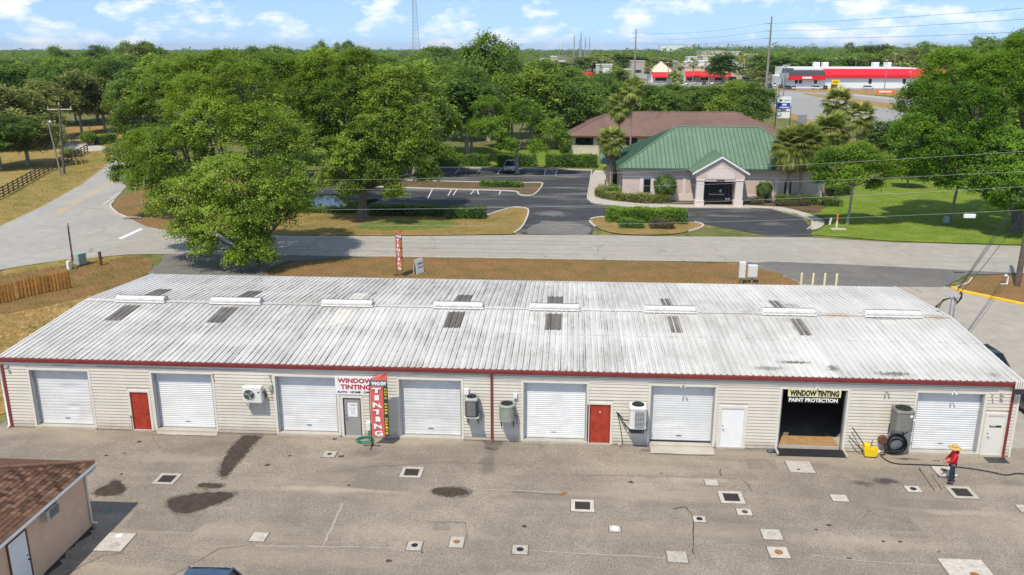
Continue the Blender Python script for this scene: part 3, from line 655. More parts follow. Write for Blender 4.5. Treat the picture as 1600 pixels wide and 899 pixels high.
for x, m, wd in ((1.55, 'skylight', PW), (7.25, 'skylight', PW), (13.8, 'pale_panel', PW), (20.35, 'skylight', PW), (25.85, 'skylight', PW*.98), (32.25, 'skylight', PW*2/3), (38.95, 'skylight', PW*2/3)):
    lightpanel(x, 4.95, 7.25, wd, m)
for x, m, wd in ((1.45, 'skylight', PW), (7.3, 'skylight', PW), (13.85, 'pale_panel', PW), (20.4, 'skylight', PW), (25.85, 'skylight', PW), (32.25, 'skylight', PW*2/3), (38.75, 'skylight', PW*2/3)):
    lightpanel(x, 8.95, 11.3, wd, m)
# ridge cap strips between the eight humped ridge ventilators
VENT = [(.24, 3.11), (5.92, 8.81), (12.48, 15.37), (18.98, 21.74), (24.45, 27.22), (30.89, 33.71), (37.39, 40.27), (42.99, 46.0)]
edges = [X0-.02]+[q for v_ in VENT for q in v_]+[X1+.02]
for i in range(0, len(edges), 2):
    a, b_ = edges[i], edges[i+1]; n = max(1, round((b_-a)/3.1))
    for j in range(n):
        c, d = a+(b_-a)*j/n, a+(b_-a)*(j+1)/n
        MB().xprism([(RY-.20, RZ+.024), (RY-.19, RZ+.046), (RY, RZ+.062), (RY+.22, RZ+.046), (RY+.23, RZ+.024), (RY, RZ+.05)], c, d-.006).build('ridge_cap', M['roof'], shop)
for a, b_ in VENT:
    v_ = empty('ridge_ventilator', (a, RY, RZ)); v_.parent = shop
    MB().xprism([(-.40, .03), (-.39, .06), (-.20, .10), (.22, .10), (.41, .06), (.42, .03), (0, .06)], -.06, b_-a+.06).build('flashing', M['ridge'], v_)
    hood = [(-.27, .08), (-.31, .15), (-.28, .25), (-.19, .32), (-.06, .345), (-.03, .345), (-.03, .29), (-.10, .08)]
    MB().xprism(hood, .0, b_-a).build('hood', M['ridge'], v_)
    for xx in (0, b_-a): MB().xprism([(-.28, .08), (-.32, .15), (-.28, .255), (-.18, .33), (.0, .35), (.15, .32), (.24, .26), (.26, .08)], xx-.015, xx+.015).build('end_plate', M['steel'] if xx else M['white'], v_)
    MB().xprism([(-.02, .08), (-.02, .325), (.12, .33), (.30, .26), (.32, .08)], .02, b_-a-.02).build('vent_gap_shade', M['dark_metal'], v_)  # dark solid whose colour stands for the shade in the gap behind the hood
# eaves, gutters, rakes, downpipes
MB().xprism([(-.06, EZ-.02), (-.175, EZ-.035), (-.18, EZ-.045), (-.17, EZ-.20), (-.15, EZ-.235), (-.06, EZ-.235)], X0-.08, X1+.10).build('gutter', M['red_trim'], shop)
MB().xprism([(.034, 3.432), (-.055, 3.432), (-.055, 3.462), (.034, 3.60)], X0, X1).build('soffit', M['cream'], shop)
MB().xprism([(YW+.17, EZ-.02), (YW+.28, EZ-.035), (YW+.28, EZ-.2), (YW+.17, EZ-.2)], X0-.05, X1+.05).build('gutter', M['white'], shop)
for xx, mm in ((X0-.06, 'white'), (X1+.0, 'white')):
    b = MB(); v = [(-.09, EZ), (RY, RZ), (YW+.17, EZ)]
    for i in range(2):
        (y0, z0), (y1, z1) = v[i], v[i+1]; b.add([(xx, y0, z0-.16), (xx+.06, y0, z0-.16), (xx+.06, y1, z1-.16), (xx, y1, z1-.16), (xx, y0, z0+.052), (xx+.06, y0, z0+.052), (xx+.06, y1, z1+.052), (xx, y1, z1+.052)], [(0,3,2,1), (4,5,6,7), (0,1,5,4), (1,2,6,5), (2,3,7,6), (3,0,4,7)])
    b.build('rake_trim', M[mm], shop)
def downpipe(x, mat):
    d = MB(); d.box(x-.05, -.10, GZ+.12, x+.05, -.025, 3.2); d.add([(x-.05, -.10, 3.2), (x+.05, -.10, 3.2), (x+.05, -.025, 3.2), (x-.05, -.025, 3.2), (x-.05, -.16, 3.47), (x+.05, -.16, 3.47), (x+.05, -.085, 3.47), (x-.05, -.085, 3.47)], [(0,1,5,4), (1,2,6,5), (2,3,7,6), (3,0,4,7)])
    d.add([(x-.05, -.10, GZ+.12), (x+.05, -.10, GZ+.12), (x+.05, -.025, GZ+.12), (x-.05, -.025, GZ+.12), (x-.05, -.24, GZ+.02), (x+.05, -.24, GZ+.02), (x+.05, -.17, GZ+.0), (x-.05, -.17, GZ+.0)], [(1,0,4,5), (2,1,5,6), (3,2,6,7), (0,3,7,4)])
    d.build('downpipe', M[mat], shop)
downpipe(22.95, 'red_trim'); downpipe(47.28, 'red_trim')
MB().tube([(X0-.11, -.16, 3.42), (X0-.11, -.02, 3.25), (X0-.11, -.02, GZ+.1), (X0-.11, -.2, GZ+.04)], .055, 10).build('downpipe', M['white'], shop)
for pts, r_ in (([(3.2, -.04, 3.30), (11, -.04, 3.30), (11.02, -.04, 3.29)], .018), ([(11, -.045, 3.30), (15, -.06, 3.25), (19, -.05, 3.27), (22.8, -.05, 3.20), (24, -.04, 3.16), (25.2, -.05, 3.22), (29, -.05, 3.20), (31, -.05, 3.23)], .010), ([(31, -.05, 3.23), (34, -.05, 3.20), (36.5, -.05, 3.22), (38.4, -.07, 3.22), (41, -.05, 3.18), (44.5, -.06, 3.20), (46.6, -.05, 3.24)], .012), ([(19, -.035, 3.36), (46.9, -.035, 3.36)], .014), ([(2.0, -.035, 3.30), (.9, -.035, 3.30)], .018)):
    MB().tube(pts, r_, 6).build('conduit', M['wire'], shop)

# ------------------------------------------------------------------ signs, lettering
def text_mesh(body, size, mat, bold=.0, extrude=.002, width=None, height=None, space=1.0):
    cu = bpy.data.curves.new('lettering', 'FONT'); cu.body = body; cu.size = size; cu.extrude = extrude; cu.offset = bold
    cu.align_x = 'CENTER'; cu.align_y = 'CENTER'; cu.space_character = space; cu.resolution_u = 3
    o = bpy.data.objects.new('lettering_source', cu); COL.objects.link(o)
    me = bpy.data.meshes.new_from_object(o.evaluated_get(bpy.context.evaluated_depsgraph_get()))
    bpy.data.objects.remove(o); bpy.data.curves.remove(cu)
    n = len(me.vertices); a = np.empty(n*3, np.float32); me.vertices.foreach_get('co', a); a = a.reshape(-1, 3)
    c0, c1 = a.min(0), a.max(0); a[:, :2] -= (c0[:2]+c1[:2])/2
    if width: a[:, 0] *= width/(c1[0]-c0[0])
    if height: a[:, 1] *= height/(c1[1]-c0[1])
    me.vertices.foreach_set('co', a.ravel()); me.materials.clear(); me.materials.append(M[mat]); me.name = 'lettering'; me.update(); return me
UP = (R(90), 0, 0)
t = empty('shop_sign', (15.24, -.02, 2.16), 0, 'white wall sign with crimson WINDOW TINTING lettering above the grey door', 'sign')
MB().bbox(0, -.012, 0, 2.06, .006, .93, .004).build('sign_board', M['white_print'], t)
link('lettering', text_mesh('WINDOW', .3, 'red_print', .012, .002, 1.76, .255), t, (1.00, -.016, .73), UP)
link('lettering', text_mesh('TINTING', .3, 'red_print', .012, .002, 1.52, .255), t, (1.02, -.016, .40), UP)
link('lettering', text_mesh('AUTO · HOME · OFFICE', .13, 'black_print', .006, .002, 1.92, .115), t, (1.03, -.016, .13), UP)
t = empty('doorway_banner', (37.04, -.035, 2.33), 0, 'pale yellow WINDOW TINTING and black PAINT PROTECTION banner hung across the open doorway', 'banner')
def cloth(x0, x1, z0, z1, amp, y, nx=18, nz=4, seed=0, sag=0.0):
    b = MB(); v = []; r = random.Random(seed); ph = r.uniform(0, 6)
    for s in (0, 1):
        for j in range(nz+1):
            for i in range(nx+1):
                u, w_ = i/nx, j/nz; v.append((x0+(x1-x0)*u, y+s*.004+amp*math.sin(u*9+ph+w_*1.5)*(1-w_*.6), z0+(z1-z0)*w_-sag*math.sin(math.pi*u)*(1-w_)))
    o = (nx+1)*(nz+1); f = []
    for j in range(nz):
        for i in range(nx):
            a = j*(nx+1)+i; f += [(a, a+1, a+nx+2, a+nx+1), (o+a+nx+1, o+a+nx+2, o+a+1, o+a)]
    b.smooth = True; b.add(v, f); return b
cloth(0, 2.45, .33, .72, .004, 0, seed=1).build('upper_cloth', M['pale_yellow'], t)
cloth(0, 2.38, .02, .325, .004, .002, seed=2).build('lower_cloth', M['black_print'], t)
link('lettering', text_mesh('WINDOW TINTING', .3, 'black_print', .014, .002, 2.28, .30), t, (1.22, -.014, .525), UP)
link('lettering', text_mesh('PAINT PROTECTION', .3, 'white_print', .012, .002, 2.26, .20), t, (1.19, -.014, .175), UP)
for xx in (.1, 1.2, 2.3): MB().tube([(xx, .0, .70), (xx, .005, .80)], .008, 5).build('tie_cord', M['wire'], t)

def feather_banner(x, y, rz, H, W, lab, sc_=1.0):
    t = empty('feather_banner', (x, y, GZ), rz, lab, 'banner', 'feather flag banners')
    p = [(0, 0, 0), (0, 0, H*.25), (-.02, 0, H*.6), (0, 0, H*.84), (.10*W, 0, H*.92), (.35*W, 0, H*.975), (.70*W, 0, H*.995), (W*.98, 0, H)]
    MB().tube(p, [.022, .02, .018, .015, .013, .011, .009, .007], 8).build('pole', M['black'], t)
    b = MB()
    for a in range(4): b.tube([(0, 0, .05), (.42*math.cos(a*math.pi/2), .42*math.sin(a*math.pi/2), .02)], .018, 6)
    b.lathe([(.05, 0), (.05, .1), (.03, .14)], 10); b.build('ground_cross', M['black'], t)
    # the cloth in its four colour zones, with a slight belly
    z0 = H*.135
    def left(z): 
        u = max(0, (z-H*.84)/(H*.16)); return .025+W*.97*(1-math.sqrt(max(0, 1-u**2)))
    def zone(name, mat, za, zb, ua, ub, y_=0.0):
        n, m = 14, 8; b = MB(); v = []
        for s in (0, 1):
            for j in range(n+1):
                z = za+(zb-za)*j/n; xl = left(z)
                for i in range(m+1):
                    u = ua+(ub-ua)*i/m; xx = xl+(W-xl)*u; v.append((xx, y_+s*.003+.05*math.sin(u*3.0+z*1.1)*math.sin(math.pi*min(1, u+.02)), z))
        o = (n+1)*(m+1); f = []
        for j in range(n):
            for i in range(m):
                a = j*(m+1)+i; f += [(a, a+1, a+m+2, a+m+1), (o+a+m+1, o+a+m+2, o+a+1, o+a)]
        b.smooth = True; b.add(v, f); return b.build(name, M[mat], t)
    zone('red_cloth', 'banner_red', z0, H*.825, 0, .74); zone('side_strip', 'banner_green', z0, H*.825, .742, 1.0)
    zone('slate_band', 'banner_slate', H*.827, H*.91, 0, 1.0); zone('red_tip', 'banner_red', H*.912, H*.997, 0, 1.0)
    def yy(u, z): return .05*math.sin(u*3.0+z*1.1)*math.sin(math.pi*min(1, u+.02))-.012
    for s, face in ((-1, 0), (1, math.pi)):
        lt = [(.025+W*.37, H*(.775-i*.1), .115*H*.62, .26*W if c == 'I' else .50*W, c) for i, c in enumerate('TINTING')]
        for xx, z, h, w_, c in lt:
            u = .37; yo = yy(u, z) if s < 0 else yy(u, z)+.03
            sh = link('letter_shadow', text_mesh(c, .4, 'banner_slate', .03, .001, w_*1.08, h*1.06), t, (xx+.02, yo-.001 if s < 0 else yo+.010, z-.012), (R(90), 0, face))
            link('lettering', text_mesh(c, .4, 'white_print', .022, .001, w_, h), t, (xx, yo-.008 if s < 0 else yo+.017, z), (R(90), 0, face))
        link('lettering', text_mesh('WINDOW', .2, 'white_print', .012, .001, W*.82, H*.05), t, (W*.54, yy(.5, H*.87)-.004 if s < 0 else yy(.5, H*.87)+.03, H*.868), (R(90), 0, face))
        z = H*.79
        for i, c in enumerate('AUTO HOME OFFICE'):
            if c != ' ': link('lettering', text_mesh(c, .2, 'yellow_print', .01, .001, W*.15, H*.027), t, (W*.875, yy(.87, z)-.004 if s < 0 else yy(.87, z)+.03, z), (R(90), 0, face))
            z -= H*.0405
    return t
q = (17.18, -0.94)
feather_banner(q[0]-.02, q[1], R(2), 3.78, .88, 'red feather banner reading TINTING standing before the workshop wall')
feather_banner(12.0, 31.2, R(-40), 4.0, .84, 'red feather banner on the brown strip behind the workshop roof')
feather_banner(-16.9, 31.6, R(114), 4.0, .80, 'red feather banner seen edge on beside the green pad box')

# ------------------------------------------------------------------ condensers and boxes on the wall
def bracket(b, x0, x1, z, dep):
    for x in (x0, x1):
        b.box(x, -dep, z-.04, x+.035, -.012, z); b.box(x+.001, -.05, z-.62, x+.034, -.012, z-.041)
        b.add([(x+.004, -dep+.03, z-.042), (x+.030, -dep+.03, z-.042), (x+.030, -.03, z-.60), (x+.004, -.03, z-.60), (x+.004, -dep+.08, z-.042), (x+.030, -dep+.08, z-.042), (x+.030, -.015, z-.56), (x+.004, -.015, z-.56)], [(0,1,2,3), (7,6,5,4), (0,3,7,4), (1,5,6,2), (0,4,5,1), (3,2,6,7)])
    return b
def condenser(x, z, w, d, h, mat, lab, rnd_=.06, louvre=True, round_=False, stand='dark_metal', tray=None, rz=0):
    t = empty('air_conditioner', (x, 0, z), 0, lab, 'air conditioner', 'condensers hung on the workshop wall')
    bracket(MB(), -w*.42, w*.38, 0, d*.8+.1).build('bracket', M[stand], t)
    yb = -.10; c = (0, yb-d/2)
    def ring(z_, g, n=24):
        out_ = []
        for k in range(n):
            a = 2*math.pi*k/n; p = .35 if not round_ else .72
            sx = math.copysign(abs(math.cos(a))**p, math.cos(a)); sy = math.copysign(abs(math.sin(a))**p, math.sin(a))
            out_.append((c[0]+sx*(w/2-g), c[1]+sy*(d/2-g), z_))
        return out_
    def loft(rings):
        b = MB(); n = len(rings[0]); v = [p for r_ in rings for p in r_]; f = [(i*n+k, i*n+(k+1) % n, (i+1)*n+(k+1) % n, (i+1)*n+k) for i in range(len(rings)-1) for k in range(n)]
        b.add(v, f+[tuple(range(n-1, -1, -1)), tuple(range((len(rings)-1)*n, len(rings)*n))]); return b
    loft([ring(.0, .01), ring(.07, 0), ring(.075, .02), ring(h*.86, .02)]).build('casing', M[mat], t)
    if louvre:
        b = MB(); nz = int((h*.86-.1)/.045) if not round_ else 0
        for i in range(nz):
            zz = .09+i*.045; o = ring(zz, .004); q_ = ring(zz+.018, .021); n = len(o); b.add(ring(zz-.004, .021)+o+q_, [(k, (k+1) % n, n+(k+1) % n, n+k) for k in range(n)]+[(n+k, n+(k+1) % n, 2*n+(k+1) % n, 2*n+k) for k in range(n)])
        if round_:
            for k in range(36):
                a = 2*math.pi*k/36; p = .72; sx = math.copysign(abs(math.cos(a))**p, math.cos(a)); sy = math.copysign(abs(math.sin(a))**p, math.sin(a))
                px, py = c[0]+sx*(w/2-.012), c[1]+sy*(d/2-.012); b.box(px-.008, py-.008, .08, px+.008, py+.008, h*.84)
        b.build('louvres', M[mat], t)
    top = M['ac_grey'] if mat == 'ac_dark' else M[mat]
    loft([ring(h*.865, -.004), ring(h*.93, -.004), ring(h, .035)]).build('top_cover', top, t)
    R_ = min(w, d)/2-.10
    MB().lathe([(R_+.03, h-.02), (R_+.03, h+.012), (R_, h+.012), (R_, h+.006)], 24, (c[0], c[1], 0)).build('fan_ring', M['black'], t)
    b = MB()
    for k in range(4):
        a = k*math.pi/2+.5; e = a+.75
        b.add([(c[0]+.04*math.cos(a), c[1]+.04*math.sin(a), h+.016), (c[0]+R_*.92*math.cos(a), c[1]+R_*.92*math.sin(a), h+.013), (c[0]+R_*.92*math.cos(e), c[1]+R_*.92*math.sin(e), h+.024), (c[0]+.04*math.cos(e), c[1]+.04*math.sin(e), h+.022)], [(0, 1, 2, 3), (3, 2, 1, 0)])
    b.lathe([(.06, h+.012), (.06, h+.034), (.03, h+.04)], 12, (c[0], c[1], 0)); b.build('fan', M['dark_metal'], t)
    b = MB()
    for rr in (.35, .6, .85): b.tube([(c[0]+R_*rr*math.cos(2*math.pi*k/20), c[1]+R_*rr*math.sin(2*math.pi*k/20), h+.05) for k in range(21)], .004, 4, False)
    for k in range(8): b.tube([(c[0]+R_*.1*math.cos(k*math.pi/4), c[1]+R_*.1*math.sin(k*math.pi/4), h+.05), (c[0]+R_*math.cos(k*math.pi/4), c[1]+R_*math.sin(k*math.pi/4), h+.03)], .004, 4)
    b.build('fan_guard', M['dark_metal'], t)
    MB().tube([(w/2-.05, yb-.08, .1), (w/2+.07, yb-.05, .06), (w/2+.09, -.03, -.1), (w/2+.09, -.02, -.45)], .016, 6).build('pipe', M['black'], t)
    if tray: MB().box(-w/2-.03, -d-.14, -.005, w/2+.03, -.03, .0).build('tray', M[tray], t)
    return t
condenser(22.02, 1.42, .64, .64, .98, 'ac_dark', 'dark condenser with grey top left of the red downpipe', tray='white')
condenser(23.72, 1.27, .74, .74, .84, 'ac_green', 'round grey green condenser right of the red downpipe', round_=True)
t = condenser(29.98, 1.10, .84, .74, 1.14, 'ac_white', 'large white condenser between the red door and a shutter', louvre=False)
b = MB(); b.box(-.16, -.871, .10, .28, -.845, .92); b.build('coil_grille', M['ac_dark'], t)
b = MB()
for i in range(13): b.box(-.17, -.880, .11+i*.065, .29, -.872, .125+i*.065)
for i in range(5): b.box(-.165+i*.11, -.882, .10, -.157+i*.11, -.8805, .93)
b.build('grille_bars', M['ac_white'], t)
b = MB(); b.box(-.33, -.62, -.30, .22, -.04, -.02); b.build('support_box', M['dark_metal'], t)
b = MB(); b.tube([(-.42, -.45, .28), (-.62, -.3, .22), (-.80, -.12, .38), (-.98, -.03, .52)], .025, 6); b.tube([(-.95, -.03, .52), (-.78, -.02, -.2), (-.62, -.02, -1.15)], .02, 6); b.tube([(-.40, -.5, -.1), (-.66, -.25, .10), (-.92, -.06, .45)], .02, 6); b.tube([(-.5, -.3, -.12), (-.75, -.1, .2), (-.96, -.04, .5)], .022, 6); b.build('hose', M['black'], t)
t = condenser(42.22, 1.42, .86, .86, 1.02, 'ac_taupe', 'taupe condenser hung above the coiled black hose')
b = MB(); b.tube([(.43, -.35, .55), (.55, -.25, .45), (.50, -.2, .2), (.45, -.2, .05)], .04, 7); b.tube([(.52+.10*math.cos(a), -.25, .22+.14*math.sin(a)) for a in [k*.5 for k in range(13)]], .02, 6); b.build('hose', M['black'], t)
MB().box(.18, -.975, .72, .30, -.958, .84).build('badge', M['white_print'], t); MB().box(.34, -.96, .56, .44, -.92, .62).build('badge', M['white_print'], t)
# wall-hung split unit
t = empty('air_conditioner', (10.72, 0, 1.80), 0, 'white split unit with round fan grille left of a shutter', 'air conditioner', 'condensers hung on the workshop wall')
MB().bbox(0, -.52, 0, .96, -.14, .80, .03).build('casing', M['ac_white'], t)
b = MB(); b.tube([(.35+.29*math.cos(2*math.pi*k/28), -.527, .40+.29*math.sin(2*math.pi*k/28)) for k in range(29)], .018, 6, False); b.build('fan_ring', M['ac_white'], t)
b = MB(); b.v = []; b.add([(.35, -.522, .40)]+[(.35+.275*math.cos(2*math.pi*k/28), -.522, .40+.275*math.sin(2*math.pi*k/28)) for k in range(28)], [(0, 1+(k+1) % 28, 1+k) for k in range(28)]+[(0, 1+k, 1+(k+1) % 28) for k in range(28)]); b.build('fan_opening', M['ac_taupe'], t)
b = MB()
for rr in (.08, .14, .20, .25): b.tube([(.35+rr*math.cos(2*math.pi*k/20), -.532, .40+rr*math.sin(2*math.pi*k/20)) for k in range(21)], .005, 4, False)
for k in range(12): b.tube([(.35, -.534, .4), (.35+.28*math.cos(k*math.pi/6), -.530, .4+.28*math.sin(k*math.pi/6))], .004, 4)
b.build('fan_guard', M['ac_grey'], t)
b = MB()
for k in range(3):
    a = k*2.1+.4; e = a+.7; b.add([(.35+.03*math.cos(a), -.526, .4+.03*math.sin(a)), (.35+.25*math.cos(a), -.525, .4+.25*math.sin(a)), (.35+.25*math.cos(e), -.527, .4+.25*math.sin(e)), (.35+.03*math.cos(e), -.527, .4+.03*math.sin(e))], [(0, 1, 2, 3), (3, 2, 1, 0)])
b.build('fan', M['ac_green'], t)
MB().box(.78, -.524, .50, .86, -.5205, .58).build('badge', M['black_print'], t)
bracket(MB(), .12, .80, -.002, .5).build('bracket', M['ac_white'], t)
MB().tube([(.96, -.3, .5), (1.05, -.3, .45), (1.06, -.15, .3), (1.0, -.05, .1)], .03, 6).build('pipe', M['black'], t)
def wallbox(x, z, w, h, d, mat, lab, cat='electrical box', grp='small boxes fixed to the workshop wall', tail=0):
    t = empty('electrical_box', (x, -.02, z), 0, lab, cat, grp)
    MB().bbox(0, -d, 0, w, .005, h, .01).build('box_body', M[mat], t); MB().box(.02, -d-.012, .03, w-.02, -d-.001, h-.02).build('lid', M[mat], t)
    if tail: MB().tube([(w/2, -d/2, 0), (w/2, -d/2, -tail)], .014, 6).build('conduit', M['steel'], t)
wallbox(11.93, 2.30, .17, .30, .12, 'ac_grey', 'grey isolator box right of the white split unit', tail=.5)
wallbox(21.62, 2.36, .22, .30, .14, 'white', 'white isolator box above the dark condenser', tail=.2)
wallbox(24.02, 2.22, .18, .24, .12, 'pvc', 'white isolator box with long conduit above the round condenser', tail=.9)
wallbox(4.62, .62, .07, .10, .06, 'steel', 'small tap on a pipe left of the first red door', 'tap', tail=.7)
wallbox(16.72, .30, .20, .45, .14, 'white', 'white box low on the wall beside the green hose', tail=.3)
wallbox(41.75, .05, .06, .55, .05, 'steel', 'short grey stub pipe right of the yellow bucket', 'pipe')
def flood(x, z, lab, n=2, mat='cover', big=False):
    t = empty('flood_light', (x, -.02, z), 0, lab, 'lamp', 'lamps under the workshop eaves'); t.scale = (.8, .8, .8)
    MB().bbox(-.06, -.06, -.06, .06, .003, .06, .01).build('junction_box', M[mat], t)
    for k in range(n):
        s = (-1, 1)[k] if n > 1 else 0; b = MB(); b.tube([(0, -.05, 0), (s*.05, -.07, -.02), (s*.07, -.10, -.04)], .014, 6); b.build('lamp_arm', M[mat], t)
        p = (s*.09, -.13, -.06); q_ = (s*.13, -.19, -.12); r_ = .11 if big else .05
        MB().tube([(s*.07, -.10, -.04), p, q_], [.03, r_*.8, r_], 10).build('lamp_head', M['steel'] if big else M[mat], t); MB().ell((q_[0], q_[1]-.005, q_[2]-.005), (r_*.8, .03, .04), 10, 6).build('lens', M['lamp_glass'], t)
flood(9.1, 3.02, 'single small lamp high between two shutters', 1); flood(12.0, 3.05, 'small round lamp beside the third shutter corner', 1)
flood(32.1, 3.13, 'twin lamp above the scuffed shutter', 2); flood(38.36, 3.18, 'twin lamp at the top of the open doorway', 2, 'cream'); flood(41.55, 3.08, 'twin white lamp high on the wall left of the taupe condenser', 2)
flood(44.6, 3.12, 'twin cream lamp over the last shutter', 2, 'cream'); flood(46.75, 3.05, 'large grey lamp near the right corner of the wall', 1, 'steel', True); flood(46.38, 2.98, 'small lamp above the cream door', 1)
flood(-1.42, 3.2, 'large grey lamp at the left corner under the gutter', 1, 'steel', True)
t = empty('wall_lamp', (47.17, -.31, 3.20), 0, 'slatted cream and black lamp at the right end of the gutter', 'lamp')
for i in range(4): MB().bbox(i*.105, -.04, .25, i*.105+.07, .02, .62, .01).build('slat', M['cream'], t)
MB().bbox(-.06, -.05, -.02, .46, .03, .24, .02).build('housing', M['dark_metal'], t)

# ------------------------------------------------------------------ yard: drains, covers, stains
def drain(x, y, s, lab):
    t = empty('yard_drain', (x, y, GZ-.016), 0, lab, 'drain', 'iron grates in white concrete frames')
    b = MB(); o, i = s/2, s*.33
    for a in ((-o, -o, o, -i), (-o, i, o, o), (-o, -i+.001, -i, i-.001), (i, -i+.001, o, i-.001)): b.box(a[0], a[1], -.05, a[2], a[3], .022)
    b.build('concrete_frame', M['cover'], t); MB().box(-o-.035, -o-.035, -.06, o+.035, o+.035, .003).build('joint', M['stain'], t)
    b = MB(); b.box(-i+.002, -i+.002, -.05, i-.002, i-.002, .002)
    for k in range(14): y_ = -i+.02+k*(2*i-.04)/13.5; b.box(-i+.01, y_, .002, i-.01, y_+.022, .018)
    b.build('grate', M['grate'], t)
for p, s, l in (((8.69, -4.81), .98, 'drain grate nearest the tiled hut'), ((19.57, -3.46), .98, 'drain grate in front of the fourth shutter'), ((27.33, -5.90), .98, 'drain grate near the yard middle with a red paint mark behind'), ((33.75, -4.77), 1.02, 'drain grate between two small covers right of middle'), ((43.87, -3.66), 1.06, 'drain grate at the feet of the person')): drain(p[0], p[1], s, l)
def cover(x, y, wx, wy, lab, lids, rz=0.0):
    t = empty('utility_cover', (x, y, GZ-.016), rz, lab, 'cover', 'white concrete utility covers in the yard')
    MB().bbox(-wx/2, -wy/2, -.06, wx/2, wy/2, .026, .008).build('concrete_pad', M['cover'], t)
    MB().box(-wx/2-.04, -wy/2-.04, -.07, wx/2+.04, wy/2+.04, .003).build('joint', M['stain'], t)
    for lx, ly, r_, m in lids:
        MB().lathe([(r_, .020), (r_, .034), (r_*.9, .038), (r_*.86, .034), (r_*.2, .034), (r_*.15, .038)], 20, (lx, ly, 0)).build('lid', M[m], t)
for p, wx, wy, l, lids in (((15.33, -1.95), .62, .58, 'small cover with black lid near the banner foot', [(0, 0, .11, 'black')]),
    ((14.49, -9.17), .62, .62, 'cover with a pale scribbled lid left of centre', [(0, 0, .17, 'cover')]),
    ((20.76, -9.38), .58, .62, 'cover with black lid beside the tan lidded one', [(0, .02, .13, 'black')]),
    ((22.37, -9.01), .56, .74, 'tall cover with a tan lid right of a black lidded one', [(0, 0, .13, 'rust')]),
    ((24.88, -9.37), .60, .60, 'cover with black lid alone in the lower middle', [(0, 0, .14, 'black')]),
    ((28.61, -7.62), .46, .46, 'little rounded white cover in the middle of the yard', [(0, 0, .17, 'white')]),
    ((30.88, -9.45), .76, .72, 'plain wide cover with a faint mark low in the yard', [(0, .02, .10, 'cover')]),
    ((32.12, -6.65), .50, .46, 'cover with black lid at the end of a crack', [(0, 0, .13, 'black')]),
    ((34.07, -5.97), .60, .50, 'greyish cover with a green brown lid below a drain', [(.02, 0, .13, 'brown')]),
    ((33.10, -3.52), .58, .50, 'small plain cover above a drain', [(0, 0, .08, 'cover')]),
    ((34.83, -7.63), .76, .72, 'cover with a pale ringed lid above a rusty lidded one', [(0, .03, .16, 'cover')]),
    ((34.81, -8.89), .76, .74, 'cover with an orange rusty lid', [(0, 0, .16, 'rust')]),
    ((38.39, -4.52), .68, .54, 'plain cover with a faint ring right of middle', [(0, 0, .15, 'cover')]),
    ((41.86, -3.51), .64, .52, 'cover with black lid left of the person', [(0, 0, .14, 'black')]),
    ((37.43, -1.72), 1.14, 1.12, 'large plain slab in front of the open doorway', [(-.15, -.3, .07, 'brown')]),
    ((41.55, -9.57), 1.62, 1.35, 'large slab at the lower right with two lids', [(.12, -.35, .18, 'rust'), (.30, .22, .14, 'cover')]),
    ((43.93, -1.72), .86, .90, 'slab with reddish marks beside the person', [(.0, .1, .15, 'brown')]),
    ((8.98, -9.90), 1.10, 1.25, 'large slab with two white lids beside the tiled hut', [(-.06, .42, .14, 'white'), (.10, -.25, .20, 'cover')]),
    ((45.96, -4.87), .62, .56, 'small cover at the right edge of the yard', [])): cover(p[0], p[1], wx, wy, l, lids)
def blot(name, pts, mat, seed, dz=-.014, amp=.05): 
    if name == 'wet_stain':
        c = (sum(p[0] for p in pts)/len(pts), sum(p[1] for p in pts)/len(pts)); q_ = [(c[0]+(p[0]-c[0])*1.06+math.copysign(.07, p[0]-c[0]), c[1]+(p[1]-c[1])*1.06+math.copysign(.07, p[1]-c[1])) for p in smooth(pts, 1)]
        flat('damp_edge', ragged(q_, amp*2.2, .12, seed+90), dz-.0012, 'damp')
    o = flat(name, ragged(smooth(pts, 1), amp*1.3, .11, seed), dz, mat); return o
blot('wet_stain', [(10.43, -0.17), (11.45, -0.17), (11.32, -0.97), (11.33, -1.94), (11.26, -3.00), (11.30, -4.25), (11.07, -4.57), (10.72, -3.92), (10.50, -2.79), (10.34, -1.60), (10.45, -0.89)], 'wet', 1)
blot('wet_stain', [(9.58, -6.54), (10.13, -6.12), (11.41, -5.76), (12.25, -5.87), (12.08, -6.59), (11.41, -7.11), (10.84, -7.72), (10.20, -7.50), (9.74, -7.06)], 'wet', 2)
blot('wet_stain', [(10.27, -5.26), (10.57, -5.01), (11.28, -5.08), (11.50, -5.36), (10.87, -5.51), (10.43, -5.48)], 'wet', 3)
blot('wet_stain', [(5.98, -6.01), (6.30, -5.53), (6.29, -5.18), (6.60, -5.10), (6.90, -5.43), (7.35, -5.80), (7.27, -6.26), (6.86, -6.45), (6.25, -6.43)], 'wet', 4)
blot('wet_stain', [(20.67, -5.03), (21.07, -4.72), (21.84, -4.67), (22.44, -4.97), (22.34, -5.37), (21.53, -5.53), (20.94, -5.35)], 'wet', 5)
blot('wet_stain', [(22.34, 0.11), (23.61, 0.12), (23.22, -0.54), (22.99, -0.83), (22.71, -0.43)], 'stain', 6, -.015)
blot('moss_stain', [(7.29, -8.65), (7.60, -8.82), (7.70, -9.48), (7.55, -10.13), (7.47, -10.66), (7.69, -11.41), (7.76, -12.18), (7.43, -12.20), (7.25, -10.94), (7.29, -9.78)], 'wet', 9, -.014, .09)
blot('paint_mark', [(26.30, -4.88), (26.61, -4.75), (26.67, -4.97), (26.39, -5.21)], 'rust', 10)
blot('paint_mark', [(7.20, -7.70), (7.33, -7.54), (7.57, -7.68), (7.55, -7.93), (7.36, -7.95)], 'hose_green', 11, -.0135)
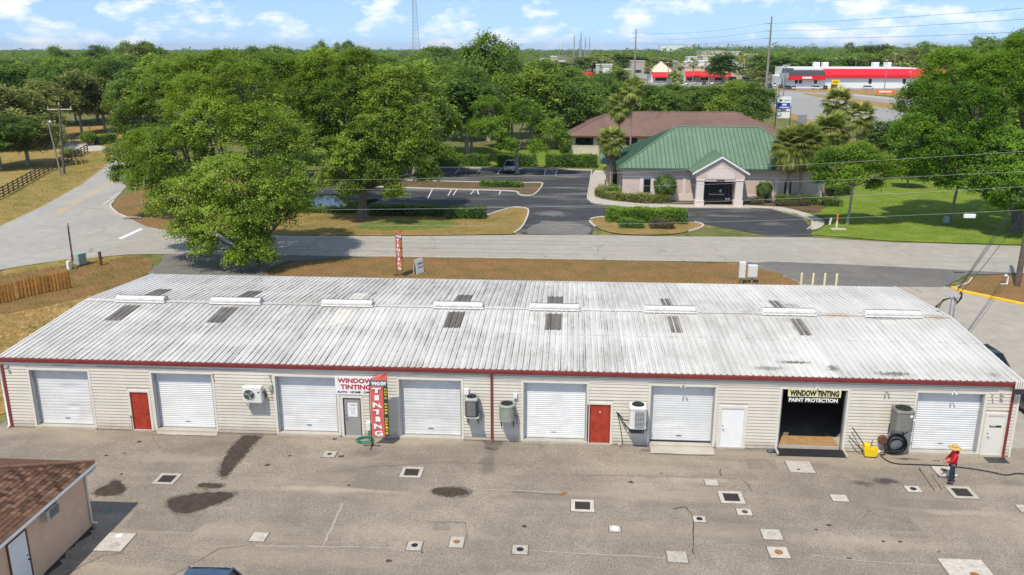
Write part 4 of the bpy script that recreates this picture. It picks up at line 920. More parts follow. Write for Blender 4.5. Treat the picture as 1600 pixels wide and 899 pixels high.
for i, (px, py) in enumerate((((13.48, -2.20)), ((16.99, -4.82)), ((12.75, -3.22)), ((15.10, -0.29)), ((15.96, -2.10)), ((30.94, -2.77)), ((29.49, -3.70)), ((36.69, -7.13)), ((37.33, -6.75)), ((39.10, -7.81)), ((39.76, -7.81)), ((37.39, -9.10)), ((5.60, -1.21)), ((5.50, -2.46)), ((4.75, -2.78)), ((6.41, -4.51)), ((21.14, -9.80)), ((40.99, -8.43)), ((19.95, -10.43)), ((24.97, -7.67)))):
    rr = random.Random(i+50); s = rr.uniform(.05, .13); blot('oil_spot', [(px+s*rr.uniform(.7, 1.5)*math.cos(a), py+s*rr.uniform(.6, 1.2)*math.sin(a)) for a in [k*.785 for k in range(8)]], 'wet', 60+i, -.0130, .01)
def seam(pts, w=.035, mat='stain'):
    v = []; r = random.Random(len(pts)); q_ = []
    for i in range(len(pts)-1):
        n = max(2, int(math.dist(pts[i], pts[i+1])/.25))
        for j in range(n): t_ = j/n; q_.append((pts[i][0]+(pts[i+1][0]-pts[i][0])*t_+r.uniform(-.03, .03), pts[i][1]+(pts[i+1][1]-pts[i][1])*t_+r.uniform(-.03, .03)))
    q_.append(pts[-1]); b = MB(); f = []
    for i, p in enumerate(q_):
        a, c = q_[max(0, i-1)], q_[min(len(q_)-1, i+1)]; d = Vector((c[0]-a[0], c[1]-a[1])).normalized(); ww = w*r.uniform(.5, 1.2)/2
        v += [(p[0]-d.y*ww, p[1]+d.x*ww, GZ-.0125), (p[0]+d.y*ww, p[1]-d.x*ww, GZ-.0125)]
    for i in range(len(q_)-1): f.append((2*i, 2*i+1, 2*i+3, 2*i+2))
    b.add(v, f); tag(b.build('pavement_crack', M[mat]), kind='structure')
for i, P in enumerate((((21.17, -7.53), (21.91, -7.48), (21.97, -8.15), (21.31, -8.20)), ((35.07, -1.04), (36.48, -1.01), (36.36, -2.04), (34.96, -2.07)), ((8.62, -7.40), (12.07, -8.03), (11.69, -9.03), (8.73, -8.94)), ((17.16, -3.74), (19.54, -3.82), (19.68, -5.21), (17.05, -5.04)), ((37.46, -5.74), (40.81, -5.83), (40.88, -6.99), (37.37, -6.94)))): flat('pavement_patch', ragged(list(P), .04, .3, 70+i), -.0165, 'lot_patch')
seam([(31.51, -9.24), (31.83, -6.87)], .05, 'wet'); seam([(31.90, -6.37), (31.77, -5.92), (31.59, -5.67), (31.13, -5.91)], .05, 'wet'); seam([(42.88, -1.48), (42.74, -3.57)], .06, 'wet'); seam([(43.19, -2.14), (43.10, -3.49)], .04, 'wet'); seam([(34.51, -3.07), (34.71, -3.64), (34.76, -4.21)], .035, 'wet')
seam([(33.68, -2.21), (33.63, -2.89)], .04, 'wet'); seam([(21.03, -7.59), (22.50, -7.54), (22.77, -8.75)], .04); seam([(14.59, -9.79), (16.59, -9.68), (20.59, -9.53)], .07, 'pale_seam'); seam([(25.43, -9.38), (27.03, -9.45), (30.43, -9.52)], .07, 'pale_seam'); seam([(29.81, -4.98), (32.83, -4.89)], .06, 'pale_seam'); seam([(22.56, -4.79), (24.25, -4.79), (26.50, -4.81)], .07, 'pale_seam'); seam([(36.07, -8.98), (37.90, -9.24), (40.66, -9.39)], .06, 'pale_seam'); seam([(24.26, -4.91), (26.50, -5.04)], .09, 'stain')
seam([(17.20, -9.62), (17.17, -8.09), (17.11, -6.36)], .10, 'pale_seam'); seam([(12.22, -11.88), (13.19, -10.11), (14.08, -9.78)], .04); seam([(8.23, -12.15), (8.96, -10.82), (9.73, -10.60)], .05); seam([(17.01, -3.13), (21.08, -2.35), (24.99, -2.41)], .03); seam([(27.06, -3.20), (31.69, -3.02), (34.25, -3.09)], .03)
flat('door_apron', ragged([(30.66, 0.31), (33.73, 0.33), (33.67, -0.87), (30.65, -0.87)], .03, .3, 21), .03, 'concrete')
flat('door_apron', ragged([(5.83, 0.20), (8.99, 0.22), (9.12, -0.40), (7.58, -0.43), (6.08, -0.38)], .05, .3, 22), .012, 'concrete')
t = empty('rubber_ramp', (36.62, -.66, GZ), 0, 'black rubber ramp at the open doorway', 'ramp')
MB().xprism([(0, 0), (.0, .02), (.56, .12), (.58, 0)], 0, 3.25).build('ramp_body', M['black'], t); MB().bbox(0, .05, .0, .10, .58, .135, .01).build('end_kerb', M['concrete'], t); MB().bbox(3.2, .0, .0, 3.3, .58, .135, .01).build('end_kerb', M['concrete'], t)
t = empty('door_mat', (46.35, -.70, GZ-.016), 0, 'dark door mat below the cream door', 'mat'); MB().bbox(0, 0, 0, .95, .55, .018, .006).build('mat_body', M['dark_metal'], t)

# ------------------------------------------------------------------ hoses, bucket, oddments by the wall
def coil(name, c, r, n, rad, mat, lab, cat, flatten=1.0, upright=False, seed=1):
    rr = random.Random(seed); b = MB(); pts = []
    for k in range(n*18+1):
        a = 2*math.pi*k/18; q_ = r*(1+rr.uniform(-.03, .03)+.16*math.sin(a*.37)+.10*math.sin(a*.153+1)); h = rad+.03*(k/18)*.6+rr.uniform(0, .01)
        pts.append((c[0]+q_*math.cos(a), c[1]-h, c[2]-.10*math.cos(a*.21)+q_*math.sin(a)*1.05) if upright else (c[0]+q_*math.cos(a), c[1]+q_*math.sin(a)*flatten, GZ+h))
    t = empty(name, (0, 0, 0), 0, lab, cat); b.tube(pts, rad, 7); b.build('coil', M[mat], t); return t
q = (16.73, -0.40)
t = coil('garden_hose', (q[0]-.05, q[1], 0), .36, 4, .022, 'hose_green', 'coiled green garden hose at the foot of the red banner', 'hose', .8); MB().tube([(q[0]+.1, q[1]+.2, GZ+.05), (16.80, -.10, .1), (16.82, -.06, .35)], .02, 6).build('hose_end', M['hose_green'], t)
t = coil('pressure_hose', (42.25, -.10, .42), .40, 7, .026, 'black', 'thick black hose coiled against the wall below the taupe condenser', 'hose', 1, True)
MB().tube([(42.2, -.03, .90), (42.2, -.12, .86)], .03, 6).build('hook', M['steel'], t)
t = empty('hose_reel', (41.62, -.16, .62), 0, 'rusty brown round reel beside the coiled black hose', 'reel')
MB().tube([(0, -.10, 0), (0, -.08, 0), (0, .08, 0), (0, .10, 0)], [.19, .22, .22, .19], 16).build('drum', M['brown'], t); MB().tube([(.1, -.05, .15), (.25, -.12, .42), (.34, -.15, .62)], .02, 6).build('handle', M['steel'], t)
t = empty('trailing_hose', (0, 0, 0), 0, 'long dark hose trailing across the yard behind the person', 'hose')
pts = [(41.75, -.2, .35), (41.72, -.3, GZ+.1)]+[p+(GZ+.012,) for p in ((41.54, -0.34), (41.69, -0.92), (42.04, -1.16), (42.82, -1.17), (43.74, -1.20), (44.51, -1.28), (45.30, -1.44), (46.03, -1.70), (46.54, -1.94), (47.14, -1.75), (47.72, -1.84))]
def catmull(P, n=6):
    out_ = []
    for i in range(len(P)-1):
        p0, p1, p2, p3 = (Vector(P[max(0, min(len(P)-1, i+k))]) for k in (-1, 0, 1, 2))
        for j in range(n):
            s = j/n; out_.append(.5*((2*p1)+(p2-p0)*s+(2*p0-5*p1+4*p2-p3)*s*s+(3*p1-p0-3*p2+p3)*s**3))
    return out_+[Vector(P[-1])]
MB().tube(catmull(pts), .028, 7).build('hose_run', M['black'], t)
q = (40.96, -0.12)
t = empty('mop_bucket', (q[0], q[1]-.30, GZ), R(-4), 'yellow mop bucket with two long handles leaning on the wall', 'bucket')
b = MB(); b.add([(-.22, -.16, .05), (.30, -.16, .05), (.30, .16, .05), (-.22, .16, .05), (-.30, -.2, .42), (.36, -.2, .42), (.36, .2, .42), (-.30, .2, .42), (-.27, -.17, .42), (.33, -.17, .42), (.33, .17, .42), (-.27, .17, .42), (-.2, -.14, .25), (.27, -.14, .25), (.27, .14, .25), (-.2, .14, .25)], [(0,3,2,1), (0,1,5,4), (1,2,6,5), (2,3,7,6), (3,0,4,7), (4,5,9,8), (5,6,10,9), (6,7,11,10), (7,4,8,11), (8,9,13,12), (9,10,14,13), (10,11,15,14), (11,8,12,15), (12,13,14,15)]); b.build('tub', M['yellow'], t)
MB().bbox(-.28, -.19, .425, -.02, .19, .62, .02).build('wringer', M['yellow'], t)
b = MB()
for x in (-.18, .26):
    for y in (-.12, .12): b.lathe([(.05, 0), (.05, .05)], 8, (x, y, 0))
b.build('wheel', M['black'], t)
MB().tube([(-.10, .0, .35), (-.85, .16, 1.35)], .026, 6).build('mop_handle', M['dark_metal'], t); MB().tube([(-.27, .05, .20), (-.95, .18, .88)], .024, 6).build('mop_handle', M['dark_metal'], t); MB().tube([(.05, .1, .45), (.16, .2, .75)], .02, 6).build('wringer_handle', M['black'], t)
q = (41.45, -0.15); t = empty('white_pot', (q[0], q[1], GZ), 0, 'small white pot between the yellow bucket and black hose', 'pot'); MB().lathe([(.09, 0), (.13, .12), (.14, .15), (.11, .15), (.10, .08)], 14).build('pot_body', M['white'], t)
q = (36.43, -0.28); t = empty('blue_rag', (q[0], q[1], GZ), 0, 'crumpled blue rag left of the black ramp', 'rag'); b = MB(); b.ell((0, 0, .06), (.22, .14, .07), 12, 8); b.ell((.12, .04, .06), (.14, .12, .09), 10, 6); b.build('cloth', M['car_blue'], t)
q = (29.19, -0.14); t = empty('paper_cup', (q[0], q[1], GZ), 0, 'pale round cup on the ground by the large white condenser', 'cup'); MB().lathe([(.05, 0), (.08, .05), (.08, .12), (.05, .15)], 12).build('cup_body', M['cover'], t)

# ------------------------------------------------------------------ person in straw hat
def skin_mesh(name, nodes, edges, mat, sub=2):
    me = bpy.data.meshes.new(name); me.from_pydata([n[0] for n in nodes], edges, [])
    o = bpy.data.objects.new(name, me); COL.objects.link(o)
    o.modifiers.new('skin', 'SKIN'); s = o.modifiers.new('sub', 'SUBSURF'); s.levels = s.render_levels = sub
    for i, n in enumerate(nodes):
        r_ = n[1]; me.skin_vertices[0].data[i].radius = (r_, r_) if isinstance(r_, (int, float)) else r_
    me.skin_vertices[0].data[0].use_root = True
    m2 = bpy.data.meshes.new_from_object(o.evaluated_get(bpy.context.evaluated_depsgraph_get()))
    bpy.data.objects.remove(o); bpy.data.meshes.remove(me); m2.name = name; m2.materials.clear(); m2.materials.append(M[mat])
    for p in m2.polygons: p.use_smooth = True
    return m2
q = (43.68, -2.93)
per = empty('person', (q[0]+.05, q[1]+.12, GZ), R(-98), 'person in straw hat, red hooded top and dark jeans holding a hose', 'person')
# figure faces local -y; body, then clothing as children
N = [((0, .0, .95), .105), ((0, .0, 1.15), .105), ((0, .02, 1.36), (.16, .12)), ((0, .0, 1.50), .06), ((0, -.03, 1.60), (.08, .095)), ((0, -.04, 1.69), (.075, .09)),
     ((.19, .0, 1.40), .06), ((.26, -.10, 1.16), .045), ((.18, -.36, 1.06), .034), ((.16, -.44, 1.05), (.042, .02)),
     ((-.19, .0, 1.40), .06), ((-.27, -.08, 1.16), .045), ((-.15, -.34, 1.02), .034), ((-.13, -.42, 1.01), (.042, .02)),
     ((.10, -.02, .86), .095), ((.12, -.07, .48), .062), ((.13, .02, .09), .042), ((.14, -.14, .045), .04),
     ((-.10, .03, .86), .095), ((-.12, .08, .48), .062), ((-.13, .16, .09), .042), ((-.14, .02, .045), .04)]
Ed = [(0, 1), (1, 2), (2, 3), (3, 4), (4, 5), (2, 6), (6, 7), (7, 8), (8, 9), (2, 10), (10, 11), (11, 12), (12, 13), (0, 14), (14, 15), (15, 16), (16, 17), (0, 18), (18, 19), (19, 20), (20, 21)]
link('body', skin_mesh('body', N, Ed, 'skin'), per)
for sx, hx, hy, hz in ((1, .16, -.44, 1.05), (-1, -.13, -.42, 1.01)):
    for k in range(4): link('finger', skin_mesh('finger', [((hx+(k-1.5)*.018, hy-.03, hz), .009), ((hx+(k-1.5)*.019, hy-.07+(abs(k-1.4)*.006), hz-.005), .008), ((hx+(k-1.5)*.018, hy-.085, hz-.035), .008), ((hx+(k-1.5)*.017, hy-.065, hz-.055), .007)], [(0, 1), (1, 2), (2, 3)], 'skin', 1), per)
    link('thumb', skin_mesh('thumb', [((hx-sx*.035, hy-.0, hz), .011), ((hx-sx*.05, hy-.04, hz-.015), .010), ((hx-sx*.035, hy-.06, hz-.045), .009)], [(0, 1), (1, 2)], 'skin', 1), per)
top = [((0, .0, .84), (.20, .165)), ((0, .0, 1.14), (.18, .145)), ((0, .03, 1.38), (.19, .15)), ((0, .05, 1.50), (.10, .10)), ((.20, .01, 1.41), .085), ((.27, -.10, 1.16), .066), ((.19, -.33, 1.07), .052), ((-.20, .01, 1.41), .085), ((-.28, -.08, 1.16), .066), ((-.16, -.31, 1.03), .052)]
link('hooded_top', skin_mesh('hooded_top', top, [(0, 1), (1, 2), (2, 3), (2, 4), (4, 5), (5, 6), (2, 7), (7, 8), (8, 9)], 'red_shirt'), per)
MB().ell((0, .10, 1.50), (.13, .09, .09), 14, 8).build('hood', M['red_shirt'], per)
jeans = [((0, .0, 1.0), (.165, .135)), ((.095, -.02, .84), .112), ((.12, -.07, .48), .082), ((.13, .015, .10), .068), ((-.095, .03, .84), .112), ((-.12, .08, .48), .082), ((-.13, .155, .10), .068)]
link('jeans', skin_mesh('jeans', jeans, [(0, 1), (1, 2), (2, 3), (0, 4), (4, 5), (5, 6)], 'denim'), per)
for c in ((.135, -.05), (-.135, .09)):
    MB().ell((c[0], c[1], .05), (.055, .145, .055), 12, 8).build('shoe', M['black'], per)
h = MB(); h.smooth = True; h.lathe([(.27, 1.69), (.275, 1.70), (.20, 1.725), (.115, 1.735), (.112, 1.80), (.095, 1.845), (.05, 1.86), (.01, 1.862)], 22, (0, -.035, 0)); hat = h.build('straw_hat', M['straw'], per)
MB().lathe([(.1155, 1.738), (.1145, 1.765)], 20, (0, -.035, 0)).build('hat_band', M['brown'], per)
f_ = MB(); f_.ell((0, -.128, 1.635), (.014, .022, .018), 8, 6)
for s in (-1, 1): f_.ell((s*.080, -.035, 1.64), (.014, .025, .032), 8, 6)
f_.build('nose_and_ears', M['skin'], per)
f_ = MB()
for s in (-1, 1): f_.ell((s*.032, -.118, 1.658), (.012, .008, .007), 8, 6)
f_.build('eyes', M['black_print'], per); MB().ell((0, -.120, 1.595), (.024, .007, .006), 8, 6).build('mouth', M['brown'], per); MB().ell((0, .005, 1.645), (.088, .088, .075), 12, 8).build('hair', M['brown'], per)
t = empty('spray_lance', (0, 0, 0), 0, 'thin spray lance held in the hands of the person', 'lance')
t.location = per.location; t.rotation_euler = per.rotation_euler
MB().tube([(.18, -.30, 1.02), (.02, -.52, 1.01), (-.15, -.80, .93)], .014, 6).build('tube', M['dark_metal'], t); MB().bbox(.03, -.55, .97, .11, -.44, 1.04, .01).build('grip', M['cover'], t)

# ------------------------------------------------------------------ small tiled hut, lower left
HX, HY = 7.42, -8.78; HZ = 2.50
hut = empty('tiled_hut', (HX, HY, 0), 0, 'tan hut with brown tiled hip roof and white door', 'building')
HW, HD, ov = 9.0, 9.0, .30
w = MB(); w.box(-HW, -HD, GZ-.1, -.001, 0, HZ); w.build('wall', M['tan_stucco'], hut)
ez = 2.52; pit = .37; e = ov
apex = HD/2+e
def roofpt(u, v):  # on the +x slope: v along y from the back eave corner, u up the slope
    return (e-u, e-v, ez+.06+pit*u)
w = MB(); A = (e, e, ez+.02); B = (-HW-e, e, ez+.02); C = (-HW-e, -HD-e, ez+.02); D = (e, -HD-e, ez+.02); T = (-HW/2, -HD/2, ez+.02+pit*(HW/2+e))
w.add([A, B, C, D, T], [(0, 1, 4), (1, 2, 4), (2, 3, 4), (3, 0, 4), (3, 2, 1, 0)]); w.build('roof_deck', M['felt'], hut)
def fascia(b): 
    b.box(e-.025, -HD-e, ez-.14, e, e, ez+.018); b.box(-HW-e, e-.025, ez-.14, e-.026, e, ez+.018)
b = MB(); fascia(b); b.build('fascia', M['white'], hut)
b = MB(); b.xprism([(0, 0)], 0, 0) if False else None
gp = [(e+.003, ez-.10), (e+.07, ez-.10), (e+.10, ez-.06), (e+.10, ez+.015), (e+.085, ez+.015), (e+.085, ez-.05), (e+.06, ez-.085), (e+.003, ez-.085)]
n = len(gp); v = [(x, -HD-e, z) for x, z in gp]+[(x, e+.02, z) for x, z in gp]; b.add(v, [((i+1) % n, i, n+i, n+(i+1) % n) for i in range(n)]+[tuple(range(n)), tuple(range(2*n-1, n-1, -1))]); b.build('gutter', M['white'], hut)
MB().tube([(e+.06, e-.10, ez-.09), (e+.06, e-.10, ez-.16), (.06, .045-.12, ez-.42), (.06, -.075, .10), (.09, -.02, .0), (.20, .06, GZ+.07)], .042, 10).build('downpipe', M['cream'], hut)
# tiles: rows up the slope that faces the yard, one object each near the eave, the rest joined
ts = MB().add([(-.0, 0, .012), (0, -.195, .012), (.0, -.195, .036), (0, 0, .036), (-.24, 0, -.004), (-.24, -.195, -.004), (-.24, -.195, .012), (-.24, 0, .012)], [(0,1,2,3), (3,2,6,7), (0,3,7,4), (1,5,6,2), (4,7,6,5)]).mesh('roof_tile', M['tile'])
cnt = 0; rest = MB(); rr = random.Random(3); cand = []
for row in range(22):
    u = row*.165; z = ez+.02+pit*u
    v0 = u+.03; k = 0
    while True:
        vv = v0+k*.20+(.10 if row % 2 else 0)
        if vv+.2 > HD+2*e-u or vv > 6.6: break
        cand.append((row, u, vv)); k += 1
cand.sort(key=lambda c: c[2]-c[1]*.2)
sel = set(id(c) for c in sorted(cand, key=lambda c: c[2])[:285])
for c in cand:
    row, u, vv = c; x = e+.03-u; y = e-vv; z = ez+.02+pit*u+.004; tl = math.atan(pit)
    j = rr.uniform(-.004, .004)
    if id(c) in sel: link('roof_tile', ts, hut, (x, y, z+j), (0, tl, 0))
    else:
        mt = Matrix.Translation((x, y, z+j)) @ Matrix.Rotation(tl, 4, 'Y'); rest.add([mt @ vx.co for vx in ts.vertices], [tuple(p.vertices) for p in ts.polygons])
tag(rest.build('roof_tiles', M['tile'], hut), kind='stuff')
back = MB()
for row in range(22):
    u = row*.165; z = ez+.02+pit*u+.004; k = 0
    while k*.2+u < 7.5:
        x = e-u-.03-k*.2-(.1 if row % 2 else 0); y = e+.03-u
        back.add([(x, y, z+.012), (x-.195, y, z+.012), (x-.195, y, z+.034), (x, y, z+.034), (x, y-.22, z+.034+.225*pit-.02), (x-.195, y-.22, z+.034+.225*pit-.02)], [(1,0,3,2), (2,3,4,5)]); k += 1
tag(back.build('roof_tiles', M['tile'], hut), kind='stuff')
b = MB(); k = 0
while k < 24:
    u = k*.2; b.tube([(e-u, e-u, ez+.06+pit*u), (e-u-.21, e-u-.21, ez+.075+pit*(u+.21))], [.085, .07], 8); k += 1
b.build('hip_cap', M['tile'], hut)
# door and room air conditioner on the wall that faces the yard
q = (-12.72, 0.23); p = (-12.71, 1.77)
dy0, dy1 = (-12.68, 0.71)[0]-HY, (-13.74, 1.41)[0]-HY
d = empty('hut_door', (.0, dy1, 0)); d.parent = hut
Wd = dy0-dy1
MB().box(.0005, .04, GZ+.02, .035, Wd-.05, 2.06).build('door_leaf', M['white_door'], d); b = MB(); b.box(.0005, -.02, GZ, .05, .038, 2.1); b.box(.0005, Wd-.048, GZ, .05, Wd+.02, 2.1); b.box(.0005, .04, 2.062, .05, Wd-.05, 2.12); b.build('door_frame', M['brown'], d)
b = MB(); b.tube([(.035, Wd-.14, .95), (.09, Wd-.14, .95)], .02, 6); b.ell((.10, Wd-.14, .95), (.035, .035, .035), 8, 6); b.ell((.05, Wd-.14, 1.12), (.02, .03, .03), 8, 6); b.build('handle', M['black'], d)
y0, z0 = (-11.76, 1.92); y1, z1 = (-10.89, 1.86)
t = empty('room_air_conditioner', (HX, y0, z0-.12), 0, 'small louvred air conditioner in the wall of the tiled hut', 'air conditioner')
wd = max(.5, min(.75, y1-y0)); MB().bbox(.002, 0, 0, .26, wd, .42, .015).build('casing', M['cover'], t); MB().box(.262, .16, .04, .266, wd-.02, .38).build('grille_back', M['dark_metal'], t)
b = MB()
for k in range(7): b.box(.267, .16, .05+k*.048, .275, wd-.02, .068+k*.048)
b.build('grille_bars', M['steel'], t)

# ------------------------------------------------------------------ vegetation
rg = np.random.default_rng(5)
def unit(a): return a/np.maximum(1e-9, np.linalg.norm(a, axis=1, keepdims=True))
def leaf_cloud(pos, nrm, L_, W_, tint, droop=None):
    n = len(pos); r = unit(rg.normal(size=(n, 3))); nn = unit(nrm)
    t = unit(np.cross(nn, r)); b = np.cross(nn, t)
    l = (L_*rg.uniform(.7, 1.3, n))[:, None]; w = (W_*rg.uniform(.7, 1.3, n))[:, None]
    V = np.stack([pos-t*l/2, pos+b*w/2-t*l*.05, pos+t*l/2-nn*l*.12, pos-b*w/2-t*l*.05], 1)
    return V.reshape(-1, 3)
def crown_arrays(lobes, leaf, dens=1.25, per=52, cr=.55, up=.55, inner=.12, hole=.25):
    """leaves in clumps over the lobes of a crown; lobes are (x, y, z, r)"""
    lobes = np.asarray(lobes, float); ctr = np.average(lobes[:, :3], axis=0, weights=lobes[:, 3]**3); ctr[2] -= lobes[:, 3].mean()*.5
    C = []; T = []
    for x, y, z, r in lobes:
        n = max(14, int(4*math.pi*r*r*dens*.8/min(1, (cr/.55)**2)*(1+.9/r)))
        d = unit(rg.normal(size=(n, 3))); d[:, 2] = np.where(d[:, 2] < -.55, -d[:, 2], d[:, 2]); d = unit(d)
        rad = r*rg.uniform(.72, 1.08, n); k = rg.random(n) < inner; rad[k] = r*rg.uniform(.2, .7, k.sum())
        p = np.array([x, y, z])+d*rad[:, None]*np.array([1, 1, .82])
        keep = rg.random(n) > hole*(.5+.5*np.sin(p[:, 0]*1.7+p[:, 1]*1.3+p[:, 2]*2.1)); C.append(p[keep]); T.append(rg.uniform(.25, .75)+rg.normal(0, .13, keep.sum()))
    C = np.concatenate(C); T = np.concatenate(T)
    # drop clumps that lie deep inside another lobe
    dm = np.min(np.stack([np.linalg.norm(C-l[:3], axis=1)/l[3] for l in lobes], 1), 1); k = (dm > .62) | (rg.random(len(C)) < .25); C, T = C[k], T[k]
    m = len(C); cs = cr*rg.uniform(.6, 1.35, m)
    pos = np.repeat(C, per, 0)+rg.normal(size=(m*per, 3))*np.repeat(cs, per)[:, None]*np.array([.62, .62, .40])
    out_ = unit(np.repeat(C-ctr, per, 0)); nr = out_*.55+np.array([0, 0, up])+rg.normal(size=(m*per, 3))*.45
    tint = np.repeat(T, per)+rg.normal(0, .19, m*per)
    return leaf_cloud(pos, nr, leaf, leaf*.58, tint), np.clip(tint, 0, 1), C
def limbs(lobes, base, r0, seed, fork=.45, twigs=None, ntw=60, bend=.1):
    """trunk from the base, limbs to each lobe, thin branches to some clumps"""
    rr = random.Random(seed); b = MB(); lo = [Vector(l[:3]) for l in lobes]; bz = Vector(base)
    zmin = min(l[2]-l[3]*.5 for l in lobes); top = Vector((sum(p.x for p in lo)/len(lo), sum(p.y for p in lo)/len(lo), 0)); H = max(1.2, (zmin-bz.z)*.9+fork)
    f = bz+Vector(((top.x-bz.x)*.12, (top.y-bz.y)*.12, H))
    mid = bz.lerp(f, .5)+Vector((rr.uniform(-bend, bend), rr.uniform(-bend, bend), 0))
    b.tube([bz-Vector((0, 0, .15)), bz+Vector((0, 0, .15)), bz+Vector((0, 0, .6)), mid, f], [r0*1.75, r0*1.4, r0*1.05, r0*.92, r0*.82], 10)
    for l, p in zip(lobes, lo):
        k = .35+.5*rr.random(); m1 = f.lerp(p, .35)+Vector((rr.uniform(-.5, .5), rr.uniform(-.5, .5), rr.uniform(0, .5))); m2 = f.lerp(p, .7)+Vector((rr.uniform(-.5, .5), rr.uniform(-.5, .5), rr.uniform(-.1, .5)))
        rl = r0*(.32+.25*l[3]/max(q[3] for q in lobes)); b.tube([f-Vector((0, 0, .1)), m1, m2, p], [rl, rl*.75, rl*.5, rl*.22], 6)
        for _ in range(3):
            e = p+Vector((rr.uniform(-1, 1), rr.uniform(-1, 1), rr.uniform(-.3, 1))).normalized()*l[3]*.9; b.tube([m2, p.lerp(e, .3)+Vector((0, 0, .15)), e], [rl*.4, rl*.25, .015], 5)
    if twigs is not None and len(twigs):
        for i in rr.sample(range(len(twigs)), min(ntw, len(twigs))):
            e = Vector(twigs[i]); p = min(lo, key=lambda q: (q-e).length); a = p.lerp(e, .25); o = (e-p).normalized()*.35
            b.tube([a, a.lerp(e, .55)+Vector((rr.uniform(-.2, .2), rr.uniform(-.2, .2), .1)), e+o], [.055, .04, .012], 4)
    return b
def tree(name, lobes, base, leafm, barkm, r0, label, cat='tree', group=None, leaf=.26, per=52, cr=.55, dens=1.25, seed=1, ntw=60, fork=.45, hole=.25, up=.95, bare=0):
    loc = Vector((base[0], base[1], GZ)); lb = [(x-loc.x, y-loc.y, z-loc.z, r) for x, y, z, r in lobes]
    V, T, C = crown_arrays(lb, leaf, dens, per, cr, up, hole=hole)
    t = empty(name, loc, 0, label, cat, group)
    b = limbs(lb, (0, 0, 0), r0, seed, fork, C, ntw); b.cur = 1
    link('crown', quads_mesh('crown', V, T, M[leafm]), t)
    if bare:                                                           # grey leafless boughs that show through the crown
        rr = random.Random(seed+40); ctr = Vector((sum(l[0] for l in lb)/len(lb), sum(l[1] for l in lb)/len(lb), sum(l[2] for l in lb)/len(lb)-3))
        zt = max(c[2] for c in C); low = [i for i in range(len(C)) if C[i][2] < zt*.80]
        for i in rr.sample(low, min(bare, len(low))):
            e = ctr+(Vector(C[i])-ctr)*.95; d = (e-ctr).normalized(); s_ = d.cross(Vector((rr.uniform(-1, 1), rr.uniform(-1, 1), rr.uniform(-.3, 1)))).normalized(); d2 = (d*.5+s_).normalized(); a = e-d2*rr.uniform(.8, 1.6)-d*.2; m = e+d*.25; z_ = e+d2*rr.uniform(.7, 1.5)+d*rr.uniform(.1, .6)
            b.tube([a, m, z_], [.042, .034, .010], 5)
            for _ in range(2): q_ = m.lerp(z_, rr.uniform(.1, .7)); b.tube([q_, q_+(d*rr.uniform(.2, .7)+Vector((rr.uniform(-.7, .7), rr.uniform(-.7, .7), rr.uniform(-.2, .6))))], [.020, .008], 4)
    b.build('trunk', [M[barkm], M['bare_bark']], t)
    return t
M['bare_bark'] = bark('bare_grey_bough', (.19,.165,.13), (.36,.32,.26))
def LB(*a): return [(q[0], q[1], q[2], r) for q, r in a]
oakA = LB(((-0.36, 31.50, 2.02), 1.5), ((-3.34, 32.00, 4.29), 2.3), ((0.85, 33.00, 4.71), 1.9), ((-6.44, 33.00, 5.92), 2.6), ((-2.59, 33.00, 7.47), 3.0), ((1.49, 34.00, 7.91), 2.3), ((-9.44, 34.00, 5.37), 1.5), ((-8.12, 35.00, 9.38), 3.0), ((-4.53, 36.00, 11.81), 3.4), ((-0.22, 36.00, 11.56), 3.0), ((-7.21, 38.00, 14.01), 2.8), ((-2.70, 38.00, 15.03), 3.0), ((1.42, 36.00, 10.45), 2.0), ((-11.39, 37.00, 9.69), 2.3), ((-12.16, 37.00, 6.77), 1.7), ((0.55, 31.00, 1.37), .8), ((-2.02, 31.20, 1.11), .8), ((-5.09, 32.00, 2.01), 1.2), ((-6.56, 32.00, 3.29), 1.3), ((2.86, 33.00, 6.69), 1.7), ((3.01, 34.00, 5.29), 1.0), ((-0.19, 32.00, 4.89), 2.0), ((1.26, 33.00, 6.40), 2.0), ((-1.15, 32.00, 3.48), 1.5))
tree('oak_tree', oakA, (-0.35, 32.54), 'oak_leaf', 'bark', .33, 'broad oak whose low boughs droop over the rear edge of the white roof', seed=1, ntw=170, leaf=.21, hole=.16, dens=1.5, per=66, cr=.50, bare=30)
oakA2 = LB(((-22.92, 55.00, 6.84), 2.4), ((-21.68, 56.00, 10.67), 3.0), ((-19.33, 57.00, 12.73), 3.2), ((-16.18, 58.00, 15.16), 3.2), ((-23.03, 54.00, 4.81), 1.6), ((-19.91, 54.00, 4.84), 2.2), ((-12.81, 59.00, 15.84), 3.2), ((-19.38, 60.00, 14.73), 3.0), ((-15.84, 56.00, 9.99), 3.5), ((-12.84, 58.00, 11.27), 3.5), ((-8.74, 60.00, 15.46), 3.0), ((-21.88, 57.00, 6.97), 3.0))
tree('oak_tree', oakA2, (-17.6, 59.5), 'oak_leaf', 'bark', .36, 'tall oak on the brown corner ground at the road junction', seed=2, ntw=150, leaf=.25, hole=.18, dens=1.4, per=60, cr=.50, bare=30)
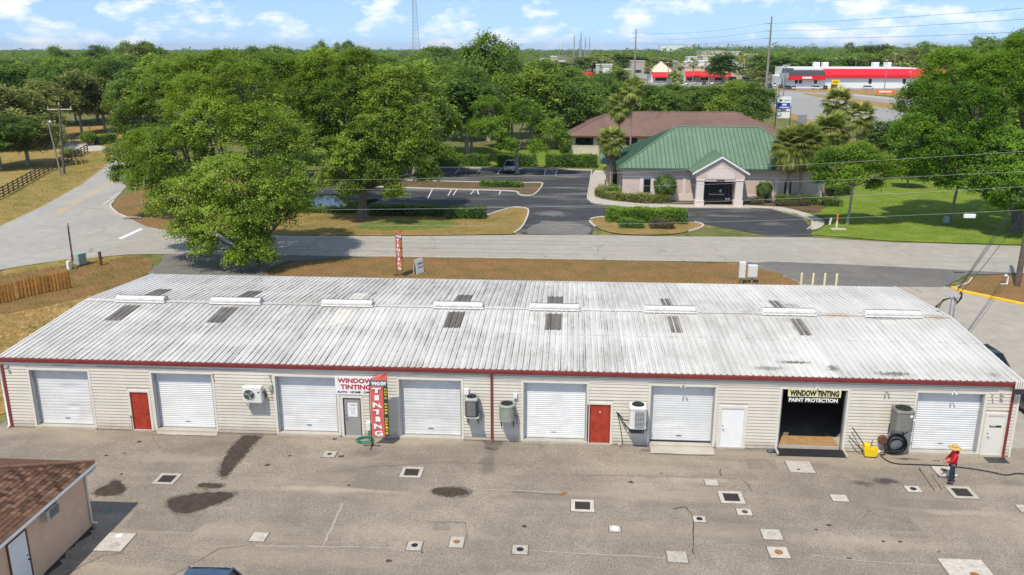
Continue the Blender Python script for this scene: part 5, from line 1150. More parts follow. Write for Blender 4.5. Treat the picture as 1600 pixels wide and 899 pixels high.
oakB = LB(((6.29, 53.00, 5.44), 2.1), ((9.95, 54.00, 6.87), 2.1), ((2.68, 53.00, 3.79), 1.3), ((2.01, 54.00, 6.80), 2.2), ((-0.85, 55.00, 8.91), 2.4), ((5.71, 54.00, 9.94), 3.0), ((9.29, 56.00, 10.48), 2.8), ((1.09, 56.00, 12.52), 3.3), ((6.43, 57.00, 13.86), 3.3), ((2.94, 58.00, 16.37), 2.7), ((8.08, 59.00, 14.47), 2.6), ((-2.68, 58.00, 13.44), 3.0), ((11.04, 54.00, 5.34), 1.1), ((7.69, 52.00, 3.65), 1.0), ((-0.11, 54.00, 4.67), 1.4), ((-1.62, 60.00, 16.18), 2.7), ((-5.27, 62.00, 15.41), 2.7), ((-3.97, 58.00, 10.60), 2.6), ((12.49, 55.00, 7.46), 1.2), ((8.19, 53.50, 7.95), 2.2), ((3.88, 54.00, 8.55), 2.6), ((6.09, 56.00, 12.54), 3.0), ((3.87, 53.50, 5.83), 1.6), ((10.05, 55.00, 8.84), 2.4))
tree('oak_tree', oakB, (3.14, 55.94), 'oak_leaf', 'bark', .52, 'big spreading oak with bare grey limbs beside the puddle', seed=3, ntw=260, leaf=.25, hole=.22, dens=1.4, per=60, cr=.48, bare=110)
midC = LB(((15.03, 92.00, 6.51), 2.3), ((19.64, 93.00, 8.84), 2.8), ((23.37, 92.00, 6.56), 2.2), ((17.05, 91.00, 4.42), 1.5), ((21.88, 91.00, 4.26), 1.5), ((13.79, 95.00, 9.16), 2.6), ((25.52, 92.00, 5.33), 1.2), ((12.18, 94.00, 6.31), 1.6))
tree('shade_tree', midC, (18.43, 93.79), 'bright_leaf', 'pale_bark', .30, 'bright green tree leaning over the silver parked car', seed=4, ntw=120, leaf=.30, per=48, bare=20)
rightD = LB(((71.54, 50.00, 4.64), 2.2), ((62.99, 56.00, 10.09), 2.3), ((64.18, 58.00, 12.97), 2.6), ((66.21, 55.00, 8.53), 2.9), ((68.71, 56.00, 12.44), 3.2), ((67.62, 60.00, 15.92), 3.2), ((71.82, 58.00, 15.32), 3.4), ((75.45, 60.00, 17.27), 3.2), ((76.69, 56.00, 13.13), 3.5), ((70.94, 54.00, 8.67), 2.8), ((67.44, 54.00, 5.98), 1.7), ((63.74, 55.00, 7.30), 1.4), ((73.00, 52.00, 7.61), 2.5), ((72.00, 51.00, 4.81), 1.2), ((66.16, 54.00, 4.89), .9), ((70.19, 54.00, 5.00), 1.2), ((76.80, 54.00, 8.06), 3.0), ((80.56, 56.00, 11.18), 3.6), ((80.13, 58.00, 16.32), 3.6), ((70.12, 50.50, 3.24), .7), ((62.83, 56.00, 7.03), 1.5), ((65.27, 55.00, 5.69), 1.5), ((68.43, 53.00, 5.13), 1.6), ((70.98, 52.00, 4.31), 1.5), ((72.83, 51.00, 3.51), 1.6), ((75.62, 52.00, 5.02), 2.8), ((72.32, 50.00, 5.62), 2.0), ((70.41, 52.00, 5.96), 1.8), ((75.16, 50.00, 3.38), 1.8), ((67.70, 55.00, 7.20), 2.2))
tree('oak_tree', rightD, (74.2, 54), 'deep_leaf', 'bark', .62, 'huge round bright green oak on the lawn at the right', seed=5, ntw=60, leaf=.25, dens=1.5, hole=.12, per=60, cr=.52, bare=14)
crepe = LB(((54.79, 56.00, 6.83), 1.6), ((57.43, 56.00, 7.33), 1.8), ((60.02, 55.00, 6.32), 1.5), ((53.87, 55.00, 5.03), 1.1), ((56.37, 54.60, 5.66), 1.4), ((61.16, 55.00, 5.65), 1.1), ((58.20, 55.00, 6.58), 1.5), ((58.48, 57.00, 6.87), 1.6), ((59.31, 55.00, 4.40), .7), ((62.22, 55.50, 6.14), .6), ((53.50, 56.00, 6.13), .8))
tree('crepe_myrtle', crepe, (57.17, 56.13), 'bright_leaf', 'pale_bark', .14, 'small pale trunked tree beside the orange marker on the lawn', seed=6, ntw=120, leaf=.23, per=50, cr=.45, hole=.22, dens=2.0)

# generic crowns for the woods: shared meshes, one thing per tree
def proto(seed, R_, H, leaf, per, dens, cr, n=9, low=.28):
    rr = random.Random(seed); lb = []
    for i in range(n):
        a = rr.uniform(0, 6.28); k = math.sqrt(rr.random())*.62; z = H*rr.uniform(low+.12, .82); r = R_*rr.uniform(.36, .52); lb.append((R_*k*math.cos(a), R_*k*math.sin(a), z, r))
    lb.append((rr.uniform(-.1, .1)*R_, rr.uniform(-.1, .1)*R_, H-R_*.36, R_*.42)); lb.append((0, 0, H*.55, R_*.6))
    V, T, C = crown_arrays(lb, leaf, dens, per, cr, .85)
    return V, T, lb, C
PROT = {}
HUE = {'mid': ('mid green', 'dark green', 'olive green'), 'far': ('dark green', 'mid green', 'olive green')}
SEEN = {}
def wlabel(key, k, H, px, Y, marks, rows, noun='tree'):
    hue = HUE[key][k % 3]; size = 'tall' if H > 16.5 else ('low' if H < 11 else 'middling')
    mk = next(m for lim, m in marks if px < lim); row = next(r for lim, r in rows if Y < lim); lab = '%s %s %s %s, %s row' % (size, hue, noun, mk, row)
    SEEN[lab] = SEEN.get(lab, 0)+1
    if SEEN[lab] > 1: lab = ('second', 'third', 'fourth', 'fifth', 'sixth', 'seventh')[min(5, SEEN[lab]-2)]+' '+lab
    return lab
def pxof(x, Y): return 893+(x-26.513)*1327./(Y+38.3)
def protos(key, mats, specs):
    PROT[key] = []
    for i, s in enumerate(specs):
        V, T, lb, C = proto(*s); tm = limbs(lb, (0, 0, 0), s[1]*.05, i, .4, C, 40 if s[4] > 20 else 6).mesh('trunk', M['pale_bark'])
        top = float(np.percentile(V[:, 2], 99.5))
        for m in mats: PROT[key].append((tm, quads_mesh('crown', V, T, M[m]), top))
protos('mid', ('oak_leaf', 'dark_leaf', 'olive_leaf'), [(11, 6.0, 13.0, .50, 26, .75, .85), (12, 6.2, 14.0, .50, 26, .75, .85), (13, 5.4, 13.5, .50, 26, .75, .85), (14, 4.4, 15.5, .50, 26, .8, .8, 8, .2), (15, 7.4, 12.0, .5, 26, .7, .85, 11)])
protos('far', ('dark_leaf', 'oak_leaf', 'olive_leaf'), [(21, 6.0, 13.0, 1.0, 12, .45, 1.2), (22, 6.4, 14.0, 1.0, 12, .45, 1.2), (23, 4.6, 16.0, .9, 12, .5, 1.1, 8, .2), (24, 7.6, 12.0, .9, 12, .45, 1.2)])
def wood(px, Y, H, wd, key, k, label, group, zb=GZ, name='woodland_tree'):
    tm, cm, ht = PROT[key][(k+3*rnd.randrange(len(PROT[key])//3)) % len(PROT[key])]
    t = empty(name, (px, Y, zb), rnd.uniform(0, 6.28), label, 'tree', group); h = H/ht; w_ = wd/6.0; t.scale = (w_, w_*rnd.uniform(.9, 1.1), h)
    link('trunk', tm, t); link('crown', cm, t)
    return t
G1 = ('leafy tree in the woods beyond the paddock and rail fence', 'trees beyond the paddock')
for i, (px, Y, H, wd, k) in enumerate(((-81.27, 118, 12, 7, 2), (-80.95, 125, 11, 7, 5), (-85.21, 140, 12, 7, 2), (-83.82, 150, 14, 7.5, 8), (-82.70, 158, 12, 7, 2), (-72.41, 150, 14, 7, 1), (-67.31, 150, 14.5, 7, 0), (-69.00, 165, 17, 7, 7),
    (-116.31, 170, 14.5, 8, 1), (-111.33, 175, 15, 8, 4), (-102.38, 170, 14.5, 7, 1), (-103.77, 182, 15.5, 7.5, 7), (-99.46, 185, 16, 8, 4), (-89.63, 178, 16, 7, 1), (-90.77, 190, 16.5, 8, 4), (-82.17, 185, 17, 8, 3), (-76.71, 190, 16, 8, 0),
    (-150.90, 225, 15.5, 9, 4), (-143.71, 230, 15.5, 9, 1), (-132.29, 225, 16, 9, 0), (-129.79, 235, 16, 9, 4), (-118.59, 230, 16.5, 9, 7), (-102.24, 215, 19.5, 7, 2), (-101.64, 225, 20, 6, 1), (-102.52, 240, 17, 9, 6))):
    wood(px, Y, H, wd, 'mid', k, wlabel('mid', k, H, pxof(px, Y), Y, ((40, 'at the far left beyond the paddock'), (100, 'behind the white crossarm pole'), (160, 'behind the paddock palms'), (225, 'above the farm lane'), (999, 'just left of the big oaks')), ((160, 'front'), (200, 'second'), (999, 'back'))), G1[1])
wood(-63.41, 98, 8.0, 6.5, 'mid', 2, 'olive green tree with drooping boughs inside the rail fence', None, name='paddock_tree')
wood(-64.89, 93, 8.6, 6.5, 'mid', 1, 'dark spreading tree at the left edge behind the rail fence', None, name='paddock_tree')
G2 = ('leafy tree crowded behind the big oaks and parking lot', 'trees behind the big oaks')
for i, (px, Y, H, wd, k) in enumerate(((-14, 84, 15.5, 7.5, 0), (-6, 92, 16, 7.5, 3), (3, 90, 15.5, 7.5, 0), (-10, 108, 17, 8, 6), (0, 112, 16.5, 8, 3), (9, 108, 15.5, 7.5, 1), (-22, 100, 16, 8, 0), (-30, 112, 16.5, 8, 3), (-2.72, 120, 16, 8, 0), (3.42, 118, 15.5, 7.5, 4), (9.27, 112, 13.5, 6.5, 1), (9.43, 142, 21.5, 7.5, 4), (4.92, 150, 18.5, 7, 1), (13.86, 150, 18, 7, 4),
    (1.20, 142, 16, 7.5, 4), (18.97, 128, 14.5, 7.5, 3), (23.54, 130, 13.5, 7, 1), (28.16, 140, 13, 7, 4), (20.25, 165, 16, 8, 0), (14.74, 128, 14, 7, 6), (26.17, 160, 14.5, 7, 7), (-15.99, 160, 17, 8, 4), (-25.40, 165, 17.5, 8, 1), (-35.26, 170, 17, 8, 4), (-42.97, 165, 17.5, 9, 0), (-50.28, 160, 17, 9, 3), (-62.09, 170, 17, 9, 1), (-13.91, 190, 17.5, 8, 1))):
    wood(px, Y, H, wd, 'mid', k, wlabel('mid', k, H, pxof(px, Y), Y, ((380, 'behind the corner oak'), (560, 'behind the puddle oak'), (720, 'right of the puddle oak'), (800, 'under the domed tree'), (999, 'behind the leaning tree')), ((100, 'front'), (135, 'second'), (156, 'third'), (999, 'back'))), G2[1])
G3 = ('rounded dark tree between the brown roofed office and the highway', 'trees behind the brown roof')
for i, (px, Y, H, wd, k) in enumerate(((32.69, 160, 12.5, 7, 4), (38.74, 165, 10.5, 7, 0), (43.26, 158, 10.5, 7, 1), (49.56, 170, 9.8, 7.5, 4), (54.82, 165, 10, 7, 1), (59.12, 160, 9.5, 6.5, 4), (62.47, 155, 8.6, 6.5, 0), (65.65, 150, 7.4, 5.5, 1), (46.46, 195, 11, 7, 4), (56.04, 205, 10, 7, 1), (63.95, 200, 9.5, 7, 4), (69.80, 195, 8.5, 6, 1), (34.79, 200, 12.5, 8, 1), (40.09, 220, 13.5, 7, 6))):
    if pxof(px, Y) > 985: H = (18.5-(rnd.uniform(119, 134)-77)*(Y+38.3)/1330)
    wood(px, Y, H, wd, 'mid', k, wlabel('mid', k, H, pxof(px, Y), Y, ((985, 'behind the left end of the brown roof'), (1070, 'behind the middle of the brown roof'), (1130, 'behind the right part of the brown roof'), (1999, 'by the white roadside sign')), ((180, 'front'), (999, 'back')), 'rounded tree'), G3[1])
G4 = ('tree in the dense wood on the rise behind the great right hand oak', 'trees on the right rise')
for i, (px, Y, H, wd, k) in enumerate(((95.05, 120, 12.5, 7, 1), (100.38, 125, 16, 9, 0), (104.37, 120, 18, 9, 1), (115.06, 160, 17, 8, 3), (121.23, 165, 19.5, 9, 1), (131.54, 170, 21, 9, 0), (129.68, 200, 15, 7.5, 0), (140.23, 215, 19, 8, 1), (143.97, 220, 21.5, 9, 4), (153.97, 225, 23.5, 9, 1), (165.39, 230, 24, 10, 4), (81.62, 92, 9, 6.5, 4), (79.89, 104, 7.5, 6.5, 1), (86.16, 94, 10, 7, 4), (90.69, 88, 10, 7, 1), (94.30, 84, 11, 7, 0), (90.35, 112, 11, 7, 4), (73.78, 84, 4.2, 3.6, 4))):
    wood(px, Y, H, wd, 'mid', k, wlabel('mid', k, H, pxof(px, Y), Y, ((1470, 'behind the left side of the great oak'), (1530, 'above the middle of the great oak'), (1575, 'above the right side of the great oak'), (1999, 'at the right edge behind the great oak')), ((140, 'front'), (190, 'middle'), (999, 'back'))), G4[1])
G5 = ('tree in the wooded belt behind the red roofed store', 'trees behind the red roofed store')
for i in range(34):
    px = 1195+i*9.5; Y = 470+rnd.uniform(0, 60); x = 140.22+(i*9.5)*(528/1330.); H = (15+7*max(0, (px-1330)/190.))*rnd.uniform(.88, 1.12)
    wood(x, Y, H, rnd.uniform(8.5, 12), 'far', i, wlabel('far', i, H, px, Y, ((1250, 'behind the dark roofed end of the red store'), (1310, 'behind the left part of the red fascia'), (1380, 'behind the middle of the red fascia'), (1440, 'behind the right end of the red fascia'), (1999, 'right of the red store')), ((490, 'front'), (510, 'middle'), (999, 'back'))), G5[1])
G6 = ('small distant tree among the shops along the highway', 'trees among the far shops')
for i, (px, py, Y, H, wd) in enumerate(((895, 110, 330, 8, 7), (940, 112, 340, 8, 7), (990, 115, 330, 7, 7), (1048, 112, 425, 8, 6), (1120, 100, 452, 16, 12), (1172, 118, 440, 7, 6), (1180, 95, 620, 16, 16), (1215, 92, 560, 17, 14), (870, 100, 420, 12, 11), (840, 98, 400, 13, 12), (905, 95, 560, 12, 12), (925, 92, 640, 13, 16), (950, 90, 700, 15, 20), (985, 92, 690, 13, 16), (1020, 90, 760, 11, 14), (1145, 95, 700, 13, 14))):
    x = 26.513+(px-893)*(Y+38.3)/1327.; wood(x, Y, H, wd, 'far', i*2+1, wlabel('far', i*2+1, H, px, Y, ((910, 'beside the distant highway traffic'), (980, 'left of the three armed pole'), (1040, 'right of the three armed pole'), (1130, 'before the tan plaza'), (1999, 'left of the tall roadside pole')), ((430, 'front'), (600, 'middle'), (999, 'back'))), G6[1])
G7 = 'emergent trees on the skyline'
for i, (px, py, Y, wd, k, l) in enumerate(((205, 66, 300, 6, 1, 'dark emergent tree on the left skyline, twin nearest the farm lane'), (236, 67, 310, 6.5, 1, 'dark emergent tree on the left skyline, right twin'), (160, 72, 380, 8, 1, 'broad skyline tree over the left woods'), (90, 73, 420, 9, 4, 'low skyline tree at the far left'), (512, 65, 330, 5, 1, 'thin emergent tree left of a pair above the oaks'), (538, 68, 335, 4.5, 1, 'small emergent tree between two above the oaks'), (556, 66, 330, 5, 4, 'emergent tree right of a pair above the oaks'), (450, 72, 520, 9, 1, 'rounded skyline tree above the left oaks'), (415, 73, 560, 9, 4, 'skyline tree beside the tan house roof'), (690, 73, 480, 10, 1, 'rounded skyline tree right of the radio mast'), (1300, 68, 620, 12, 1, 'skyline tree above the dark end of the red store'), (1405, 66, 600, 12, 1, 'skyline tree clump above the red fascia'), (1340, 71, 640, 13, 4, 'skyline tree above the middle of the red store'), (1480, 60, 420, 9, 1, 'dark skyline tree above the great oak, left'), (1530, 55, 400, 9, 1, 'dark skyline tree above the great oak, middle'), (1585, 51, 380, 9, 1, 'dark skyline tree above the great oak, right'))):
    wood(26.513+(px-893)*(Y+38.3)/1327., Y, 18.5+(77-py)*(Y+38.3)/1330., wd, 'mid' if Y < 450 else 'far', k if Y < 450 else 0, l, G7)
# the far woods that read as one mass to the horizon
def farwood():
    P = []; Ts = []
    n = 6000; Y = 260*np.exp(rg.random(n)*math.log(5200/260.)); u = rg.uniform(-.95, .88, n); X = 26.5+u*(Y+38)
    col = 893+1330*u/1.0
    bad = ((col > 790) & (Y < 800) & (col < 1480)) | ((col > 840) & (col < 925) & (Y < 1500)) | ((col > 1150) & (Y < 560))
    bad |= (Y < 330) & (col > 300) & (col < 850)
    X, Y = X[~bad], Y[~bad]; n = len(X); H = (rg.uniform(9.5, 15.5, n)+(rg.random(n) < .10)*rg.uniform(2, 6, n))*(1+.10*(Y > 900))*np.where((X-26.5)/(Y+38) > .12, 1+np.clip((Y-500)/3000, 0, .9), 1.0)
    s = np.clip(Y/420, 1.0, 5.0); per = 46
    c = np.repeat(np.stack([X, Y, H*.55], 1), per, 0); d = unit(rg.normal(size=(n*per, 3))); d[:, 2] = np.abs(d[:, 2])*1.2-.25
    rad = np.repeat(np.stack([5.5*np.sqrt(s)*1.1, 5.5*np.sqrt(s)*1.1, H*.45], 1), per, 0)*rg.uniform(.75, 1.08, (n*per, 1))
    pos = c+d*rad; nr = d*.8+np.array([0, -.1, .5])+rg.normal(size=(n*per, 3))*.4; sz = np.repeat(1.9*np.sqrt(s), per)
    t = np.clip(np.repeat(rg.uniform(.15, .6, n), per)+rg.normal(0, .12, n*per), 0, 1)
    V = leaf_cloud(pos, nr, sz, sz*.7, t); o = link('far_woodland', quads_mesh('far_woodland', V, t, M['dark_leaf'])); tag(o, 'dark far woods stretching flat to the horizon', kind='stuff')
farwood()

# ------------------------------------------------------------------ palms: trunk plus separate fronds
def fan_frond(L_, Wd, droop, mat, seed):
    r = random.Random(seed); V = []; T = []
    n = 26; st = L_*.42
    def P(s): return Vector((s, 0, -droop*(s/L_)**2*L_+.10*s))
    V += [P(0)+Vector((0, .025, 0)), P(st)+Vector((0, .015, 0)), P(st)-Vector((0, .015, 0)), P(0)-Vector((0, .025, 0))]; T.append(.75)
    b0 = P(st)
    for k in range(n):
        a = (k/(n-1)-.5)*2*R(82); l = L_*.60*(1-.30*abs(a)/R(82))*r.uniform(.9, 1.1); d = Vector((math.cos(a), math.sin(a), -.18-.25*droop)); m = b0+d*l*.55; e = b0+d*l+Vector((0, 0, -l*(.18+.5*droop)))
        w = Vector((-math.sin(a), math.cos(a), 0))*Wd
        V += [b0, m-w, e, m+w]; T.append(.45+r.uniform(-.3, .3))
    return quads_mesh('frond', np.array([tuple(v) for v in V]), np.array(T), M[mat])
FR = [fan_frond(1.75, .050, d, 'frond', i) for i, d in enumerate((.12, .3, .5))]; DF = [fan_frond(1.6, .055, d, 'dead_frond', 9+i) for i, d in enumerate((.5, .8))]
def palm(x, y, H, r0, n, nd, sc_, label, group='fan palms', lean=0.0, boots=True):
    t = empty('fan_palm', (x, y, GZ), rnd.uniform(0, 6), label, 'palm tree', group)
    b = MB(); b.tube([(0, 0, -.1), (0, 0, .4), (lean*.3, 0, H*.5), (lean, 0, H)], [r0*1.35, r0, r0*.9, r0*.85], 9)
    if boots: b.ell((lean, 0, H-.1), (r0*1.6, r0*1.6, .55), 8, 6)
    b.build('trunk', M['palm_bark'], t)
    for i in range(n):
        a = i*2.39996; e = R(78)-R(112)*(i/n)**.8
        o = link('frond', FR[min(2, int(3*i/n))], t, (lean+.1*math.cos(a), .1*math.sin(a), H+.25-.5*i/n), (rnd.uniform(-.2, .2), -e, a)); o.scale = (sc_*rnd.uniform(.88, 1.1),)*3
    for i in range(nd):
        a = i*2.39996+.7; o = link('dead_frond', DF[i % 2], t, (lean+.15*math.cos(a), .15*math.sin(a), H-.35), (rnd.uniform(-.3, .3), R(50)+R(34)*rnd.random(), a)); o.scale = (sc_*rnd.uniform(.75, 1.0),)*3
palm(32.13, 77.6, 6.7, .15, 40, 26, 1.25, 'slim fan palm with yellowing skirt at the left corner of the green roof')
palm(34.13, 98, 10.0, .17, 34, 26, 1.4, 'fan palm with brown skirt rising before the brown shingle roof', lean=.2)
palm(35.97, 97, 12.6, .14, 26, 6, 1.25, 'tallest thin palm between the green and brown roofs')
palm(53.72, 69.3, 7.0, .20, 64, 54, 1.70, 'thick crowned cabbage palm nearest the green roof')
palm(55.28, 69.6, 7.3, .20, 64, 54, 1.70, 'thick crowned cabbage palm in the middle of its clump')
palm(60.08, 76, 7.9, .20, 64, 46, 1.8, 'cabbage palm at the right of its clump')
palm(69.13, 104, 10.2, .22, 34, 16, 1.6, 'tall fan palm before the highway, left of a pair')
palm(70.79, 98, 8.4, .22, 34, 18, 1.6, 'tall fan palm before the highway, right of a pair', lean=.3)
for i, (px, Y, H) in enumerate(((1055, 455, 10), (1075, 470, 11), (1148, 452, 13), (1163, 440, 6.5), (1143, 470, 13.5), (1052, 330, 7), (1008, 420, 9))):
    palm(26.513+(px-893)*(Y+38.3)/1327., Y, H, .28, 14, 4, 2.0, ('distant palm left of the plaza awnings', 'distant palm behind its left neighbour by the plaza', 'tallest distant palm above the plaza roof', 'low bushy distant palm before the plaza awnings', 'distant palm behind the tallest one at the plaza', 'distant palm before the dark trees by the plaza', 'distant palm beside the peach roofed shop')[i], 'distant palms')
for i, (px, py, H) in enumerate(((70, 205, 2.6), (82, 200, 3.2), (62, 212, 2.2), (176, 178, 4.4), (186, 180, 4.8), (168, 186, 4.0), (100, 205, 2.8))):
    q = (-73.51, 122) if i < 3 else ((-75.49, 150) if i < 6 else (-73.37, 126))
    palm(q[0]+(i % 3)*1.4-1.2, q[1]+(i % 2)*2, H, .12, 14, 4, 1.0, ('first young palm left of the crossarm pole', 'young palm between two others left of the crossarm pole', 'third young palm left of the crossarm pole', 'slender pale trunked palm beside the farm gate, left', 'tallest slender palm beside the farm gate', 'slender palm beside the farm gate, right', 'lone young palm right of the crossarm pole')[i], 'young palms in the paddock')

# ------------------------------------------------------------------ hedges and clipped shrubs
def hedge_mesh(path, w, h, leaf, dens, mat, round_=.25, topbias=.26, bare=0.0):
    P = np.asarray(path, float); seg = np.diff(P, axis=0); ln = np.linalg.norm(seg, axis=1); tot = ln.sum()
    n = int((2*h+w)*tot*dens); s = rg.random(n)*tot; i = np.minimum(np.searchsorted(np.cumsum(ln), s), len(ln)-1); f = (s-(np.cumsum(ln)-ln)[i])/ln[i]
    c = P[i]+seg[i]*f[:, None]; d = seg[i]/ln[i][:, None]; nr2 = np.stack([-d[:, 1], d[:, 0]], 1)
    u = rg.random(n)*(2*h+w); side = np.where(u < h, -1, np.where(u < 2*h, 1, 0)); off = np.where(side == 0, (rg.random(n)-.5)*w, side*w/2); z = np.where(side == 0, h, np.where(side < 0, u, u-h))
    rr = np.minimum(1, np.maximum(0, (z-h*(1-round_))/(h*round_+1e-6))); off = off*(1-.18*rr*(np.abs(off) > w*.3))
    lump = .10*np.sin(s*2.1)+.08*np.sin(s*5.3+off*4)+.05*np.sin(s*11+off*7)
    pos = np.stack([c[:, 0]+nr2[:, 0]*off, c[:, 1]+nr2[:, 1]*off, z+np.where(side == 0, lump, 0)], 1)+rg.normal(0, .085, (n, 3))+(nr2*(.07*np.sin(s*3.7+z*4)+.05*np.sin(s*8.1-z*6))[:, None]*side[:, None]).repeat(1, 0).dot(np.array([[1, 0, 0], [0, 1, 0]]))
    nr = np.stack([nr2[:, 0]*side, nr2[:, 1]*side, np.where(side == 0, 1.0, .25)], 1)+rg.normal(0, .5, (n, 3))
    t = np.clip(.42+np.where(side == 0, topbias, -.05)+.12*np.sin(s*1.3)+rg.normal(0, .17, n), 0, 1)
    return leaf_cloud(pos, nr, leaf, leaf*.62, t), t
def hedge(path, w, h, label, mat='hedge_leaf', leaf=.16, dens=150, name='hedge', cat='hedge', group=None, core=True, **k):
    b0 = (path[0][0], path[0][1], GZ); P = [(x-b0[0], y-b0[1]) for x, y in path]
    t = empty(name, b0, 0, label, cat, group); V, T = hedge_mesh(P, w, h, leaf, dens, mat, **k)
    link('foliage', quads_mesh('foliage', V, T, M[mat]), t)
    b = MB()                                                           # stems, and a dark solid core painted as the inner shade
    r = random.Random(int(len(V)))
    tot = sum(math.dist(P[i], P[i+1]) for i in range(len(P)-1)); m = max(6, int(tot*9))
    for i in range(len(P)-1):
        L0 = math.dist(P[i], P[i+1]); kk = max(2, int(m*L0/tot))
        for j in range(kk):
            q_ = (P[i][0]+(P[i+1][0]-P[i][0])*(j+.5)/kk, P[i][1]+(P[i+1][1]-P[i][1])*(j+.5)/kk); o = r.uniform(-.3, .3)*w
            b.tube([(q_[0]+o*.3, q_[1]+o*.3, -.05), (q_[0]+o, q_[1]+o, h*.5), (q_[0]+o+r.uniform(-.25, .25), q_[1]+o+r.uniform(-.2, .2), h*.93)], [.035, .03, .012], 5)
        d = Vector((P[i+1][0]-P[i][0], P[i+1][1]-P[i][1])).normalized(); a = (-d.y*w*.36, d.x*w*.36); p0, p1 = P[i], P[i+1]; q0 = (p0[0]+d.x*w*.2, p0[1]+d.y*w*.2); q1 = (p1[0]-d.x*w*.2, p1[1]-d.y*w*.2)
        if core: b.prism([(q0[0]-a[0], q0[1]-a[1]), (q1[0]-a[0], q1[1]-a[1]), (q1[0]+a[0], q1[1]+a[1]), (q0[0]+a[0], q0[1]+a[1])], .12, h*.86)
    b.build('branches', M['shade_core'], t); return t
M['shade_core'] = paint('twigs_and_inner_shade', (.028,.034,.014), .95, .4, 6)  # stems, plus cores coloured dark as the shade inside foliage
def arc(c, r, a0, a1, n=10): return [(c[0]+r*math.cos(R(a0+(a1-a0)*i/n)), c[1]+r*math.sin(R(a0+(a1-a0)*i/n))) for i in range(n+1)]
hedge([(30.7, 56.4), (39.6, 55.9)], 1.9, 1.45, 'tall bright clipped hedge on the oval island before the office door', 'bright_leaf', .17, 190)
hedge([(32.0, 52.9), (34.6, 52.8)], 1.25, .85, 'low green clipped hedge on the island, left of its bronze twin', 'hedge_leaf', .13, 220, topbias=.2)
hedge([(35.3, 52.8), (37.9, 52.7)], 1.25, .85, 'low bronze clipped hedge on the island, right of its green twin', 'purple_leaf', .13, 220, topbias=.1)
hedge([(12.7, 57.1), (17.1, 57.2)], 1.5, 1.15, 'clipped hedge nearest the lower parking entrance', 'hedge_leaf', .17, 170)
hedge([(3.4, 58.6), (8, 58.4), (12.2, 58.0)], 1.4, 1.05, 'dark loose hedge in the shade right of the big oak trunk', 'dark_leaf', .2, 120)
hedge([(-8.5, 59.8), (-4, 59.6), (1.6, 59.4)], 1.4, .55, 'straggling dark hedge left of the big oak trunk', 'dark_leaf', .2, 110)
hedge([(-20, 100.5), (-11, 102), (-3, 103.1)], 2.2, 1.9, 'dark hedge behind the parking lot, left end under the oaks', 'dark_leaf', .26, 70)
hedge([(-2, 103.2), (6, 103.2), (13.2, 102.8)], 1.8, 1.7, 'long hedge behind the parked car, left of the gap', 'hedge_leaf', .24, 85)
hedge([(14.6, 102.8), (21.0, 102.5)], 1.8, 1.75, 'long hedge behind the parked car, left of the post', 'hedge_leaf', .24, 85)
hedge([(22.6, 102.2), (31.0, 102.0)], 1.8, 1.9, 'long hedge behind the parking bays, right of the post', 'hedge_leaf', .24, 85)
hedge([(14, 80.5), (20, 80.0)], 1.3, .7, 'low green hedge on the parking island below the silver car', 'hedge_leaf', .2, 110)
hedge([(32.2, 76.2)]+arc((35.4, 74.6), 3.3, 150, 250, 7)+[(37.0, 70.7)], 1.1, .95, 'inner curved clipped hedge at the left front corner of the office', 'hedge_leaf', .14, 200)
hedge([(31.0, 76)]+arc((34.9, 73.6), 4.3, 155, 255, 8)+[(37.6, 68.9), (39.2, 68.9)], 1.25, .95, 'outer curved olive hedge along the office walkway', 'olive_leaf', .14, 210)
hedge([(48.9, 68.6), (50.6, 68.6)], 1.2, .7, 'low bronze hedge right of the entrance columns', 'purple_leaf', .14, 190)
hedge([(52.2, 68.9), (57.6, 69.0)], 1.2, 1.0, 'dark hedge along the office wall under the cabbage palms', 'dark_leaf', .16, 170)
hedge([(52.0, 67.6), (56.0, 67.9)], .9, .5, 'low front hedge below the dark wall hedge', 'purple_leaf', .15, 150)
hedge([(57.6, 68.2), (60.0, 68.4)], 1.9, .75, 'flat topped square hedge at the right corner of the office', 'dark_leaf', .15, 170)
hedge([(60.4, 74.5), (63.5, 77)], 1.6, 1.2, 'dark hedge behind the square hedge beyond the office corner', 'dark_leaf', .18, 120)
def ball(x, y, w, h, z0, label, mat, leaf=.17, n=3200, stems=5, name='round_shrub'):
    t = empty(name, (x, y, GZ), 0, label, 'shrub'); d = unit(rg.normal(size=(n, 3))); rad = rg.uniform(.86, 1.05, n)[:, None]*(1+.08*np.sin(d[:, :1]*7+d[:, 2:]*6)+.06*np.sin(d[:, 1:2]*11+d[:, :1]*5))
    pos = d*rad*np.array([w/2, w/2, (h-z0)/2])+np.array([0, 0, (h+z0)/2]); nr = d+rg.normal(size=(n, 3))*.45; T = np.clip(.45+.15*np.sin(d[:, 0]*5+d[:, 2]*4)+rg.normal(0, .18, n), 0, 1)
    link('foliage', quads_mesh('foliage', leaf_cloud(pos, nr, leaf, leaf*.62, T), T, M[mat]), t)
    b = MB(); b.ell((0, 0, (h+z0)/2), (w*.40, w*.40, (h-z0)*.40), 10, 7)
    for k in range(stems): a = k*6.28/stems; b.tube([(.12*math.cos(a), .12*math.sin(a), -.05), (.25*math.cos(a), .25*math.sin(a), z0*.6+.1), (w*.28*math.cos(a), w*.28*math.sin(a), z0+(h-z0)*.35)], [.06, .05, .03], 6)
    b.build('branches', M['pale_bark'] if z0 > .4 else M['shade_core'], t)  # low shrubs get the core coloured as inner shade
ball(38.6, 69.7, 2.75, 3.35, .55, 'big round clipped shrub before the office left wall', 'hedge_leaf', .17, 4200)
ball(50.9, 69.6, 1.9, 2.7, .45, 'upright clipped shrub right of the office entrance', 'dark_leaf', .17, 2600)
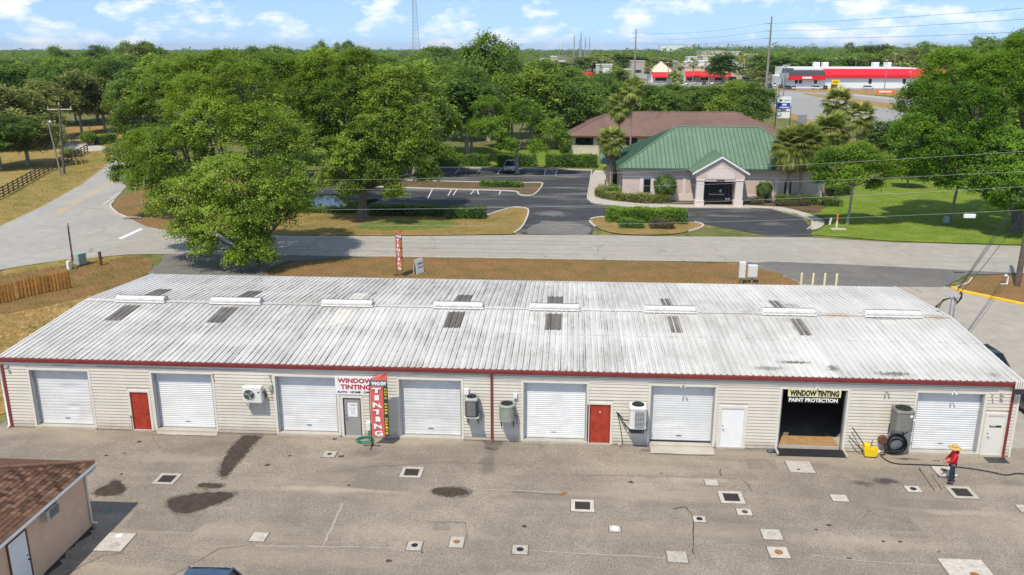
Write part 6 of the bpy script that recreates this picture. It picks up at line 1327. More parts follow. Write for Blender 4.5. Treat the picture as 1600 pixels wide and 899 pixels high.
ball(33.6, 99.4, 4.2, 4.0, .6, 'large dark round bush by the buff office wall', 'dark_leaf', .24, 3600)
ball(33.0, 84.0, 1.9, 1.9, .05, 'small round dark bush left of the side porch', 'dark_leaf', .17, 2000)
ball(25.6, 117.0, 2.2, 3.4, .0, 'square dark bush left of the buff wall', 'dark_leaf', .24, 1800)
ball(-69.76, 128, 3.0, 2.8, .4, 'bright yellow green bush in the paddock', 'bright_leaf', .24, 1600)
ball(-63.08, 110, 3.4, 1.4, .0, 'low bright bush inside the rail fence', 'bright_leaf', .22, 1400)
hedge([(-68.22, 128), (-67.81, 134)], 2.2, 1.8, 'row of bright shrubs along the farm lane', 'bright_leaf', .26, 50)
# short grass and litter on the brown strips, many blades in one object each
def tufts(name, poly, n, h, mat, label, dz=.0):
    from mathutils.geometry import tessellate_polygon
    tri = tessellate_polygon([[Vector((x, y, 0)) for x, y in poly]]); A = np.array([[poly[i] for i in t_] for t_ in tri]); ar = np.abs(np.cross(A[:, 1]-A[:, 0], A[:, 2]-A[:, 0])); k = rg.choice(len(A), n, p=ar/ar.sum())
    u, v = rg.random((2, n)); q_ = u+v > 1; u[q_], v[q_] = 1-u[q_], 1-v[q_]
    p = A[k, 0]+(A[k, 1]-A[k, 0])*u[:, None]+(A[k, 2]-A[k, 0])*v[:, None]
    keep = (np.sin(p[:, 0]*1.9+np.sin(p[:, 1]*1.3)*2)+np.sin(p[:, 1]*2.3+p[:, 0]*.7)) > rg.uniform(-2.2, 1.2, n); p = p[keep]; n = len(p)
    a = rg.uniform(0, 6.28, n); hh = h*rg.uniform(.4, 1.3, n); w = hh*.16; le = rg.normal(0, .5, (n, 2))*hh[:, None]
    b0 = np.stack([p[:, 0], p[:, 1], np.full(n, GZ+dz)], 1); t0 = np.stack([np.cos(a)*w, np.sin(a)*w, np.zeros(n)], 1); tip = b0+np.stack([le[:, 0], le[:, 1], hh], 1)
    V = np.stack([b0-t0, b0+t0, tip], 1).reshape(-1, 3); T = np.clip(rg.normal(.55, .25, n), 0, 1)
    tag(link(name, quads_mesh(name, V, T, M[mat], 3)), label, kind='stuff')
tufts('dry_grass', [(-23, 28), (-19.7, 34.2), (-15, 36.3), (-12.4, 36), (-10, 32), (-9.2, 28), (-2.6, 22), (-2, 2), (-9, 2), (-24, 6)], 26000, .14, 'blade', 'short dry grass left of the workshop')
tufts('strip_grass', [(.6, 29), (1.4, 35), (5, 36.6), (21, 37.8), (36, 37.7), (43, 36), (45, 31)], 20000, .10, 'blade', 'short brown grass behind the workshop')
tufts('verge_grass', [(-6, 47), (20.5, 48.8), (21.4, 62), (17, 58.2), (-6, 60)], 16000, .13, 'blade', 'rough grass before the parking lot')
tufts('lawn_grass', [(53, 50.6), (59, 48.3), (95, 46.5), (95, 75), (62, 72), (57, 62)], 30000, .12, 'bright_leaf', 'mown lawn under the great oak')
tufts('roadside_grass', [(-35.8, 50), (-38.6, 62), (-43.4, 78), (-50.6, 98), (-60, 115), (-63, 114), (-54, 86), (-48, 68), (-44, 50)], 14000, .14, 'blade', 'rough grass between the rail fence and side road')

# ------------------------------------------------------------------ green-roofed office
off = empty('green_roofed_office', (0, 0, 0), 0, 'pink beige office with green standing seam hip roof and gabled porch', 'building')
WX0, WX1, WY0, WY1, WH = 33.3, 58.3, 70.6, 85.6, 3.95
w = MB(); w.box(WX0, WY0, GZ-.1, WX1, WY1, WH)
w.build('wall', M['stucco'], off)
b = MB(); b.box(WX0-.02, WY0-.07, GZ, WX1+.02, WY0-.001, .75); b.box(WX0-.02, WY0-.05, 2.78, WX1+.02, WY0-.001, 2.95); b.build('wall_band', M['stucco_trim'], off)
for x in (35.5, 36.9, 38.1, 40.9, 52.4, 55.2, 57.7):
    MB().box(x, WY0-.06, .751, x+.42, WY0-.001, 2.779).build('pilaster', M['stucco_trim'], off)
for x, wd in ((36.0, .85), (53.6, .85)):
    f = MB(); f.box(x, WY0-.03, .90, x+wd, WY0-.002, .96); f.box(x, WY0-.03, 2.5, x+wd, WY0-.002, 2.56); f.box(x, WY0-.03, .961, x+.05, WY0-.002, 2.499); f.box(x+wd-.05, WY0-.03, .961, x+wd, WY0-.002, 2.499)
    wn = f.build('window', M['dark_metal'], off); MB().box(x+.05, WY0-.012, .961, x+wd-.05, WY0-.003, 2.499).build('pane', M['glass'], wn)
EX0, EX1, EY0, EY1, EE = 32.7, 59.0, 69.9, 86.3, 4.03
RA, RB = (40.6, 78.1, 8.5), (51.4, 78.1, 8.5)
b = MB(); b.add([(EX0, EY0, EE), (EX1, EY0, EE), (EX1, EY1, EE), (EX0, EY1, EE), RA, RB], [(3, 2, 1, 0)]); b.build('soffit', M['stucco_trim'], off)
def seamroof(poly_eave0, poly_eave1, top0, top1, n, name='roof_panel'):
    """standing-seam pans between an eave line and a ridge line, each pan its own object with an upstand"""
    e0, e1, t0, t1 = map(Vector, (poly_eave0, poly_eave1, top0, top1)); ed = (e1-e0).normalized(); L_ = (e1-e0).length
    a0 = (t0-e0).dot(ed); a1 = (t1-e0).dot(ed); up = (t0-(e0+ed*a0)); nrm = ed.cross(up.normalized()).normalized()
    if nrm.z < 0: nrm = -nrm
    def h(s):  # share of full height reached at eave position s
        if s < a0: return max(0.0, s/max(1e-6, a0))
        if s > a1: return max(0.0, (L_-s)/max(1e-6, L_-a1))
        return 1.0
    for k in range(n):
        s0, s1 = L_*k/n, L_*(k+1)/n; cuts = sorted({s0, s1, *[q for q in (a0, a1) if s0 < q < s1]})
        lo = [e0+ed*s for s in cuts]; hi = [e0+ed*s+up*h(s) for s in cuts]; b = MB(); m = len(cuts)
        b.add(lo+hi, [(i, i+1, m+i+1, m+i) for i in range(m-1)])
        if h(s0) > .02:
            q0, q1 = e0+ed*s0, e0+ed*s0+up*h(s0); o = nrm*.09; d = ed*.035
            b.add([q0-d, q0+d, q1+d, q1-d, q0-d+o, q0+d+o, q1+d+o, q1-d+o], [(4, 5, 6, 7), (0, 1, 5, 4), (1, 2, 6, 5), (2, 3, 7, 6), (3, 0, 4, 7)])
            b.m[-5:] = [1]*5  # upstands take the darker trim green, painted as the seam shadows
        b.build(name, [M['green_roof'], M['trim_and_seam_shade']], off)
seamroof((EX0, EY0, EE+.02), (EX1, EY0, EE+.02), RA, RB, 48); seamroof((EX0, EY1, EE+.02), (EX0, EY0, EE+.02), RA, RA, 26); seamroof((EX1, EY0, EE+.02), (EX1, EY1, EE+.02), RB, RB, 26); seamroof((EX1, EY1, EE+.02), (EX0, EY1, EE+.02), RB, RA, 40)
for a, c in (((EX0, EY0, EE), RA), ((EX1, EY0, EE), RB), (RA, RB)):
    MB().tube([(a[0], a[1], a[2]+.06), (c[0], c[1], c[2]+.05)], .10, 6).build('hip_cap', M['green_roof'], off)
b = MB(); b.box(EX0-.02, EY0-.06, EE-.16, EX1+.02, EY0, EE+.03); b.box(EX0-.06, EY0+.001, EE-.16, EX0, EY1, EE+.03); b.box(EX1, EY0+.001, EE-.16, EX1+.06, EY1, EE+.03); b.build('fascia', M['trim_and_seam_shade'], off)
# gabled porch
PX0, PX1, PY, PE, PA, PM = 41.45, 48.3, 66.2, 3.98, 6.02, 44.9
for x in (42.05, 46.75):
    c = MB(); c.bbox(x, PY+.25, GZ, x+.92, PY+1.17, 3.05, .03); c.bbox(x-.09, PY+.16, GZ, x+1.01, PY+1.26, .62, .03); c.bbox(x-.07, PY+.18, 3.051, x+.99, PY+1.24, 3.20, .03); c.build('column', M['stucco_trim'], off)
g_ = MB(); gv = [(41.95, 3.205), (47.78, 3.205), (47.78, 4.0), (PM, 5.72), (41.95, 4.0)]
g_.add([(x, PY+.25, z) for x, z in gv]+[(x, PY+.6, z) for x, z in gv], [(0, 1, 2, 3, 4), (9, 8, 7, 6, 5)]+[((i+1) % 5, i, 5+i, 5+(i+1) % 5) for i in range(5)])
for x in (41.95, 47.43): g_.box(x, PY+.601, 3.205, x+.35, WY0+.5, 3.95)
g_.build('gable_wall', M['stucco'], off)
MB().add([(43.2, PY+.232, 3.30), (46.55, PY+.232, 3.30), (46.55, PY+.232, 3.9), (PM, PY+.232, 4.92), (43.2, PY+.232, 3.9), (43.2, PY+.249, 3.30), (46.55, PY+.249, 3.30), (46.55, PY+.249, 3.9), (PM, PY+.249, 4.92), (43.2, PY+.249, 3.9)], [(0, 1, 2, 3, 4), (0, 5, 6, 1), (1, 6, 7, 2), (2, 7, 8, 3), (3, 8, 9, 4), (4, 9, 5, 0)]).build('gable_panel', M['stucco_trim'], off)
MB().box(44.4, PY+.222, 3.10, 45.4, PY+.248, 3.19).build('number_plate', M['black_print'], off)
MB().box(42.98, PY+.30, 2.95, 46.74, PY+.9, 3.204).build('porch_beam', M['stucco'], off)
for s in (-1, 1):
    e = PX0 if s < 0 else PX1
    n = 16; yb = [73.55, 70.2]
    for k in range(n):  # porch roof pans run from eave to ridge
        y0, y1 = PY+(73.6-PY)*k/n, PY+(73.6-PY)*(k+1)/n
        def xe(y): return e if y < 70.0 else e+(PM-e)*min(1, (y-70.0)/3.6)
        def ze(x): return PE+(PA-PE)*(abs(x-e)/abs(PM-e))
        b = MB(); q_ = [(xe(y0), y0, ze(xe(y0))+.03), (xe(y1), y1, ze(xe(y1))+.03), (PM, y1, PA+.03), (PM, y0, PA+.03)]; b.add(q_, [(0, 1, 2, 3) if s > 0 else (3, 2, 1, 0)])
        b.add([(q_[0][0], y0-.015, q_[0][2]), (PM, y0-.015, PA+.03), (PM, y0-.015, PA+.09), (q_[0][0], y0-.015, q_[0][2]+.06), (q_[0][0], y0+.015, q_[0][2]), (PM, y0+.015, PA+.03), (PM, y0+.015, PA+.09), (q_[0][0], y0+.015, q_[0][2]+.06)], [(0, 1, 2, 3), (7, 6, 5, 4), (3, 2, 6, 7)])
        b.build('porch_roof_panel', M['green_roof'], off)
    b = MB(); b.add([(e, PY-.05, PE-.22), (PM, PY-.05, PA-.22), (PM, PY-.05, PA+.02), (e, PY-.05, PE+.02), (e, PY+.06, PE-.22), (PM, PY+.06, PA-.22), (PM, PY+.06, PA+.02), (e, PY+.06, PE+.02)], [(0, 1, 2, 3), (7, 6, 5, 4), (0, 4, 5, 1), (1, 5, 6, 2), (2, 6, 7, 3), (3, 7, 4, 0)]); b.build('bargeboard', M['white'], off)
MB().add([(PX0, PY+.06, PE), (PM, PY+.06, PA), (PX1, PY+.06, PE), (PX0, 70.6, PE), (PM, 70.6, PA), (PX1, 70.6, PE)], [(0, 1, 4, 3), (1, 2, 5, 4)]).build('porch_soffit', M['stucco_trim'], off)
d = empty('entrance', (0, 0, 0)); d.parent = off
f = MB(); yf = WY0-2.0
MB().box(42.98, yf+.10, GZ, 46.74, yf+.14, 2.94).build('dark_lobby', M['glass'], d)
for x in (42.98, 43.85, 44.85, 45.8, 46.66): f.box(x, yf, GZ, x+.09, yf+.09, 2.94)
f.box(43.07, yf+.01, 2.3, 46.66, yf+.08, 2.40); f.box(43.95, yf+.01, .95, 44.85, yf+.08, 1.12); f.box(44.94, yf+.01, .95, 45.8, yf+.08, 1.12); f.build('door_frame', M['dark_metal'], d)
for x0, x1, z0, z1 in ((43.08, 43.84, GZ+.02, 2.29), (45.9, 46.65, GZ+.02, 2.29), (43.95, 45.79, 2.41, 2.92)): MB().box(x0, yf+.05, z0, x1, yf+.06, z1).build('side_pane', M['glass_olive'] if 'glass_olive' in M else M['glass'], d)
for x0, x1 in ((43.95, 44.84), (44.95, 45.79)):
    MB().box(x0, yf-.004, .97, x1, yf+.005, 1.09).build('push_bar', M['steel'], d)
MB().box(45.25, yf+.03, 1.30, 45.47, yf+.045, 1.62).build('door_notice', M['white_print'], d); MB().box(45.30, yf+.022, 1.38, 45.42, yf+.029, 1.5).build('notice_print', M['red_print'], d)
for x in (46.0, 46.33): MB().bbox(x, yf-.12, .35, x+.24, yf+.03, .62, .03).build('mail_box', M['white_print'], d)
# side porch on the left
b = MB(); b.box(31.6, 79.2, GZ, 32.5, 80.2, 3.4); b.build('side_column', M['stucco'], off)
b = MB(); b.add([(30.6, 78.6, 3.55), (34.2, 78.6, 3.55), (34.2, 84.6, 5.2), (30.6, 84.6, 5.2), (30.6, 78.6, 3.40), (34.2, 78.6, 3.40), (34.2, 84.6, 5.05), (30.6, 84.6, 5.05)], [(0, 1, 2, 3), (7, 6, 5, 4), (0, 4, 5, 1), (1, 5, 6, 2), (2, 6, 7, 3), (3, 7, 4, 0)])
for k in range(7): x = 30.7+k*.55; b.add([(x, 78.6, 3.55), (x+.03, 78.6, 3.55), (x+.03, 84.6, 5.2), (x, 84.6, 5.2), (x, 78.6, 3.61), (x+.03, 78.6, 3.61), (x+.03, 84.6, 5.26), (x, 84.6, 5.26)], [(4, 5, 6, 7), (0, 1, 5, 4), (1, 2, 6, 5), (3, 0, 4, 7)])
b.build('side_porch_roof', M['green_roof'], off)
# brown shingled office behind
br = empty('brown_roofed_office', (0, 0, 0), 0, 'buff office with brown shingled hip roof and ribbon windows behind the green roof', 'building')
w = MB(); w.box(26.4, 118, GZ-.1, 65.5, 136, 3.35); w.build('wall', M['buff'], br)
for x, wd in ((27.6, 3.1), (31.6, 1.6), (35.6, 3.0), (40.2, 3.0), (45, 3), (50, 3), (55, 3), (60, 3)):
    f = MB(); f.box(x-.05, 117.93, 1.72, x+wd+.05, 117.998, 3.06); wn = f.build('window', M['dark_metal'], br); m_ = MB(); m_.box(x, 117.90, 1.77, x+wd*.5-.03, 117.928, 3.0); m_.box(x+wd*.5+.03, 117.90, 1.77, x+wd, 117.928, 3.0); m_.build('pane', M['glass'], wn)
MB().box(26.38, 117.95, 1.45, 65.52, 117.999, 1.60).build('wall_band', M['stucco_trim'], br)
A, B, C, D = (25.6, 117.2, 3.45), (66.3, 117.2, 3.45), (66.3, 136.8, 3.45), (25.6, 136.8, 3.45); T0, T1 = (34.5, 127, 7.05), (57.6, 127, 7.05)
MB().add([A, B, C, D, T0, T1], [(0, 1, 5, 4), (1, 2, 5), (2, 3, 4, 5), (3, 0, 4), (3, 2, 1, 0)]).build('roof', M['shingle'], br)
for a, c in ((A, T0), (B, T1), (T0, T1)): MB().tube([(a[0], a[1], a[2]+.02), (c[0], c[1], c[2]+.02)], .12, 6).build('ridge_shingles', M['shingle'], br)
b = MB(); b.box(25.5, 117.1, 3.15, 66.4, 117.2, 3.449); b.box(25.5, 117.201, 3.15, 25.6, 136.8, 3.449); b.box(66.3, 117.201, 3.15, 66.4, 136.8, 3.449); b.build('fascia', M['brown'], br)

# ------------------------------------------------------------------ fences, posts, poles, wires
def picket(a, b_, n, h, label, seed):
    t = empty('board_fence', (a[0], a[1], GZ), math.atan2(b_[1]-a[1], b_[0]-a[0]), label, 'fence', 'shadow box fence runs'); L_ = math.dist(a, b_); r = random.Random(seed)
    me = MB().add([(0, 0, 0), (.145, 0, 0), (.145, .02, 0), (0, .02, 0), (0, 0, h-.05), (.145, 0, h-.05), (.145, .02, h-.05), (0, .02, h-.05), (.035, 0, h), (.11, 0, h), (.11, .02, h), (.035, .02, h)], [(0, 1, 5, 4), (1, 2, 6, 5), (2, 3, 7, 6), (3, 0, 4, 7), (4, 5, 9, 8), (6, 7, 11, 10), (5, 6, 10, 9), (7, 4, 8, 11), (8, 9, 10, 11)]).mesh('board', M['fence_wood'])
    for k in range(n):
        for s in (0, 1):
            link('board', me, t, ((k+.5*s)*L_/n, -.065 if s == 0 else .045, r.uniform(0, .03)), (r.uniform(-.012, .012), r.uniform(-.012, .012), 0))
    for z in (.25, h*.55, h-.22): MB().box(0, -.042, z, L_, -.002, z+.09).build('rail', M['fence_wood'], t)
    k = 0
    while k*2.4 < L_: MB().box(k*2.4, .0, -.3, k*2.4+.09, .042, h-.02).build('post', M['fence_wood'], t); k += 1
picket((-15.95, 22.3), (-13.55, 25.6), 15, 1.42, 'cedar board fence run nearest the brown corner ground', 1)
picket((-24.0, 8.5), (-15.85, 21.9), 60, 1.42, 'cedar board fence run cut by the left edge of the view', 2)
def rails(P, label, n=4, h=1.35, mat='rail_wood', step=2.5, w=.14, group='rail fences round the paddock', name='rail_fence'):
    t = empty(name, (P[0][0], P[0][1], GZ), 0, label, 'fence', group); r = random.Random(len(P)); pts = []
    for i in range(len(P)-1):
        k = max(1, round(math.dist(P[i], P[i+1])/step)); pts += [(P[i][0]+(P[i+1][0]-P[i][0])*j/k-P[0][0], P[i][1]+(P[i+1][1]-P[i][1])*j/k-P[0][1]) for j in range(k)]
    pts.append((P[-1][0]-P[0][0], P[-1][1]-P[0][1]))
    for i, p in enumerate(pts):
        MB().bbox(p[0]-.07, p[1]-.07, -.2, p[0]+.07, p[1]+.07, h+.08, .015).build('post', M[mat], t)
        if i+1 < len(pts):
            q_ = pts[i+1]; d = Vector((q_[0]-p[0], q_[1]-p[1])); L_ = d.length; a = math.atan2(d.y, d.x)
            for j in range(n):
                z = .22+(h-.28)*j/(n-1); o = MB().box(.0, -.10, -w/2, L_, -.071, w/2).build('rail', M[mat], t); o.location = (p[0], p[1], z+r.uniform(-.02, .02)); o.rotation_euler = (0, r.uniform(-.01, .01), a)
rails([(-43, 50), (-47.3, 67.6), (-53.8, 85.8), (-63.6, 116.6)], 'dark weathered rail fence climbing beside the side road verge')
rails([(-70.23, 134.64), (-75.27, 147.95), (-78.12, 158.57)], 'dark rail fence beyond the white farm gate', 4, 1.5)
rails([(-74.25, 129.45), (-71.01, 129.65), (-68.92, 130.99)], 'pale rail gate across the farm lane', 4, 1.6, 'grey_pole', 3.5, .16)
rails([(-94.17, 173.32), (-92.96, 179.19)], 'distant pale rail fence under the paddock trees', 3, 1.6, 'grey_pole', 3, .14)
rails([(-92.17, 146.89), (-92.63, 157.67), (-88.38, 161.24)], 'thin wire and post fence across the dry paddock', 2, 1.2, 'rail_wood', 4, .03)
def pole(name, x, y, H, r, mat, label, lean=(0, 0), arm=None, cat='utility pole', group=None, tf=False):
    t = empty(name, (x, y, GZ), 0, label, cat, group)
    MB().tube([(0, 0, -.3), (lean[0]*.5, lean[1]*.5, H*.5), (lean[0], lean[1], H)], [r*1.25, r, r*.75], 10).build('pole_shaft', M[mat], t)
    if arm:
        L_, z, a = arm; c = (math.cos(a)*L_/2, math.sin(a)*L_/2)
        MB().tube([(lean[0]-c[0], lean[1]-c[1], z), (lean[0]+c[0], lean[1]+c[1], z)], .085, 6).build('crossarm', M['cover'], t)
        for s in (-.95, .95): MB().lathe([(.06, 0), (.10, .12), (.08, .35), (.05, .42)], 8, (lean[0]+c[0]*s, lean[1]+c[1]*s, z+.05)).build('insulator', M['cover'], t)
        MB().lathe([(.05, 0), (.08, .15), (.06, .5)], 8, (lean[0], lean[1], H)).build('insulator', M['cover'], t)
    if tf: MB().lathe([(.24, 0), (.26, .05), (.26, .75), (.20, .85)], 12, (lean[0]+.36, lean[1], H*.68)).build('transformer', M['cover'], t)
    return t
q = (-51.61, 88.61); top = (-51.00, 87.80, 10.24)
pole('utility_pole', q[0], q[1], top[2]-GZ, .17, 'pole_wood', 'wooden pole with white crossarm on the left verge', (top[0]-q[0], .2), (3.6, top[2]-GZ-.6, .1))
q = (-50.43, 85.93); pole('utility_pole', q[0], q[1], 8.4, .12, 'grey_pole', 'shorter grey pole with small lamp beside the crossarm pole', (-.9, 0), cat='lamp pole')
t = empty('pole_lamp', (-51.81, 87.20, 7.81), 0, 'small white lamp head on the shorter grey pole', 'lamp'); MB().lathe([(.10, 0), (.22, .06), (.20, .2), (.08, .28)], 12).build('lamp_head', M['white'], t)
q = (-49.62, 90.16)
t = empty('guy_wire', (q[0], q[1], GZ), 0, 'guy wires with yellow guards anchored on the left verge', 'guy wire')
for e, s in ((0, 0), (.8, .5)):
    a = Vector((e-.4, s, 0)); z_ = Vector((top[0]-q[0]+.2, 87.9-q[1], top[2]-1.2)); MB().tube([a, z_], .02, 5).build('cable', M['wire'], t); MB().tube([a, a.lerp(z_, .27)], .06, 7).build('guard', M['yellow_kerb'], t)
q = (-83.47, 185.87); p_ = (-61.17, 140.00, 13.85); 
pole('utility_pole', p_[0]+.9, 140, p_[2]-GZ, .16, 'grey_pole', 'leaning pale pole with transformer before the left woods', (-.9, 0), None, tf=True)
pole('utility_pole', 63.1, 31.2, 12.5, .19, 'pole_wood', 'dark wooden pole at the right edge beside the yellow kerb', (.1, 0))
pole('utility_pole', -8.5, 37.5, 8.6, .15, 'grey_pole', 'wooden pole hidden in the low oak crown', (0, 0))
def wire(P, r, mat, label, sag=0.0, n=14, grp='overhead wires'):
    t = empty('overhead_wire', (0, 0, 0), 0, label, 'wire', grp); pts = []
    for i in range(len(P)-1):
        a, b_ = Vector(P[i]), Vector(P[i+1])
        for k in range(n): s = k/n; v = a.lerp(b_, s); v.z -= 4*sag*s*(1-s); pts.append(v)
    pts.append(Vector(P[-1])); MB().tube(pts, r, 5, False).build('cable', M[mat], t); return t
WLAB = ('topmost pale cable from the right hand pole to the left oaks', 'second pale cable from the right hand pole to the left oaks', 'third pale cable from the right hand pole to the left oaks', 'lowest pale cable over the lawn, carrying the white box')
for wi, (zR, pl, r) in enumerate(((10.9, (3.34, 35.60, 7.30), .020), (9.3, (3.29, 35.60, 6.50), .018), (8.1, (3.17, 35.60, 4.65), .022), (6.2, (6.29, 35.60, 3.30), .020))):
    wire([(63.1, 31.2, zR), (pl[0], pl[1], pl[2]), (-8.5, 37.5, pl[2]+.3)], r*.6, 'wire', WLAB[wi], .45)
t = empty('cable_box', (59.06, 32.30, 5.45), 0, 'white splice box clipped on the lowest pale cable', 'cable box'); MB().bbox(-.45, -.12, -.16, .45, .12, .14, .03).build('box_body', M['white'], t); MB().tube([(-.3, 0, .14), (-.3, 0, .3)], .02, 5).build('clip', M['steel'], t)
mast = empty('service_mast', (48.0, 9.0, GZ), 0, 'twin service masts at the right end of the workshop ridge', 'mast')
for dx in (0, .22):
    MB().tube([(dx, 0, 0), (dx, 0, 5.2)], .045, 8).build('pipe', M['steel'], mast); MB().lathe([(.06, 0), (.10, .06), (.09, .16), (.03, .22)], 10, (dx, 0, 5.15)).build('weatherhead', M['steel'], mast)
MB().bbox(-.1, -.2, 1.0, .34, .12, 1.8, .02).build('meter_box', M['ac_grey'], mast)
b = MB()
for k in range(5): b.tube([(.1, 0, 5.2), (.35, -.1+.05*k, 5.0-.05*k), (.55, .0, 5.2+.08*k), (.45, .1, 5.55)], .022, 5)
for k in range(4): b.tube([(.05, 0, 5.25), (-.3-.06*k, .0, 5.1), (-.55, .1, 4.9-.1*k), (-.75, .2, 4.6)], .022, 5)
b.build('drip_loop', M['black'], mast)
SL = 'thin black service wire dropping from the pole to the twin masts'
for i, (px, py) in enumerate(((1520,380), (1524,380), (1538,380), (1545,378), (1552,378))):
    pe = (60.70, 31.00, 5.57); wire([(48.3, 9.1, 5.45+.06*i), (63.1-.05*i, 31.2, 8.6+.32*i)], .010, 'wire_dark', SL, .25+.05*i)
wire([(48.4, 9.1, 5.3), (63.1, 31.2, 7.2)], .018, 'wire_dark', 'thick twisted service cable to the twin masts', .5)
# boxes, markers and bollards
def padbox(x, y, w, d, h, mat, label, rz=0, legs=False, name='utility_box'):
    t = empty(name, (x, y, GZ), rz, label, 'utility box'); z = .55 if legs else 0
    MB().bbox(-w/2, -d/2, z, w/2, d/2, z+h, .025).build('cabinet', M[mat], t); MB().box(-w/2+.03, -d/2-.014, z+.05, w/2-.03, -d/2-.001, z+h-.05).build('door', M[mat], t)
    if legs: MB().box(-.06, -.05, -.1, .06, .05, z-.001).build('stand', M['steel'], t)
    MB().box(w/2-.10, -d/2-.03, z+h*.45, w/2-.07, -d/2-.0145, z+h*.55).build('handle', M['steel'], t)
q = (40.81, 30.76); padbox(q[0], q[1]-.3, .52, .4, 1.3, 'ac_white', 'tall narrow white cabinet behind the roof, left of its wide neighbour', 0, True)
q = (41.65, 30.82); padbox(q[0]+.05, q[1]-.1, .78, .4, 1.0, 'ac_white', 'wide white cabinet on a post behind the workshop roof', 0, True)
q = (-17.26, 33.29); padbox(q[0], q[1], .95, .75, 1.0, 'green_box', 'pale green pad box beside the edge-on banner', R(-20))
q = (-16.91, 31.46); padbox(q[0]-.2, q[1]-.1, .3, .3, .75, 'pvc', 'small white pedestal at the foot of the edge-on banner', R(-20))
q = (-15.12, 32.96); t = empty('dark_post', (q[0], q[1], GZ), 0, 'short dark square post on the brown corner ground', 'post'); MB().bbox(-.10, -.10, -.2, .10, .10, 1.25, .02).build('post_body', M['brown'], t); MB().box(.101, -.05, .62, .22, .05, .72).build('bracket', M['brown'], t)
for i, px in enumerate((1246, 1264, 1282, 1300)):
    x = (45.56, 31.28)[0]+i*((48.36, 31.26)[0]-(45.56, 31.28)[0])/3; t = empty('bollard', (x, 30.2, GZ), 0, 'cream bollard in the row of four behind the roof', 'bollard', 'four bollards behind the workshop'); MB().lathe([(.09, 0), (.09, 1.0), (.07, 1.06), (.03, 1.09)], 12).build('bollard_body', M['pale_yellow'], t)
q = (55.45, 54.27); t = empty('orange_marker', (q[0], q[1], GZ), 0, 'orange and white cable marker post on the lawn edge', 'marker'); MB().lathe([(.09, 0), (.09, .75)], 12).build('lower_tube', M['pvc'], t); MB().lathe([(.092, .751), (.092, 1.45), (.05, 1.5)], 12).build('upper_tube', M['orange'], t)
q = (55.20, 56.00); t = empty('white_stub', (q[0], q[1], GZ), R(20), 'leaning white stub post left of the orange marker', 'post'); MB().tube([(0, 0, 0), (.12, 0, .6), (.2, 0, .72)], [.12, .12, .16], 10).build('stub_body', M['pvc'], t)
q = (55.40, 53.42); t = empty('ground_slab', (q[0], q[1], GZ+.03), 0, 'small pale slab flat in the lawn before the orange marker', 'slab'); MB().bbox(-.8, -.35, 0, .8, .35, .05, .015).build('slab_body', M['cover'], t)
q = (68.79, 57.96); p_ = (68.28, 56.50, 3.69); pole('lawn_pole', q[0], q[1], 6.2, .14, 'grey_pole', 'grey pole rising into the great oak from the lawn', (.55, 0), cat='pole')
padbox(q[0]-.45, q[1]-.25, .55, .45, .75, 'green_box', 'grey green box at the foot of the lawn pole')
q = (13.69, 32.13); t = empty('sandwich_sign', (q[0], q[1], GZ), R(66), 'tilted white sign board on the brown strip beside the banner', 'sign')
for s in (-1, 1): o = MB().bbox(-.55, -.02, .02, .55, .02, 1.25, .01).build('sign_board', M['white_print'], t); o.location = (0, s*.18, 0); o.rotation_euler = (s*.10, 0, 0)
b = MB(); b.box(-.4, -.245, .85, .3, -.24, .95); b.box(-.4, -.265, .55, .4, -.26, .62); b.build('print', M['car_blue'], t)
q = (62.57, 31.79); t = empty('white_standpipe', (q[0], q[1], GZ), 0, 'white standpipe on the brown turf at the right edge', 'standpipe'); MB().tube([(0, 0, 0), (0, 0, .65), (-.15, 0, .78), (-.28, 0, .68)], .09, 10).build('pipe', M['pvc'], t); MB().tube([(-.6, -.2, .05), (.0, -.1, .05)], .05, 8).build('side_pipe', M['pvc'], t)
q = (20.66, 102.19); t = empty('rust_post', (q[0], q[1], GZ), 0, 'thin rusty post in the gap between the far hedges', 'post'); MB().tube([(0, 0, 0), (-.1, 0, 3.0)], .10, 8).build('post_body', M['brown'], t)
q = (-23.05, 53.86); t = empty('fallen_log', (q[0], q[1], GZ+.1), R(8), 'short fallen log on the brown corner ground', 'log'); MB().tube([(-.9, 0, .05), (0, .1, .1), (1.1, 0, .06)], [.10, .12, .08], 8).build('log_body', M['pale_bark'], t)

